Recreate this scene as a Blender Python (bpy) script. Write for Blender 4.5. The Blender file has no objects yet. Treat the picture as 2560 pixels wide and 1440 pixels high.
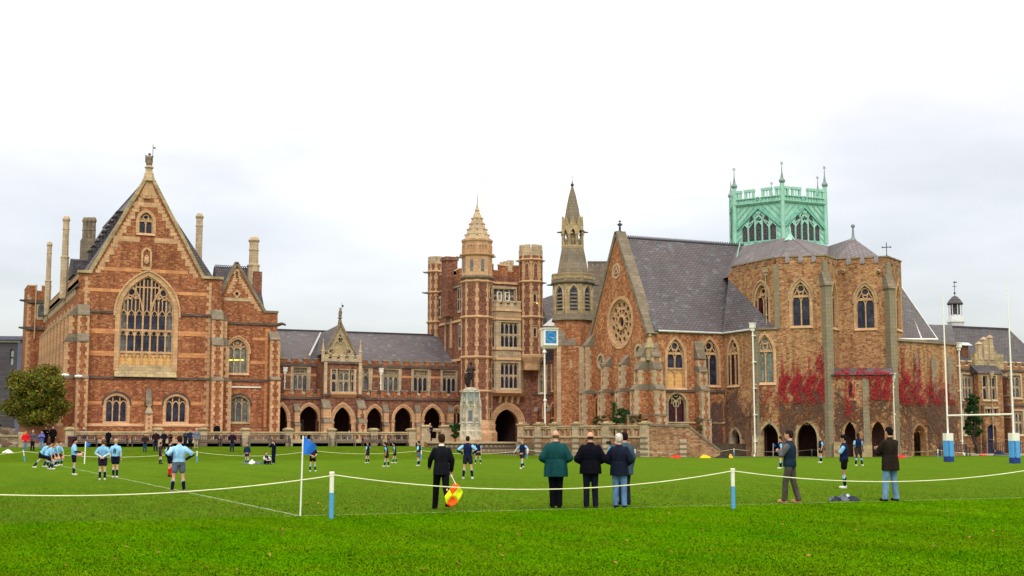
import bpy, math, random
import numpy as np
from math import sin, cos, radians, pi, sqrt, atan, hypot
from mathutils import Vector, Matrix
from mathutils.geometry import tessellate_polygon
random.seed(7); rng = np.random.RandomState(7)
scene = bpy.context.scene
COL = scene.collection
# ------------------------------------------------------------------ camera
# World axes follow the building grid: X runs along the hall and cloister fronts, Y away from the field.
FOC, CX, CY = 3280.0, 1280.0, 720.0
TH = radians(24.3)                 # camera heading, clockwise from +Y
PITCH = atan(373 / FOC)
EYE = 1.6
cam_d = bpy.data.cameras.new('camera'); cam = bpy.data.objects.new('camera', cam_d); COL.objects.link(cam)
cam.location = (0, 0, EYE); cam.rotation_euler = (pi/2 + PITCH, 0, -TH)
cam_d.sensor_width = 36; cam_d.lens = 36 * FOC / 2560; cam_d.clip_start = .1; cam_d.clip_end = 5000
scene.camera = cam
# ------------------------------------------------------------------ view + light
scene.view_settings.view_transform = 'Standard'; scene.view_settings.look = 'None'
scene.view_settings.exposure = 0.0; scene.view_settings.gamma = 1; scene.view_settings.use_curve_mapping = False
W = bpy.data.worlds.new("World"); scene.world = W; W.use_nodes = True
nt = W.node_tree; nt.nodes.clear(); N = nt.nodes.new; L = nt.links.new
out = N('ShaderNodeOutputWorld'); add = N('ShaderNodeAddShader'); L(add.outputs[0], out.inputs[0])
sky = N('ShaderNodeTexSky'); sky.sky_type = 'NISHITA'; sky.sun_disc = False
sky.sun_elevation = radians(38); sky.sun_rotation = radians(203)
b1 = N('ShaderNodeBackground'); b1.inputs[1].default_value = .05; L(sky.outputs[0], b1.inputs[0]); L(b1.outputs[0], add.inputs[0])
# overcast cloud deck: brighter towards the zenith, softly mottled
tc = N('ShaderNodeTexCoord'); sp = N('ShaderNodeSeparateXYZ'); L(tc.outputs['Generated'], sp.inputs[0])
def M_(op, a, b=None, c=None):
    n = N('ShaderNodeMath'); n.operation = op
    for i, v in enumerate((a, b, c)):
        if v is None: continue
        if hasattr(v, 'links'): L(v, n.inputs[i])
        else: n.inputs[i].default_value = v
    return n.outputs[0]
zc = M_('MAXIMUM', sp.outputs[2], 0.0)
dv = M_('ADD', zc, .16)
cb = N('ShaderNodeCombineXYZ'); L(M_('DIVIDE', sp.outputs[0], dv), cb.inputs[0]); L(M_('DIVIDE', sp.outputs[1], dv), cb.inputs[1])
nz = N('ShaderNodeTexNoise'); nz.inputs['Scale'].default_value = 1.2; nz.inputs['Detail'].default_value = 6; nz.inputs['Roughness'].default_value = .5
L(cb.outputs[0], nz.inputs['Vector'])
nz2 = N('ShaderNodeTexNoise'); nz2.inputs['Scale'].default_value = .35; nz2.inputs['Detail'].default_value = 2; L(cb.outputs[0], nz2.inputs['Vector'])
grad = M_('ADD', M_('MULTIPLY', zc, 2.1), .30)
m1 = M_('MULTIPLY', M_('SUBTRACT', nz.outputs[0], .5), 1.0)
m2 = M_('MULTIPLY', M_('SUBTRACT', nz2.outputs[0], .5), .9)
# thinner cloud towards the middle of the view: brighter there, greyer to either side
_az = TH_ = radians(24.3-1); _v = (sin(_az)*cos(radians(20)), cos(_az)*cos(radians(20)), sin(radians(20)))
dt = M_('ADD', M_('ADD', M_('MULTIPLY', sp.outputs[0], _v[0]), M_('MULTIPLY', sp.outputs[1], _v[1])), M_('MULTIPLY', sp.outputs[2], _v[2]))
glow = M_('POWER', M_('MAXIMUM', dt, 0.001), 26.0)
grad = M_('ADD', grad, M_('MULTIPLY', glow, .16))
stren = M_('MULTIPLY', grad, M_('ADD', M_('ADD', m1, m2), 1.03))
tint = N('ShaderNodeMix'); tint.data_type = 'RGBA'
cl = N('ShaderNodeMapRange'); L(stren, cl.inputs[0]); cl.inputs[1].default_value = .72; cl.inputs[2].default_value = 1.15
L(cl.outputs[0], tint.inputs[0]); tint.inputs[6].default_value = (1.0, .945, .925, 1); tint.inputs[7].default_value = (1.12, 1.03, .81, 1)
b2 = N('ShaderNodeBackground'); L(tint.outputs[2], b2.inputs[0]); L(stren, b2.inputs[1]); L(b2.outputs[0], add.inputs[1])
sd = bpy.data.lights.new('sun', 'SUN'); sd.energy = 1.0; sd.angle = radians(14); sd.color = (1, .95, .86)
so = bpy.data.objects.new('sun', sd); COL.objects.link(so)
# sky texture sun_rotation 203deg -> sun behind the camera, a little left
_a = radians(203); _e = radians(38)
_sd = Vector((sin(_a)*cos(_e), cos(_a)*cos(_e), sin(_e)))
so.rotation_euler = _sd.to_track_quat('Z', 'Y').to_euler()

# ------------------------------------------------------------------ pixel helpers (photo measurements -> metres)
cP, sP, cT, sT = cos(PITCH), sin(PITCH), cos(TH), sin(TH)
def ray(px, py):
    x = (px-CX)/FOC; z = (CY-py)/FOC
    y2 = cP - sP*z; z2 = sP + cP*z
    return (x*cT + y2*sT, -x*sT + y2*cT, z2, y2)
def c2w(cx, cy): return (cx*cT + cy*sT, -cx*sT + cy*cT)
def pd(px, d):                       # ground point seen at column px and depth d
    return c2w((px-CX)/FOC*d*1.0065, d)
def zat(py, d): return EYE + (1093-py)/FOC*d
SM = lambda t: 0 if t <= 0 else 1 if t >= 1 else t*t*(3-2*t)
def gz(x, y):
    """height of the grass: flat pitch, a low bank in front of the terrace"""
    if y < 88: return 0.0
    b = .82*SM((y-90)/19.0)
    return b*(1-SM((x-39)/9.0))
def ghit(px, py):
    r = ray(px, py); t = .5
    for i in range(4000):
        t += .05
        if EYE + r[2]*t <= gz(r[0]*t, r[1]*t): break
    return (r[0]*t, r[1]*t, gz(r[0]*t, r[1]*t)), r[3]*t

class Fr:
    """wall frame: s along the wall, z up, d outwards"""
    def __init__(f, o, ang, d=0):
        a = radians(ang); f.a = a; f.dir = (cos(a), sin(a)); f.n = (sin(a), -cos(a))
        f.o = (o[0]+f.n[0]*d, o[1]+f.n[1]*d); f.ang = ang
    def P(f, s, z, d=0): return (f.o[0]+f.dir[0]*s+f.n[0]*d, f.o[1]+f.dir[1]*s+f.n[1]*d, z)
    def at(f, px, py, d=0):
        r = ray(px, py); ox, oy = f.o[0]+f.n[0]*d, f.o[1]+f.n[1]*d
        k = r[0]*f.n[0]+r[1]*f.n[1]; t = (ox*f.n[0]+oy*f.n[1])/k
        x, y = r[0]*t, r[1]*t
        return ((x-ox)*f.dir[0]+(y-oy)*f.dir[1], EYE+r[2]*t)
    def S(f, px, py=1000, d=0): return f.at(px, py, d)[0]
    def Z(f, px, py, d=0): return f.at(px, py, d)[1]
    def off(f, d): return Fr(f.o, f.ang, d)

# ------------------------------------------------------------------ mesh builder
class MB:
    def __init__(m): m.v = []; m.f = []; m.mi = []
    def add(m, vs, fs, mi=0):
        b = len(m.v); m.v += [tuple(v) for v in vs]
        for f in fs: m.f.append([b+i for i in f]); m.mi.append(mi)
    def hexa(m, p, mi=0):            # 8 points: bottom 4 ccw, top 4 ccw
        m.add(p, [(3,2,1,0),(4,5,6,7),(0,1,5,4),(1,2,6,5),(2,3,7,6),(3,0,4,7)], mi)
    def box(m, x0,x1,y0,y1,z0,z1, mi=0):
        m.hexa([(x0,y0,z0),(x1,y0,z0),(x1,y1,z0),(x0,y1,z0),(x0,y0,z1),(x1,y0,z1),(x1,y1,z1),(x0,y1,z1)], mi)
    def fb(m, w, s0,s1,z0,z1,d0,d1, mi=0):
        m.hexa([w.P(s0,z0,d1),w.P(s1,z0,d1),w.P(s1,z0,d0),w.P(s0,z0,d0),w.P(s0,z1,d1),w.P(s1,z1,d1),w.P(s1,z1,d0),w.P(s0,z1,d0)], mi)
    def fslope(m, w, s0,s1,z0,z1,d0,dbot,dtop, mi=0):  # top edge further back
        m.hexa([w.P(s0,z0,dbot),w.P(s1,z0,dbot),w.P(s1,z0,d0),w.P(s0,z0,d0),w.P(s0,z1,dtop),w.P(s1,z1,dtop),w.P(s1,z1,d0),w.P(s0,z1,d0)], mi)
    def prism(m, w, poly, d0, d1, holes=(), mi=0, back=True):
        loops = [list(poly)]+[list(h) for h in holes]
        pts = [p for l in loops for p in l]
        tr = tessellate_polygon([[Vector((p[0],p[1],0)) for p in l] for l in loops])
        fs = []
        for a,b,c in tr:
            A,B,C_ = pts[a],pts[b],pts[c]
            cr = (B[0]-A[0])*(C_[1]-A[1])-(B[1]-A[1])*(C_[0]-A[0])
            if abs(cr) < 1e-9: continue
            fs.append((a,b,c) if cr > 0 else (a,c,b))
        m.add([w.P(p[0],p[1],d1) for p in pts], fs, mi)
        if back: m.add([w.P(p[0],p[1],d0) for p in pts], [f[::-1] for f in fs], mi)
        for li, l in enumerate(loops):
            n = len(l); ar = sum(l[i][0]*l[(i+1)%n][1]-l[(i+1)%n][0]*l[i][1] for i in range(n))
            flip = (ar < 0) != (li > 0)
            vs = [w.P(p[0],p[1],d1) for p in l]+[w.P(p[0],p[1],d0) for p in l]
            for i in range(n):
                j = (i+1)%n; q = [i, i+n, j+n, j]
                m.add([vs[k] for k in q], [(3,2,1,0) if flip else (0,1,2,3)], mi)
    def bar(m, w, pts, wd, d0, d1, closed=False, mi=0):
        n = len(pts); L_, R_ = [], []
        for i in range(n):
            a = pts[(i-1)%n] if (closed or i>0) else pts[i]; b = pts[(i+1)%n] if (closed or i<n-1) else pts[i]
            tx, tz = b[0]-a[0], b[1]-a[1]; l = hypot(tx,tz) or 1; nx, nz_ = -tz/l, tx/l
            k = 1.0
            if (closed or 0<i<n-1):
                ux, uz = pts[i][0]-a[0], pts[i][1]-a[1]; lu = hypot(ux,uz) or 1
                k = 1/max(.5, abs(ux*tx+uz*tz)/(lu*l))
            L_.append((pts[i][0]+nx*wd/2*k, pts[i][1]+nz_*wd/2*k)); R_.append((pts[i][0]-nx*wd/2*k, pts[i][1]-nz_*wd/2*k))
        rng_ = range(n if closed else n-1)
        for i in rng_:
            j = (i+1)%n
            m.hexa([w.P(*R_[i],d1),w.P(*R_[j],d1),w.P(*R_[j],d0),w.P(*R_[i],d0),w.P(*L_[i],d1),w.P(*L_[j],d1),w.P(*L_[j],d0),w.P(*L_[i],d0)], mi)
    def loft(m, rings, mi=0, caps=True):
        n = len(rings[0])
        for a, b in zip(rings, rings[1:]):
            m.add(list(a)+list(b), [(i,(i+1)%n,n+(i+1)%n,n+i) for i in range(n)], mi)
        if caps:
            m.add(rings[0], [tuple(range(n))[::-1]], mi); m.add(rings[-1], [tuple(range(n))], mi)
    def turret(m, cx, cy, prof, n=8, rot=None, mi=0):   # prof: (r,z) with r = across-corners radius
        rot = pi/n if rot is None else rot
        m.loft([[(cx+max(r,.004)*cos(rot+2*pi*i/n), cy+max(r,.004)*sin(rot+2*pi*i/n), z) for i in range(n)] for r, z in prof], mi)
    def tube(m, pts, rad, n=6, mi=0):
        rs = rad if isinstance(rad, (list,tuple)) else [rad]*len(pts)
        rings = []
        for i, p in enumerate(pts):
            a = Vector(pts[max(i-1,0)]); b = Vector(pts[min(i+1,len(pts)-1)]); t = (b-a).normalized()
            up = Vector((0,0,1)) if abs(t.z) < .9 else Vector((1,0,0))
            x = t.cross(up).normalized(); y = x.cross(t)
            rings.append([tuple(Vector(p)+x*rs[i]*cos(2*pi*k/n)+y*rs[i]*sin(2*pi*k/n)) for k in range(n)])
        m.loft(rings, mi)
    def ball(m, c, r, nu=10, nv=6, mi=0):
        r = r if isinstance(r, (list,tuple)) else (r,r,r)
        rings = []
        for j in range(nv+1):
            ph = -pi/2+pi*j/nv; k = max(cos(ph), .02)
            rings.append([(c[0]+r[0]*k*cos(2*pi*i/nu), c[1]+r[1]*k*sin(2*pi*i/nu), c[2]+r[2]*sin(ph)) for i in range(nu)])
        m.loft(rings, mi)
    def mesh(m, name, mats, origin=(0,0,0), smooth=False):
        me = bpy.data.meshes.new(name)
        ox, oy, oz = origin
        me.from_pydata([(x-ox,y-oy,z-oz) for x,y,z in m.v], [], m.f)
        mats = mats if isinstance(mats, (list,tuple)) else [mats]
        for k in mats: me.materials.append(k)
        if len(mats) > 1: me.polygons.foreach_set('material_index', m.mi)
        n = len(me.loops); np_ = len(me.polygons)
        if np_:
            nor = np.zeros(np_*3, 'f'); me.polygons.foreach_get('normal', nor); nor = nor.reshape(-1,3)
            tot = np.zeros(np_, 'i'); me.polygons.foreach_get('loop_total', tot)
            vi = np.zeros(n, 'i'); me.loops.foreach_get('vertex_index', vi)
            co = np.zeros(len(me.vertices)*3, 'f'); me.vertices.foreach_get('co', co); co = co.reshape(-1,3)[vi]
            nn = np.repeat(nor, tot, axis=0)
            t = np.stack([-nn[:,1], nn[:,0], np.zeros(n)], 1); lt = np.linalg.norm(t, axis=1)
            flat = lt < .05; t[flat] = (1,0,0); lt[flat] = 1; t /= lt[:,None]
            b = np.cross(nn, t)
            uv = np.stack([(co*t).sum(1), (co*b).sum(1)], 1).astype('f')
            lay = me.uv_layers.new(name='UVMap'); lay.data.foreach_set('uv', uv.ravel())
        if smooth: me.polygons.foreach_set('use_smooth', [True]*np_)
        return me

def link(name, data, parent=None, loc=(0,0,0), rz=0):
    o = bpy.data.objects.new(name, data); COL.objects.link(o); o.location = loc; o.rotation_euler = (0,0,rz)
    if parent is not None: o.parent = parent
    return o
def thing(name, label, cat, loc=(0,0,0), rz=0, group=None):
    o = link(name, None, None, loc, rz); o['label'] = label; o['category'] = cat; o.empty_display_size = .3
    if group: o['group'] = group
    return o
def part(name, mb, mat, parent, world=True, smooth=False, label=None, kind=None):
    """a mesh under parent; vertices are given in world coordinates unless world=False"""
    org = (0,0,0)
    if world and parent is not None:
        p = parent
        org = [0,0,0]
        while p is not None:
            org = [org[i]+p.location[i] for i in range(3)]; p = p.parent
    o = link(name, mb.mesh(name, mat, org, smooth), parent)
    if label: o['label'] = label
    if kind: o['kind'] = kind
    return o
def tag(o, label, cat, group=None):
    o['label'] = label; o['category'] = cat
    if group: o['group'] = group
    return o
def struct(name, mb, mat, smooth=False, kind='structure'):
    o = link(name, mb.mesh(name, mat, (0,0,0), smooth)); o['kind'] = kind; return o

# ------------------------------------------------------------------ materials
def lin(r, g, b):
    f = lambda c: (c/255/12.92) if c/255 <= .04045 else ((c/255+.055)/1.055)**2.4
    return (f(r), f(g), f(b), 1)
def new_mat(name):
    m = bpy.data.materials.new(name); m.use_nodes = True; t = m.node_tree
    return m, t, t.nodes['Principled BSDF']
def ramp(t, fac, stops, interp='LINEAR'):
    r = t.nodes.new('ShaderNodeValToRGB'); r.color_ramp.interpolation = interp
    e = r.color_ramp.elements
    while len(e) < len(stops): e.new(.5)
    for i, (p, c) in enumerate(stops): e[i].position = p; e[i].color = c if len(c) == 4 else (*c, 1)
    t.links.new(fac, r.inputs[0]); return r.outputs[0]
def mixc(t, fac, a, b, mode='MIX'):
    n = t.nodes.new('ShaderNodeMix'); n.data_type = 'RGBA'; n.blend_type = mode
    for i, v in ((0,fac),(6,a),(7,b)):
        if hasattr(v, 'links'): t.links.new(v, n.inputs[i])
        else: n.inputs[i].default_value = v
    return n.outputs[2]
def mapping(t, scale, src='UV', rot=0):
    c = t.nodes.new('ShaderNodeTexCoord'); mp = t.nodes.new('ShaderNodeMapping'); mp.inputs['Scale'].default_value = scale
    mp.inputs['Rotation'].default_value = (0,0,rot)
    t.links.new(c.outputs[src], mp.inputs[0]); return mp.outputs[0]
def noise(t, vec, sc, det=3, rough=.55):
    n = t.nodes.new('ShaderNodeTexNoise'); n.inputs['Scale'].default_value = sc; n.inputs['Detail'].default_value = det; n.inputs['Roughness'].default_value = rough
    t.links.new(vec, n.inputs['Vector']); return n.outputs[0]
def M2(t, op, a, b):
    n = t.nodes.new('ShaderNodeMath'); n.operation = op; t.links.new(a, n.inputs[0]); n.inputs[1].default_value = b; return n.outputs[0]
def bump(t, bs, h, st=.4, dist=.03):
    b = t.nodes.new('ShaderNodeBump'); b.inputs['Strength'].default_value = st; b.inputs['Distance'].default_value = dist
    t.links.new(h, b.inputs['Height']); t.links.new(b.outputs[0], bs.inputs['Normal'])
def plain(name, col, rough=.8, var=.18, sc=3.0, spec=.3, metal=0):
    m, t, b = new_mat(name)
    n = noise(t, mapping(t, (1,1,1), 'Object'), sc, 4)
    lo = tuple(c*(1-var) for c in col[:3])+(1,); hi = tuple(min(1,c*(1+var)) for c in col[:3])+(1,)
    t.links.new(ramp(t, n, [(.3,lo),(.7,hi)]), b.inputs['Base Color'])
    b.inputs['Roughness'].default_value = rough; b.inputs['Specular IOR Level'].default_value = spec; b.inputs['Metallic'].default_value = metal
    return m
def rubble(name, cols, mortar, scale=(2.3,5.2), stain=(.55,.5,.42), stain_amt=.35, mort_w=.05):
    """coursed rubble: every stone its own tone, paler joints, broad weather staining"""
    m, t, b = new_mat(name)
    uv = mapping(t, (scale[0], scale[1], 1))
    wob = t.nodes.new('ShaderNodeTexNoise'); wob.inputs['Scale'].default_value = 1.3; t.links.new(uv, wob.inputs['Vector'])
    vm = t.nodes.new('ShaderNodeVectorMath'); vm.operation = 'MULTIPLY_ADD'; vm.inputs[1].default_value = (.5,.25,0)
    t.links.new(wob.outputs['Color'], vm.inputs[0]); t.links.new(uv, vm.inputs[2])
    v = t.nodes.new('ShaderNodeTexVoronoi'); v.voronoi_dimensions = '2D'; v.inputs['Scale'].default_value = 1; v.inputs['Randomness'].default_value = .8
    t.links.new(vm.outputs[0], v.inputs['Vector'])
    s = t.nodes.new('ShaderNodeSeparateColor'); t.links.new(v.outputs['Color'], s.inputs[0])
    n = len(cols); c = ramp(t, s.outputs[0], [(i/n, col) for i, col in enumerate(cols)], 'CONSTANT')
    e = t.nodes.new('ShaderNodeTexVoronoi'); e.voronoi_dimensions = '2D'; e.feature = 'DISTANCE_TO_EDGE'; e.inputs['Scale'].default_value = 1; e.inputs['Randomness'].default_value = .8
    t.links.new(vm.outputs[0], e.inputs['Vector'])
    ed = ramp(t, e.outputs['Distance'], [(mort_w*.4,(1,1,1)),(mort_w,(0,0,0))])
    c = mixc(t, ed, c, mortar)
    fine = noise(t, mapping(t, (5,11,1)), 1.6, 4, .7); c = mixc(t, .85, c, ramp(t, fine, [(.3,(.5,.46,.46)),(.7,(1.42,1.46,1.48))]), 'MULTIPLY')
    wc = mapping(t, (1,1,1), 'UV')
    big = noise(t, wc, .45, 5, .6)
    c = mixc(t, ramp(t, big, [(.42,(0,0,0)),(.7,(stain_amt,)*3)]), c, (*stain, 1), 'MULTIPLY')
    tone = noise(t, wc, .9, 3)
    c = mixc(t, .7, c, ramp(t, tone, [(.3,(.78,.72,.7)),(.7,(1.12,1.1,1.05))]), 'MULTIPLY')
    streak = noise(t, mapping(t, (1.5,.16,1)), 1.0, 4, .7); c = mixc(t, .75, c, ramp(t, streak, [(.34,(.58,.54,.52)),(.55,(1.03,1.03,1.03))]), 'MULTIPLY')
    t.links.new(c, b.inputs['Base Color']); b.inputs['Roughness'].default_value = .92; b.inputs['Specular IOR Level'].default_value = .15
    bump(t, b, e.outputs['Distance'], .7, .05)
    return m
def ashlar(name, col, var=.2, dark=(.35,.33,.3), amt=.45, bw=.6, bh=.32):
    m, t, b = new_mat(name)
    uv = mapping(t, (1,1,1))
    k = t.nodes.new('ShaderNodeTexBrick'); t.links.new(uv, k.inputs['Vector']); k.inputs['Scale'].default_value = 1
    k.inputs['Brick Width'].default_value = bw; k.inputs['Row Height'].default_value = bh; k.inputs['Mortar Size'].default_value = .014
    c0 = col[:3]; k.inputs['Color1'].default_value = tuple(x*(1-var) for x in c0)+(1,); k.inputs['Color2'].default_value = tuple(min(1,x*(1+var)) for x in c0)+(1,)
    k.inputs['Mortar'].default_value = tuple(x*.6 for x in c0)+(1,)
    big = noise(t, uv, .8, 6, .65)
    c = mixc(t, ramp(t, big, [(.45,(0,0,0)),(.72,(amt,)*3)]), k.outputs[0], (*dark,1))
    fine = noise(t, uv, 9, 3)
    c = mixc(t, .5, c, ramp(t, fine, [(.3,(.8,.8,.8)),(.7,(1.15,1.15,1.15))]), 'MULTIPLY')
    t.links.new(c, b.inputs['Base Color']); b.inputs['Roughness'].default_value = .9; b.inputs['Specular IOR Level'].default_value = .15
    bump(t, b, fine, .3, .02); return m
def slate(name, a, b_, c_, row=.26, spec=.25):
    m, t, b = new_mat(name)
    uv = mapping(t, (1,1,1))
    k = t.nodes.new('ShaderNodeTexBrick'); t.links.new(uv, k.inputs['Vector']); k.inputs['Scale'].default_value = 1
    k.inputs['Brick Width'].default_value = .42; k.inputs['Row Height'].default_value = row; k.inputs['Mortar Size'].default_value = .03
    k.inputs['Color1'].default_value = a; k.inputs['Color2'].default_value = b_; k.inputs['Mortar'].default_value = tuple(x*.45 for x in a[:3])+(1,)
    v = t.nodes.new('ShaderNodeTexVoronoi'); v.voronoi_dimensions = '2D'; v.inputs['Scale'].default_value = 1
    t.links.new(mapping(t, (2.6,3.9,1)), v.inputs['Vector'])
    s = t.nodes.new('ShaderNodeSeparateColor'); t.links.new(v.outputs['Color'], s.inputs[0])
    c = mixc(t, ramp(t, s.outputs[0], [(0,(0,0,0)),(.88,(.04,)*3),(.97,(.42,)*3)], 'LINEAR'), k.outputs[0], c_)
    big = noise(t, uv, .5, 5)
    c = mixc(t, .8, c, ramp(t, big, [(.3,(.72,.74,.74)),(.7,(1.2,1.15,1.15))]), 'MULTIPLY')
    pur = noise(t, uv, 1.6, 4)
    c = mixc(t, ramp(t, pur, [(.45,(0,0,0)),(.65,(.4,)*3)]), c, (.115,.075,.085,1))
    t.links.new(c, b.inputs['Base Color']); b.inputs['Roughness'].default_value = .6; b.inputs['Specular IOR Level'].default_value = spec
    bump(t, b, k.outputs['Fac'], .5, .02); return m
def glassm(name, a, b_, sc=1.2, rough=.18, lead=.22):
    m, t, b = new_mat(name)
    uv = mapping(t, (1,1,1))
    n = noise(t, uv, sc, 2)
    c = ramp(t, n, [(.35,a),(.65,b_)])
    k = t.nodes.new('ShaderNodeTexBrick'); t.links.new(uv, k.inputs['Vector']); k.inputs['Scale'].default_value = 1; k.offset = 0
    k.inputs['Brick Width'].default_value = lead; k.inputs['Row Height'].default_value = lead*1.5; k.inputs['Mortar Size'].default_value = .012
    k.inputs['Color1'].default_value = (.75,.75,.75,1); k.inputs['Color2'].default_value = (1.3,1.3,1.3,1); k.inputs['Mortar'].default_value = (.5,.5,.5,1)
    c = mixc(t, 1, c, k.outputs[0], 'MULTIPLY')
    t.links.new(c, b.inputs['Base Color']); b.inputs['Roughness'].default_value = rough; b.inputs['Specular IOR Level'].default_value = .28
    bump(t, b, n, .3, .05); return m

RED = [(.29,.10,.055,1),(.36,.135,.07,1),(.23,.078,.05,1),(.42,.18,.09,1),(.31,.11,.06,1),(.27,.09,.06,1),(.46,.23,.13,1),(.33,.12,.065,1)]
TAN = [(.33,.18,.085,1),(.39,.22,.105,1),(.27,.125,.065,1),(.44,.27,.14,1),(.32,.16,.075,1),(.36,.185,.09,1),(.20,.09,.06,1),(.41,.24,.12,1),(.29,.115,.065,1),(.34,.20,.12,1)]
ORG = [(.36,.155,.075,1),(.31,.12,.06,1),(.41,.20,.10,1),(.25,.09,.05,1),(.46,.27,.15,1),(.34,.14,.07,1)]
TAN = [(r*1.22,g*1.25,b*1.35,1) for r,g,b,_ in TAN]; RED = [(r*1.0,g*1.04,b*1.0,1) for r,g,b,_ in RED]; ORG = [(r*1.15,g*1.1,b*1.1,1) for r,g,b,_ in ORG]
MAT = {}
MAT['red'] = rubble('red_sandstone_rubble', RED, (.42,.20,.11,1), (4.0,8.6))
MAT['org'] = rubble('orange_sandstone_rubble', ORG, (.5,.3,.17,1), (4.4,8.0))
MAT['tan'] = rubble('tan_stone_rubble', TAN, (.46,.3,.17,1), (4.2,8.6))
MAT['redd'] = rubble('brown_red_rubble', [(.21,.085,.06,1),(.27,.12,.08,1),(.17,.065,.055,1),(.31,.155,.10,1),(.23,.10,.075,1)], (.27,.17,.12,1), (3.6,7.5))
MAT['tand'] = rubble('dull_tan_rubble', [(.36,.20,.09,1),(.30,.15,.08,1),(.40,.25,.12,1),(.25,.11,.07,1)], (.38,.26,.15,1), (3.5,7))
MAT['wall'] = rubble('garden_wall_rubble', [(.40,.22,.12,1),(.33,.17,.10,1),(.46,.30,.19,1),(.28,.14,.09,1),(.42,.26,.16,1)], (.42,.3,.2,1), (3,7), (.4,.4,.36), .6)
MAT['bast'] = rubble('lichened_stone_courses', [(.20,.14,.11,1),(.28,.20,.15,1),(.15,.11,.09,1),(.34,.27,.2,1),(.22,.12,.09,1),(.5,.46,.36,1)], (.2,.15,.12,1), (1.6,5), (.5,.5,.45), .5)
MAT['cream'] = ashlar('cream_dressed_stone', (.55,.34,.20), .16, (.30,.20,.14), .5)
MAT['pale'] = ashlar('pale_dressed_stone', (.50,.385,.265), .14, (.22,.19,.15), .65)
MAT['orange'] = ashlar('orange_ashlar', (.58,.27,.125), .16, (.36,.15,.08), .5)
MAT['buff'] = ashlar('ochre_blind_panels', (.72,.43,.17), .1, (.6,.27,.08), .5)
MAT['grey'] = ashlar('grey_weathered_stone', (.22,.18,.14), .2, (.09,.085,.075), .6)
MAT['grime'] = ashlar('lichened_cream_stone', (.42,.32,.19), .2, (.13,.12,.09), .8)
MAT['dark'] = ashlar('blackened_string_course', (.10,.075,.065), .3, (.05,.045,.05), .5)
MAT['green'] = ashlar('green_stained_buttress_stone', (.27,.225,.165), .06, (.16,.155,.12), .7)
MAT['slate'] = slate('purple_grey_slate', (.098,.092,.112,1), (.135,.122,.148,1), (.19,.22,.28,1), .21)
MAT['slate2'] = slate('pale_purple_slate', (.15,.138,.165,1), (.18,.165,.195,1), (.22,.22,.26,1), .26)
MAT['slate3'] = slate('dark_slate', (.05,.05,.065,1), (.085,.08,.1,1), (.12,.13,.16,1))
MAT['lead'] = plain('pale_lead_flashing', (.55,.56,.6), .5, .12)
MAT['seam'] = plain('shadowed_copper_seam', (.17,.44,.37), .7, .15)
MAT['glass'] = glassm('dark_leaded_glass', (.012,.014,.035,1), (.045,.05,.085,1))
MAT['glass2'] = glassm('grey_leaded_glass', (.08,.085,.10,1), (.17,.175,.19,1))
MAT['glass3'] = glassm('green_grey_glass', (.13,.16,.15,1), (.22,.24,.22,1))
MAT['glassr'] = glassm('wine_dark_glass', (.03,.006,.012,1), (.06,.012,.03,1))
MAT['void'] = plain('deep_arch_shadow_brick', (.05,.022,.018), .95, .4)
MAT['bluedoor'] = plain('dark_blue_door_paint', (.02,.02,.07), .5, .2)
MAT['white'] = plain('white_paint', (.8,.8,.78), .5, .04)
MAT['iron'] = plain('dark_iron', (.05,.045,.06), .5, .2)
MAT['copperd'] = plain('grey_green_lead', (.2,.27,.29), .6, .15)
MAT['wood'] = plain('weathered_bench_wood', (.075,.05,.055), .8, .35, 8)
MAT['wood2'] = plain('grey_bench_wood', (.17,.14,.12), .85, .3, 8)
MAT['bronze'] = plain('brown_bronze', (.028,.016,.016), .55, .4, 5, .3)
m, t, b = new_mat('verdigris_panels'); uv = mapping(t, (1,1,1))
n_ = noise(t, uv, 1.1, 5); c_ = ramp(t, n_, [(.3,(.24,.50,.42,1)),(.55,(.32,.60,.52,1)),(.75,(.40,.67,.59,1))])
st = noise(t, mapping(t, (3,.35,1)), 1.5, 4); c_ = mixc(t, ramp(t, st, [(.45,(0,0,0)),(.7,(.6,)*3)]), c_, (.13,.31,.27,1))
t.links.new(c_, b.inputs['Base Color']); b.inputs['Roughness'].default_value = .75; MAT['copper'] = m
# stained pale marble of the memorial
m, t, b = new_mat('stained_memorial_stone'); uv = mapping(t, (1,1,1))
c_ = ramp(t, noise(t, uv, .9, 6, .7), [(.36,(.60,.54,.43,1)),(.48,(.46,.42,.34,1)),(.56,(.2,.19,.18,1)),(.64,(.24,.40,.34,1)),(.75,(.07,.07,.08,1))])
t.links.new(c_, b.inputs['Base Color']); b.inputs['Roughness'].default_value = .8; MAT['memorial'] = m
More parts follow.
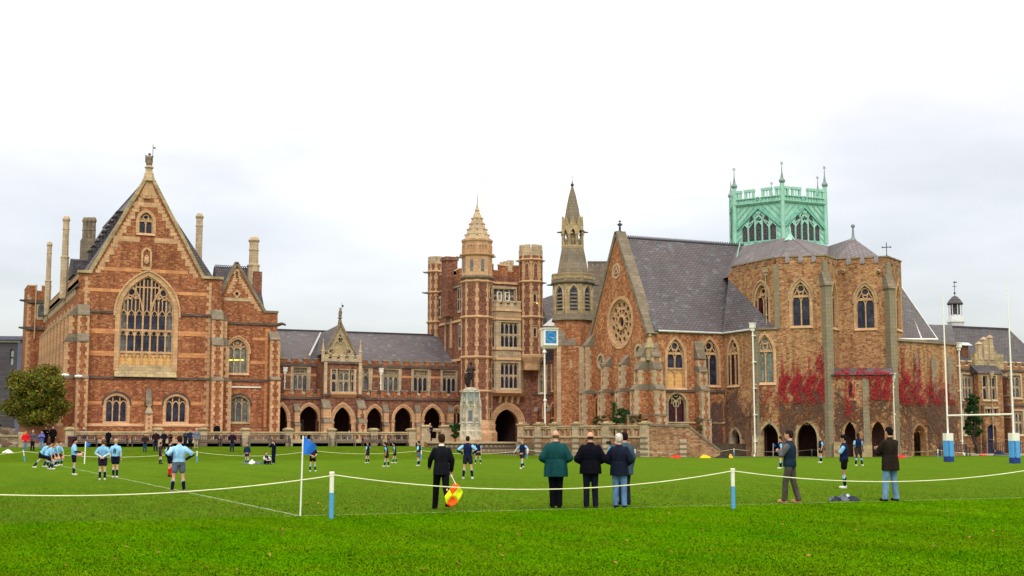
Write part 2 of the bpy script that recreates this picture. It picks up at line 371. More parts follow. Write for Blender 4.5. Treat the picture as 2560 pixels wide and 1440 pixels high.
# grass
TLY = 26.68
def grass_mat(name, blade=False):
    m, t, b = new_mat(name)
    oc = mapping(t, (1,1,1), 'Object')
    g1 = noise(t, oc, 6.0, 5, .7); g2 = noise(t, oc, .35, 4, .6); g3 = noise(t, mapping(t, (.6,.05,1), 'Object'), 1.0, 4, .6); g4 = noise(t, oc, 1.7, 6, .75)
    c = ramp(t, g1, [(.25,(.034,.115,.001,1)),(.5,(.062,.185,.001,1)),(.75,(.105,.25,.002,1))])
    c = mixc(t, ramp(t, g2, [(.38,(0,0,0)),(.62,(.75,)*3)]), c, (.095,.165,.006,1))
    c = mixc(t, ramp(t, g4, [(.46,(0,0,0)),(.66,(.5,)*3)]), c, (.12,.145,.006,1))
    c = mixc(t, .6, c, ramp(t, g3, [(.32,(.72,.78,.7)),(.66,(1.2,1.12,1.1))]), 'MULTIPLY')
    c = mixc(t, ramp(t, noise(t, oc, 3.1, 3, .6), [(.66,(0,0,0)),(.76,(.6,)*3)]), c, (.15,.10,.02,1))
    dkp = noise(t, mapping(t,(1,.35,1),'Object'), .8, 5, .7); c = mixc(t, .55, c, ramp(t, dkp, [(.36,(.6,.68,.6)),(.58,(1.1,1.08,1))]), 'MULTIPLY')
    sx = t.nodes.new('ShaderNodeSeparateXYZ'); oc2 = t.nodes.new('ShaderNodeTexCoord'); t.links.new(oc2.outputs['Object'], sx.inputs[0])
    # the unplayed strip outside the touchline (Y < 28.5) is lusher than the worn pitch inside it
    wobble = M2(t,'MULTIPLY',noise(t, oc, .5, 3),.5); an = t.nodes.new('ShaderNodeMath'); an.operation='ADD'; t.links.new(sx.outputs[1], an.inputs[0]); t.links.new(wobble, an.inputs[1])
    inside = ramp(t, M2(t,'MULTIPLY',an.outputs[0],.01), [(TLY*.01+.0005,(0,0,0)),(TLY*.01+.0035,(1,1,1))])
    lush = mixc(t, 1, c, (.98,1.10,.5,1), 'MULTIPLY'); worn = mixc(t, .5, c, ramp(t, g1, [(.3,(.06,.115,.012,1)),(.7,(.14,.20,.03,1))]))
    c = mixc(t, inside, lush, worn)
    bk = ramp(t, M2(t,'MULTIPLY',sx.outputs[1],.01), [(.86,(0,0,0)),(.93,(.75,)*3)])
    c = mixc(t, bk, c, ramp(t, noise(t, oc, 1.3, 6, .8), [(.35,(.03,.075,.004,1)),(.55,(.075,.125,.006,1)),(.72,(.14,.13,.012,1))]))  # bank: leaf litter plus shadows put into a darker, mottled green
    if blade:
        g = t.nodes.new('ShaderNodeNewGeometry')
        c = mixc(t, .8, c, ramp(t, g.outputs['Random Per Island'], [(0,(1.1,1.25,.6)),(.5,(1.42,1.62,1)),(.94,(1.6,1.8,1)),(1,(2.5,1.6,1.2))]), 'MULTIPLY')
    t.links.new(c, b.inputs['Base Color']); b.inputs['Roughness'].default_value = 1; b.inputs['Specular IOR Level'].default_value = 0
    if blade:
        cx = t.nodes.new('ShaderNodeCombineXYZ'); cx.inputs[2].default_value = 1; t.links.new(cx.outputs[0], b.inputs['Normal'])
    if not blade: bump(t, b, noise(t, oc, 22, 4, .8), .9, .05)
    return m
MAT['grass'] = grass_mat('mown_grass'); MAT['blade'] = grass_mat('grass_blades', True)
MAT['gravel'] = plain('grey_tarmac_path', (.23,.20,.19), .95, .2, 9)
MAT['paving'] = plain('stone_paving', (.33,.26,.19), .9, .2, 2)
def leafm(name, cols, trans=.0):
    m, t, b = new_mat(name); g = t.nodes.new('ShaderNodeNewGeometry'); n = len(cols)
    c = ramp(t, g.outputs['Random Per Island'], [(i/max(1,n-1), k) for i, k in enumerate(cols)])
    t.links.new(c, b.inputs['Base Color']); b.inputs['Roughness'].default_value = .75; b.inputs['Specular IOR Level'].default_value = .15; return m
MAT['leaf_autumn'] = leafm('olive_autumn_leaves', [(.045,.08,.008,1),(.12,.15,.010,1),(.20,.18,.013,1),(.22,.12,.02,1),(.05,.10,.01,1),(.04,.06,.01,1),(.13,.075,.02,1)])
MAT['leaf_dark'] = leafm('dark_evergreen_leaves', [(.012,.04,.012,1),(.025,.08,.018,1),(.04,.10,.025,1),(.02,.05,.015,1)])
MAT['leaf_shrub'] = leafm('mixed_shrub_leaves', [(.03,.06,.015,1),(.07,.11,.03,1),(.12,.03,.02,1),(.10,.13,.05,1)])
MAT['leaf_red'] = leafm('crimson_creeper_leaves', [(.34,.014,.028,1),(.44,.03,.04,1),(.24,.01,.035,1),(.38,.05,.035,1),(.16,.01,.03,1)])
MAT['leaf_rust'] = leafm('rusty_creeper_leaves', [(.30,.09,.03,1),(.22,.05,.03,1),(.36,.16,.06,1),(.16,.05,.03,1)])
MAT['stem'] = plain('bare_creeper_stems', (.13,.075,.06), .9, .3, 6)
MAT['bark'] = plain('tree_bark', (.06,.045,.035), .9, .3, 6)
MAT['skyblue'] = plain('sky_blue_paint', (.08,.33,.72), .5, .08)
MAT['whitepost'] = plain('scuffed_white_paint', (.74,.74,.70), .55, .07)
MAT['navypad'] = plain('navy_vinyl', (.012,.04,.22), .5, .15)
MAT['ropem'] = plain('cream_rope', (.72,.72,.5), .8, .1)
MAT['flagblue'] = plain('bright_blue_cloth', (.015,.16,.72), .7, .12)
MAT['clockblue'] = plain('clock_blue_enamel', (.01,.19,.52), .35, .06)
MAT['clockgold'] = plain('clock_gold', (.40,.50,.52), .4, .1)
MAT['greypanel'] = plain('grey_slate_plaque', (.12,.14,.17), .5, .2)
MAT['fencewood'] = plain('orange_brown_fence_board', (.24,.11,.055), .85, .25, 3)
MAT['cladding'] = ashlar('dark_timber_cladding', (.095,.09,.11), .2, (.07,.06,.07), .4, 3.0, .22)
MAT['trim'] = plain('grey_blue_metal_trim', (.13,.14,.24), .5, .1)
MAT['blind'] = plain('pale_window_blind', (.38,.42,.42), .6, .15, 1.5)
MAT['garden'] = plain('dark_garden_soil', (.07,.05,.035), .95, .3)
MAT['leafdead'] = plain('tan_dead_leaf', (.50,.24,.09), .8, .2)
for _n,_c in (('clnavy',(.012,.018,.05)),('clslate',(.09,.11,.15)),('clwhite',(.7,.72,.75)),('clgreen',(.02,.08,.06)),('clred',(.5,.03,.02)),('clyellow',(.75,.45,.02)),('clblack',(.015,.015,.018)),('clmaroon',(.07,.015,.03))): MAT[_n] = plain('cloth_'+_n[2:], _c, .85, .25, 6)
m, t, b = new_mat('worn_line_paint'); oc = mapping(t,(1,1,1),'Object'); f_ = ramp(t, noise(t, oc, 9, 5, .8), [(.42,(0,0,0)),(.62,(.6,)*3)])
b.inputs['Base Color'].default_value = (.55,.62,.42,1); b.inputs['Roughness'].default_value = .9
tr_n = t.nodes.new('ShaderNodeBsdfTransparent'); mx = t.nodes.new('ShaderNodeMixShader'); t.links.new(f_, mx.inputs[0]); t.links.new(tr_n.outputs[0], mx.inputs[1]); t.links.new(b.outputs[0], mx.inputs[2]); t.links.new(mx.outputs[0], t.nodes['Material Output'].inputs[0]); MAT['paint'] = m
# ------------------------------------------------------------------ ground
xs = np.unique(np.concatenate([np.linspace(-900,-60,15), np.arange(-60,-6,6), np.arange(-6,52,1.0), np.arange(52,130,6), np.linspace(130,1200,16)]))
ys = np.unique(np.concatenate([np.linspace(-200,0,6), np.arange(0,86,6), np.arange(86,112,.8), np.linspace(114,1600,20)]))
g = MB(); nx, ny = len(xs), len(ys)
g.v = [(x, y, gz(x, y)) for y in ys for x in xs]
g.f = [[j*nx+i, j*nx+i+1, (j+1)*nx+i+1, (j+1)*nx+i] for j in range(ny-1) for i in range(nx-1)]; g.mi = [0]*len(g.f)
struct('grass_field', g, MAT['grass'], smooth=True)

# ------------------------------------------------------------------ gothic vocabulary
def arch(s0, s1, zs, za, n=8):
    """points of a pointed (or depressed) arch from left springing over the apex to the right springing"""
    w = (s1-s0)/2; h = za-zs; m = (s0+s1)/2; L_ = []
    if h >= w*.98:
        R = (w*w+h*h)/(2*w); a1 = math.atan2(h, R-w)
        for i in range(n+1):
            a = a1*i/n; L_.append((s0+R-R*cos(a), zs+R*sin(a)))
    else:
        for i in range(n+1):
            t = i/n; L_.append((s0+w*(1-cos(t*pi/2*.93))/(1-cos(pi/2*.93)), zs+h*(sin(t*pi/2*.93)/sin(pi/2*.93))))
    return L_ + [(2*m-p[0], p[1]) for p in L_[-2::-1]]
def opening(s0, s1, z0, zs, za, n=8):
    if za <= zs+.02: return [(s0,z0),(s1,z0),(s1,zs),(s0,zs)]
    return [(s0,z0),(s1,z0)] + arch(s0,s1,zs,za,n)[::-1]
def arch_z(s, s0, s1, zs, za):
    if za <= zs+.02: return zs
    p = arch(s0,s1,zs,za,10)
    for a,b in zip(p,p[1:]):
        if a[0] <= s <= b[0]: return a[1]+(b[1]-a[1])*(s-a[0])/max(1e-6,b[0]-a[0])
    return zs
def circ(c, z, r, n=14): return [(c+r*cos(2*pi*i/n), z+r*sin(2*pi*i/n)) for i in range(n)]
def hood(mb, w, o, width, d0, d1, s0, s1, zs, za, drop=.1):
    mb.bar(w, [(s0,zs-drop)]+arch(s0,s1,zs,za)+[(s1,zs-drop)], width, d0, d1)
class Bld:
    """a building under construction: walls with their openings"""
    def __init__(b, name, label, cat, loc): b.root = thing(name, label, cat, loc); b.loc = loc
    def wall(b, w, outer, holes, mat, th=.5, name='wall', label=None):
        m = MB(); m.prism(w, outer, -th, 0, holes); return part(name, m, MAT[mat], b.root, label=label)
    def add(b, name, mb, mat, parent=None, **k): return part(name, mb, MAT[mat] if isinstance(mat,str) else [MAT[x] for x in mat], parent or b.root, **k)
    def window(b, w, s0, s1, z0, zs, za, lights=2, style='y', frame='cream', glass='glass', fw=.22, bars=.11, trans=(), blind=None, sill=True, zl=None, rec=.32, label=None, hoodm=None, head=.5, name='window', cusp=True, curt=False):
        """returns the hole outline; window > glass, blind_panel"""
        o = opening(s0,s1,z0,zs,za)
        f = MB(); W_ = s1-s0
        # jamb + voussoir surround standing just proud of the rubble
        sur = [(s0-fw/2,z0),(s0-fw/2,zs)]
        if za > zs+.02: sur = [(s0-fw/2,z0)] + arch(s0-fw/2,s1+fw/2,zs,za+fw*.6) + [(s1+fw/2,z0)]; f.bar(w, sur, fw, -.3, .03)
        else: f.bar(w, [(s0-fw/2,z0),(s0-fw/2,zs+fw/2),(s1+fw/2,zs+fw/2),(s1+fw/2,z0)], fw, -.3, .03)
        # inner splay order
        f.bar(w, [(p[0]*.985+(s0+s1)/2*.015, p[1]) for p in o[2:]] if za>zs+.02 else [(s0,zs-.03),(s1,zs-.03)], .09, -.26, -.12)
        f.fb(w, s0, s0+.07, z0, zs, -.26,-.12); f.fb(w, s1-.07, s1, z0, zs, -.26,-.12)
        if sill: f.fslope(w, s0-fw*.9, s1+fw*.9, z0-.22, z0-.002, -.3, .12, .0)
        lw = W_/lights; D0, D1 = -.3, -.17
        zl = zl if zl is not None else (zs if za>zs+.02 else zs-.35)
        if style == 'rose': pass
        else:
            for i in range(1, lights):
                s = s0+lw*i
                top = arch_z(s,s0,s1,zs,za) if style in ('perp','sq') else (zl+lw*.1)
                f.fb(w, s-bars/2, s+bars/2, z0, top-.01, D0, D1)
            # every light has its own small pointed head
            for lv in [zl]+[t for t in trans]:
                for i in range(lights):
                    a, c = s0+lw*i+bars*.3, s0+lw*(i+1)-bars*.3
                    if lv == zl or cusp: 
                        zz = lv if lv==zl else lv-lw*.72
                        f.bar(w, arch(a,c,zz,zz+lw*.62,4), bars*.8, D0+.01, D1-.01)
            for t in trans: f.fb(w, s0, s1, t-bars*.55, t+bars*.55, D0-.002, D1+.01)
            mid = (s0+s1)/2
            if style == 'geo':          # two lights under a great circle, cusped eyes beside it
                r = W_*.205; zc = za-r*1.75; f.bar(w, circ(mid, zc, r), bars, D0, D1+.02, closed=True)
                for k in range(6): 
                    a = k*pi/3+pi/6; f.ball(w.P(mid+r*.9*cos(a), zc+r*.9*sin(a), -.23), .06, 6, 4)
                zb = zl+lw*.62
                for sg in (-1,1):
                    cx_ = mid+sg*W_*.235
                    f.bar(w, [(mid+sg*.02,zb-.02),(cx_-sg*W_*.12,zb+.5*r),(mid+sg*r*.75,zc-r*.75)], bars*.8, D0, D1)
                    f.bar(w, [(mid+sg*W_*.49,zb),(cx_+sg*W_*.1,zb+.55*r),(mid+sg*r*1.02,zc-r*.3)], bars*.8, D0, D1)
                    f.bar(w, [(cx_-W_*.2,zb-.03),(cx_,zb+.03),(cx_+W_*.2,zb-.03)], bars*.7, D0, D1)
                f.fb(w, s0, s1, zb-.16, zb-.04, D0, D1+.02)
            if style == 'y3':           # three lights, intersecting curves and a quatrefoil
                for sg in (-1,1):
                    f.bar(w, [(mid+sg*lw*.5,zl), (mid+sg*lw*.42,zl+lw*.8),(mid+sg*lw*.75,zl+lw*1.3),(mid+sg*lw*.5,za-lw*.55)], bars*.8, D0, D1)
                    f.bar(w, circ(mid+sg*lw*.86, zl+lw*.75, lw*.3, 8), bars*.6, D0, D1, closed=True)
                f.bar(w, circ(mid, za-lw*1.0, lw*.34, 8), bars*.7, D0, D1, closed=True)
                f.bar(w, circ(mid, zl+lw*.95, lw*.26, 6), bars*.6, D0, D1, closed=True)
            if style == 'sq':           # square-headed with a row of quatrefoils
                zt = zl+lw*.62+.05
                f.fb(w, s0, s1, zt, zt+bars*.7, D0, D1+.01)
                for i in range(lights*2-1 if lights>1 else 1):
                    c_ = s0+lw*(.5+i*.5) if lights>1 else mid
                    h = (zs-zt)*.42
                    if h > .1: f.bar(w, [(c_,zt+.04),(c_+h,zt+h),(c_,zt+2*h),(c_-h,zt+h)], bars*.6, D0, D1, closed=True)
        wo = b.add(name, f, frame, label=label)
        gm = MB(); gb = z0 if blind is None else blind
        go = opening(s0+.01,s1-.01,gb,max(zs,gb+.1),za if za>zs+.02 else zs)
        gm.prism(w, go, -rec-.03, -rec, back=True)
        gl = b.add('glass', gm, glass, wo)
        if blind is not None:
            pm = MB()
            for i in range(lights):
                pm.fb(w, s0+lw*i+bars*.5, s0+lw*(i+1)-bars*.5, z0, blind, -rec-.05, -rec+.04)
            b.add('blind_panel', pm, 'buff', wo)
        if curt: pass
        if hoodm:
            hm = MB(); hood(hm, w, 0, .13, 0, .13, s0-fw-.02, s1+fw+.02, zs, za+fw+.08, .15); b.add('hood_mould', hm, hoodm, wo)
        return o
    def string(b, segs, mat='dark', name='string_course', h=.2, d=.14):
        o = None
        for w, s0, s1, z in segs:
            m = MB(); m.fslope(w, s0, s1, z-h*.6, z+h*.4, -.02, d, d*.45); o = b.add(name, m, mat)
        return o
    def band(b, w, spans, z, h, mat='orange', name='stone_band'):
        o = None
        for s0, s1 in spans:
            m = MB(); m.fb(w, s0, s1, z-h/2, z+h/2, -.02, .018); o = b.add(name, m, mat)
        return o
    def buttress(b, w, sc, wd, stages, body='red', cap='grey', face='cream', plinth=True, q=True, back=-.05):
        """stages: (z0,z1,depth,slope_h) from the ground up; sloped set-off on each"""
        m = MB(); caps = []; f = MB()
        s0, s1 = sc-wd/2, sc+wd/2
        for i, (z0,z1,d,sh) in enumerate(stages):
            nd = stages[i+1][2] if i+1 < len(stages) else .02
            m.fb(w, s0, s1, z0, z1, back, d)
            c = MB(); caps.append(c); c.fslope(w, s0-.04, s1+.04, z1, z1+.1, back, d+.08, d+.06); c.fslope(w, s0-.03, s1+.03, z1+.1, z1+sh, back, d+.03, nd)
        o = b.add('buttress', m, body)
        for c in caps: b.add('weathering', c, cap, o)
        if q:
            k = 0
            for z0,z1,d,sh in stages:
                z = z0+.02
                while z < z1-.12:
                    hgt = min(.36, z1-z); l = (.30 if k%2 else .17)
                    for sg in (0,1):
                        a, c_ = (s0-.012, s0+l) if sg==0 else (s1-l, s1+.012)
                        f.fb(w, a, c_, z+.008, z+hgt-.008, d-(.3 if k%2 else .45), d+.014)
                    z += hgt; k += 1
            b.add('quoins', f, face, o, kind='stuff')
        return o
    def quoin_run(b, w, s, z0, z1, side, mat='cream', l1=.44, l2=.24, h=.37):
        """single dressed corner stones, shared meshes"""
        z = z0; k = 0; key = (w.ang, side, mat, l1)
        while z < z1-.1:
            l = l1 if k%2 else l2
            kk = key+(k%2,)
            if kk not in QC:
                m = MB(); fr = Fr((0,0), w.ang)
                m.fb(fr, 0 if side>0 else -l, l if side>0 else 0, .01, h-.01, -.05, .022); QC[kk] = m.mesh('quoin', MAT[mat])
            p = w.P(s, z)
            o = link('quoin', QC[kk], b.root, (p[0]-b.loc[0], p[1]-b.loc[1], p[2]-b.loc[2]))
            z += h; k += 1
    def crenel(b, w, s0, s1, z, h=.9, base=.35, mw=.9, gw=.5, th=.3, mat='red', cap='grey', name='battlement', start=0, capd=.05):
        m = MB(); c = MB(); m.fb(w, s0, s1, z, z+base, -th, 0)
        n = max(1, round((s1-s0+gw)/(mw+gw))); k = (s1-s0+gw)/n; mw_ = k-gw
        for i in range(n):
            a = s0+i*k; m.fb(w, a, a+mw_, z+base, z+h-.08, -th, 0); c.fslope(w, a-.04, a+mw_+.04, z+h-.08, z+h+.05, -th-.04, capd, capd-.05)
            if i < n-1: c.fslope(w, a+mw_+.04, a+k-.04, z+base, z+base+.1, -th-.03, capd, capd-.05)
        o = b.add(name, m, mat); b.add('coping', c, cap, o, kind='stuff'); return o
QC = {}
def gable_roof(b, name, w, s0, s1, ze, zr, d0, d1, mat, over=.0, th=.18):
    """ridge runs away from the wall frame (along -d): profile in the s/z plane"""
    m = MB(); mid = (s0+s1)/2
    poly = [(s0-over,ze),(mid,zr),(s1+over,ze),(s1+over-.02,ze-.02),(mid,zr-th*1.6),(s0-over+.02,ze-.02)]
    m.prism(w, [(s0-over,ze),(mid,zr-.001),(s1+over,ze)][::-1] if False else [(s0-over,ze),(s1+over,ze),(mid,zr)], d0, d1)
    return b.add(name, m, mat)
def downpipe(name, label, w, s, z0, z1, d=.12, mat='white', hop=True, group='white downpipes', r=.06):
    p = w.P(s, z0, d); t_ = thing(name, label, 'downpipe', (p[0],p[1],z0), group=group)
    m = MB(); m.tube([w.P(s,z0,d+.18), w.P(s,z0+.12,d+.12), w.P(s,z0+.35,d), w.P(s,z1,d)], r, 8); part('pipe', m, MAT[mat], t_)
    if hop:
        m = MB(); fr = w
        m.fb(w, s-.2, s+.2, z1-.05, z1+.3, d-.15, d+.18); m.fb(w, s-.24, s+.24, z1+.3, z1+.38, d-.19, d+.22); m.fslope(w, s-.13, s+.13, z1-.3, z1-.05, d-.12, d+.1, d+.12); part('hopper', m, MAT[mat], t_)
    z = z0+1.2; m = MB()
    while z < z1-.5: m.turret(*w.P(s,z,d)[:2], [(r*1.5,z),(r*1.5,z+.12)]); m.fb(w, s-.13, s+.13, z+.02, z+.1, 0, d); z += 2.2
    part('bracket', m, MAT[mat], t_)
    return t_
def stair_gable_quoins(mb, w, sl, zl, sr, zr_, n, inset, sgn):
    """toothed cream stones down one rake of a gable, from (sl,zl) to (sr,zr_)"""
    for i in range(n):
        t0, t1 = i/n, (i+1)/n
        za, zb = zl+(zr_-zl)*t0, zl+(zr_-zl)*t1
        sa = sl+(sr-sl)*t1 if True else 0
        a = sl+(sr-sl)*(t0 if (zr_-zl)*1 > 0 else t1)
        lo, hi = min(za,zb), max(za,zb)
        edge_in = (sl+(sr-sl)*t1) if zr_ > zl else (sl+(sr-sl)*t0)     # the upper end of this step
        l = inset*(1.25 if i%2 else .85)
        s_a, s_b = edge_in, edge_in+sgn*l
        mb.fb(w, min(s_a,s_b), max(s_a,s_b), lo+.008, hi-.008, -.05, .02)
def hexgrid(): pass
# ================================================================== GREAT HALL (left)
hc = pd(197, 115)
hall = Bld('great_hall', 'tall red sandstone hall with steep stepped gable and huge traceried window, at far left', 'hall', (hc[0],hc[1],1.0))
F1 = Fr(hc, 0); HR = F1.S(548, 1000)          # right corner
Z = lambda py, px=370: F1.Z(px, py)
zE = Z(686, 300); zBase = 1.0
apx = F1.S(368, 600); zA = Z(436)
gl, gr = F1.S(226,688), F1.S(507,688)
outer = [(0,zBase),(HR,zBase),(HR,zE),(gr,zE),(apx,zA),(gl,zE),(0,zE)]
holes = []
# great window
a0, a1 = F1.S(298,850), F1.S(433,850); z0, z1_, zs, za = Z(928), Z(880), Z(786), Z(690)
GW = a1-a0
o = opening(a0, a1, z0, zs, za, 12); holes.append(o)
f = MB(); lw = GW/7; b7 = .15
f.bar(F1, [(a0-.2,z0)]+arch(a0-.2,a1+.2,zs,za+.22,12)+[(a1+.2,z0)], .42, -.35, .04)
f.bar(F1, [(a0+.05,z0)]+arch(a0+.05,a1-.05,zs,za-.05,12)+[(a1-.05,z0)], .14, -.35, -.12)
D0, D1 = -.36, -.2
for i in range(1,7):
    s = a0+lw*i; top = arch_z(s,a0,a1,zs,za)
    f.fb(F1, s-(b7 if i in(3,4) else b7*.8)/2, s+(b7 if i in(3,4) else b7*.8)/2, z0, top, D0, D1+(.04 if i in (3,4) else 0))
tr = [Z(826), Z(881)]
for t_ in tr: f.fb(F1, a0, a1, t_-.09, t_+.09, D0-.01, D1+.03)
for zz in (Z(790), Z(840), Z(893)):
    for i in range(7):
        a, c = a0+lw*i+.05, a0+lw*(i+1)-.05
        f.bar(F1, arch(a,c,zz,zz+lw*.75,4), .1, D0+.02, D1-.01)
        f.bar(F1, [(a+.02,zz+lw*.15),(a+lw*.2,zz+lw*.18),(a+lw*.28,zz+lw*.05)], .05, D0+.02, D1-.02); f.bar(F1, [(c-.02,zz+lw*.15),(c-lw*.2,zz+lw*.18),(c-lw*.28,zz+lw*.05)], .05, D0+.02, D1-.02)
mid = (a0+a1)/2; zt = Z(718)
f.fb(F1, a0+lw*1.9, a1-lw*1.9, zt-.06, zt+.06, D0, D1+.02)
for i in range(14):           # supermullions in the head
    s = a0+lw*(i*.5+.5); 
    if i%2==0 and i<13:
        top = arch_z(s,a0,a1,zs,za)
        f.fb(F1, s-.04, s+.04, Z(775), min(top, Z(700)) if 3<i<9 else min(top,Z(742)), D0+.02, D1)
for sg in (-1,1):             # sweeping sub-arches, eyes and scrolls
    q = lambda u: mid+sg*u*GW
    f.bar(F1, [(q(.075),Z(780)),(q(.11),Z(757)),(q(.17),Z(738)),(q(.25),Z(722)),(q(.31),Z(714))], .14, D0, D1+.05)
    f.bar(F1, circ(q(.30), Z(731), .34, 12), .11, D0, D1+.04, closed=True)
    f.bar(F1, [(q(.18),Z(741)),(q(.22),Z(747)),(q(.27),Z(741)),(q(.31),Z(748)),(q(.37),Z(742)),(q(.42),Z(752))], .11, D0, D1+.02)
    for u in (.17,.31,.44): f.bar(F1, arch(q(u)-lw*.3,q(u)+lw*.3,Z(752),Z(746),3), .07, D0, D1)
wo = hall.add('window', f, 'cream', label='huge seven-light traceried window with ochre blind panels below')
for i in range(7):
    m = MB(); s_a, s_b = a0+lw*i+.02, a0+lw*(i+1)-.02
    for zb, zt_ in ((z1_+.02,tr[0]-.05),(tr[0]+.05, None)):
        if zt_ is None:
            pts = [(s_a,zb),(s_b,zb)]+[(s_b-(s_b-s_a)*k/4, min(arch_z(min(max(s_b-(s_b-s_a)*k/4,a0+.03),a1-.03),a0,a1,zs,za)-.02, 99)) for k in range(5)]
        else: pts = [(s_a,zb),(s_b,zb),(s_b,zt_),(s_a,zt_)]
        m.prism(F1, pts, -.45, -.4)
    hall.add('glass', m, 'glass2' if i in (0,6) else 'glass', wo)
    m = MB(); m.fb(F1, s_a, s_b, z0, tr[1], -.45, -.32); hall.add('blind_panel', m, 'buff', wo)
m = MB(); m.fslope(F1, a0-.35, a1+.35, Z(943), Z(929), -.3, .35, .02); m.fslope(F1, a0-.2, a1+.2, Z(929), Z(913), -.3, .02, -.2); hall.add('sill', m, 'grime', wo)
m = MB(); hood(m, F1, 0, .16, 0, .16, a0-.5, a1+.5, zs, za+.5, .2); hall.add('hood_mould', m, 'cream', wo)
# gable window
holes.append(hall.window(F1, F1.S(348,560), F1.S(382,560), Z(583), Z(553), Z(532), 2, 'geo', fw=.28, zl=Z(560), label='small two-light gable window with louvres'))
# ground floor windows
for p0, p1 in ((263,320),(413,468)):
    holes.append(hall.window(F1, F1.S(p0+2), F1.S(p1-2), Z(1054), Z(1008), Z(990), 3, 'perp', fw=.26, zl=Z(1013), hoodm='dark', glass='glass'))
hall.wall(F1, outer, holes, 'red')
# copings of the gable
m = MB(); cc = MB()
for (sa, sb) in ((gl,apx),(gr,apx)):
    m.bar(F1, [(sa-(.12 if sa<apx else -.12),zE-.05),(apx,zA+.18)], .3, -.55, .12)
m.fb(F1, -.15, gl+.15, zE-.02, zE+.22, -.5, .16); m.fb(F1, gr-.15, HR+.12, zE-.02, zE+.22, -.5, .16)
hall.add('gable_coping', m, 'grime')
stair_gable_quoins(cc, F1, gl+.25, zE+.05, apx, zA-.5, 26, .5, 1); stair_gable_quoins(cc, F1, gr-.25, zE+.05, apx, zA-.5, 26, .5, -1)
cc.prism(F1, [(apx-.75,Z(490)),(apx+.75,Z(490)),(apx+.05,zA-.3),(apx-.05,zA-.3)], -.05, .03)
hall.add('rake_quoins', cc, 'cream', kind='stuff')
# bands
B = lambda y, h, spans, mat: hall.band(F1, [(F1.S(p0,y),F1.S(p1,y)) for p0,p1 in spans], Z(y), h, mat)
B(600,.45,((283,350),(386,438)),'cream'); B(512,.4,((330,402),),'cream'); B(677,.35,((252,470),),'orange')
B(831,.42,((205,288),(446,520)),'orange'); B(886,.42,((205,288),(446,520)),'orange'); B(1008,.3,((208,256),(475,520),(326,360),(382,408)),'orange'); B(730,.3,((208,300),(432,520)),'orange')
hall.string([(F1,0,a0-.6,Z(783)),(F1,a1+.6,HR,Z(783)),(F1,-.2,HR+.2,Z(945))])
m = MB(); m.fslope(F1,-.05,HR+.05,zBase,Z(1067),-.02,.3,.3); m.fslope(F1,-.05,HR+.05,Z(1067),Z(1060),-.02,.32,.05); hall.add('plinth', m, 'red')
m = MB(); m.fslope(F1,-.1,HR+.1,Z(1066),Z(1059),-.02,.36,.1); hall.add('plinth_moulding', m, 'cream')
# niche
m = MB(); c_ = F1.S(366,650); m.bar(F1, [(c_-.38,Z(668))]+arch(c_-.38,c_+.38,Z(635),Z(621),5)+[(c_+.38,Z(668))], .18, -.05, .12); m.fb(F1, c_-.42,c_+.42,Z(676),Z(668),-.05,.2)
m.ball(F1.P(c_,Z(652),.12),(.24,.14,.36)); m.bar(F1, [(c_-.2,Z(645)),(c_,Z(638)),(c_+.2,Z(645))], .08, 0,.15); hall.add('niche', m, 'cream', label='carved shield niche above the great window')
m = MB(); c_ = F1.S(367,480); m.fb(F1, c_-.35,c_+.35,Z(497),Z(482),-.02,.12); m.ball(F1.P(c_,Z(488),.08),(.2,.1,.22)); hall.add('carved_panel', m, 'cream')
# corner quoins
for s, sd_ in ((F1.S(209,800),1),(HR-.95,-1)): hall.quoin_run(F1, s, 1.3, zE-.4, sd_)
# buttresses at the corners (front)
st_ = [(zBase, Z(950), 1.35, .35), (Z(945), Z(860), 1.0, .75), (Z(842), Z(795), .7, 1.0)]
hall.buttress(F1, .45, .95, st_); hall.buttress(F1, HR-.45, 1.0, st_)
F1L = Fr(hc, -90)       # flank, s grows towards the viewer, outward = -X
FR_ = Fr((hc[0]+HR, hc[1]), 90)
hall.buttress(F1L, -.5, .95, st_); hall.buttress(FR_, .5, .95, [(a,b,c*.8,d) for a,b,c,d in st_])
# centre buttress with gabled pinnacle
bs = F1.S(369,1050)
o = hall.buttress(F1, bs, .62, [(zBase, Z(1035), .75, .12)], body='cream', face='cream', q=False)
m = MB(); m.prism(F1, [(bs-.36,Z(1035)),(bs+.36,Z(1035)),(bs,Z(1010))], -.05, .8); hall.add('gablet', m, 'pale', o)
m = MB(); m.fslope(F1, bs-.24, bs+.24, Z(1015), Z(972), -.05, .55, .05); hall.add('weathering', m, 'grey', o)
m = MB()
for k in range(4): m.fb(F1, bs-.1, bs+.1, Z(1072-k*11), Z(1068-k*11), .7, .765)
hall.add('red_inset', m, 'red', o)
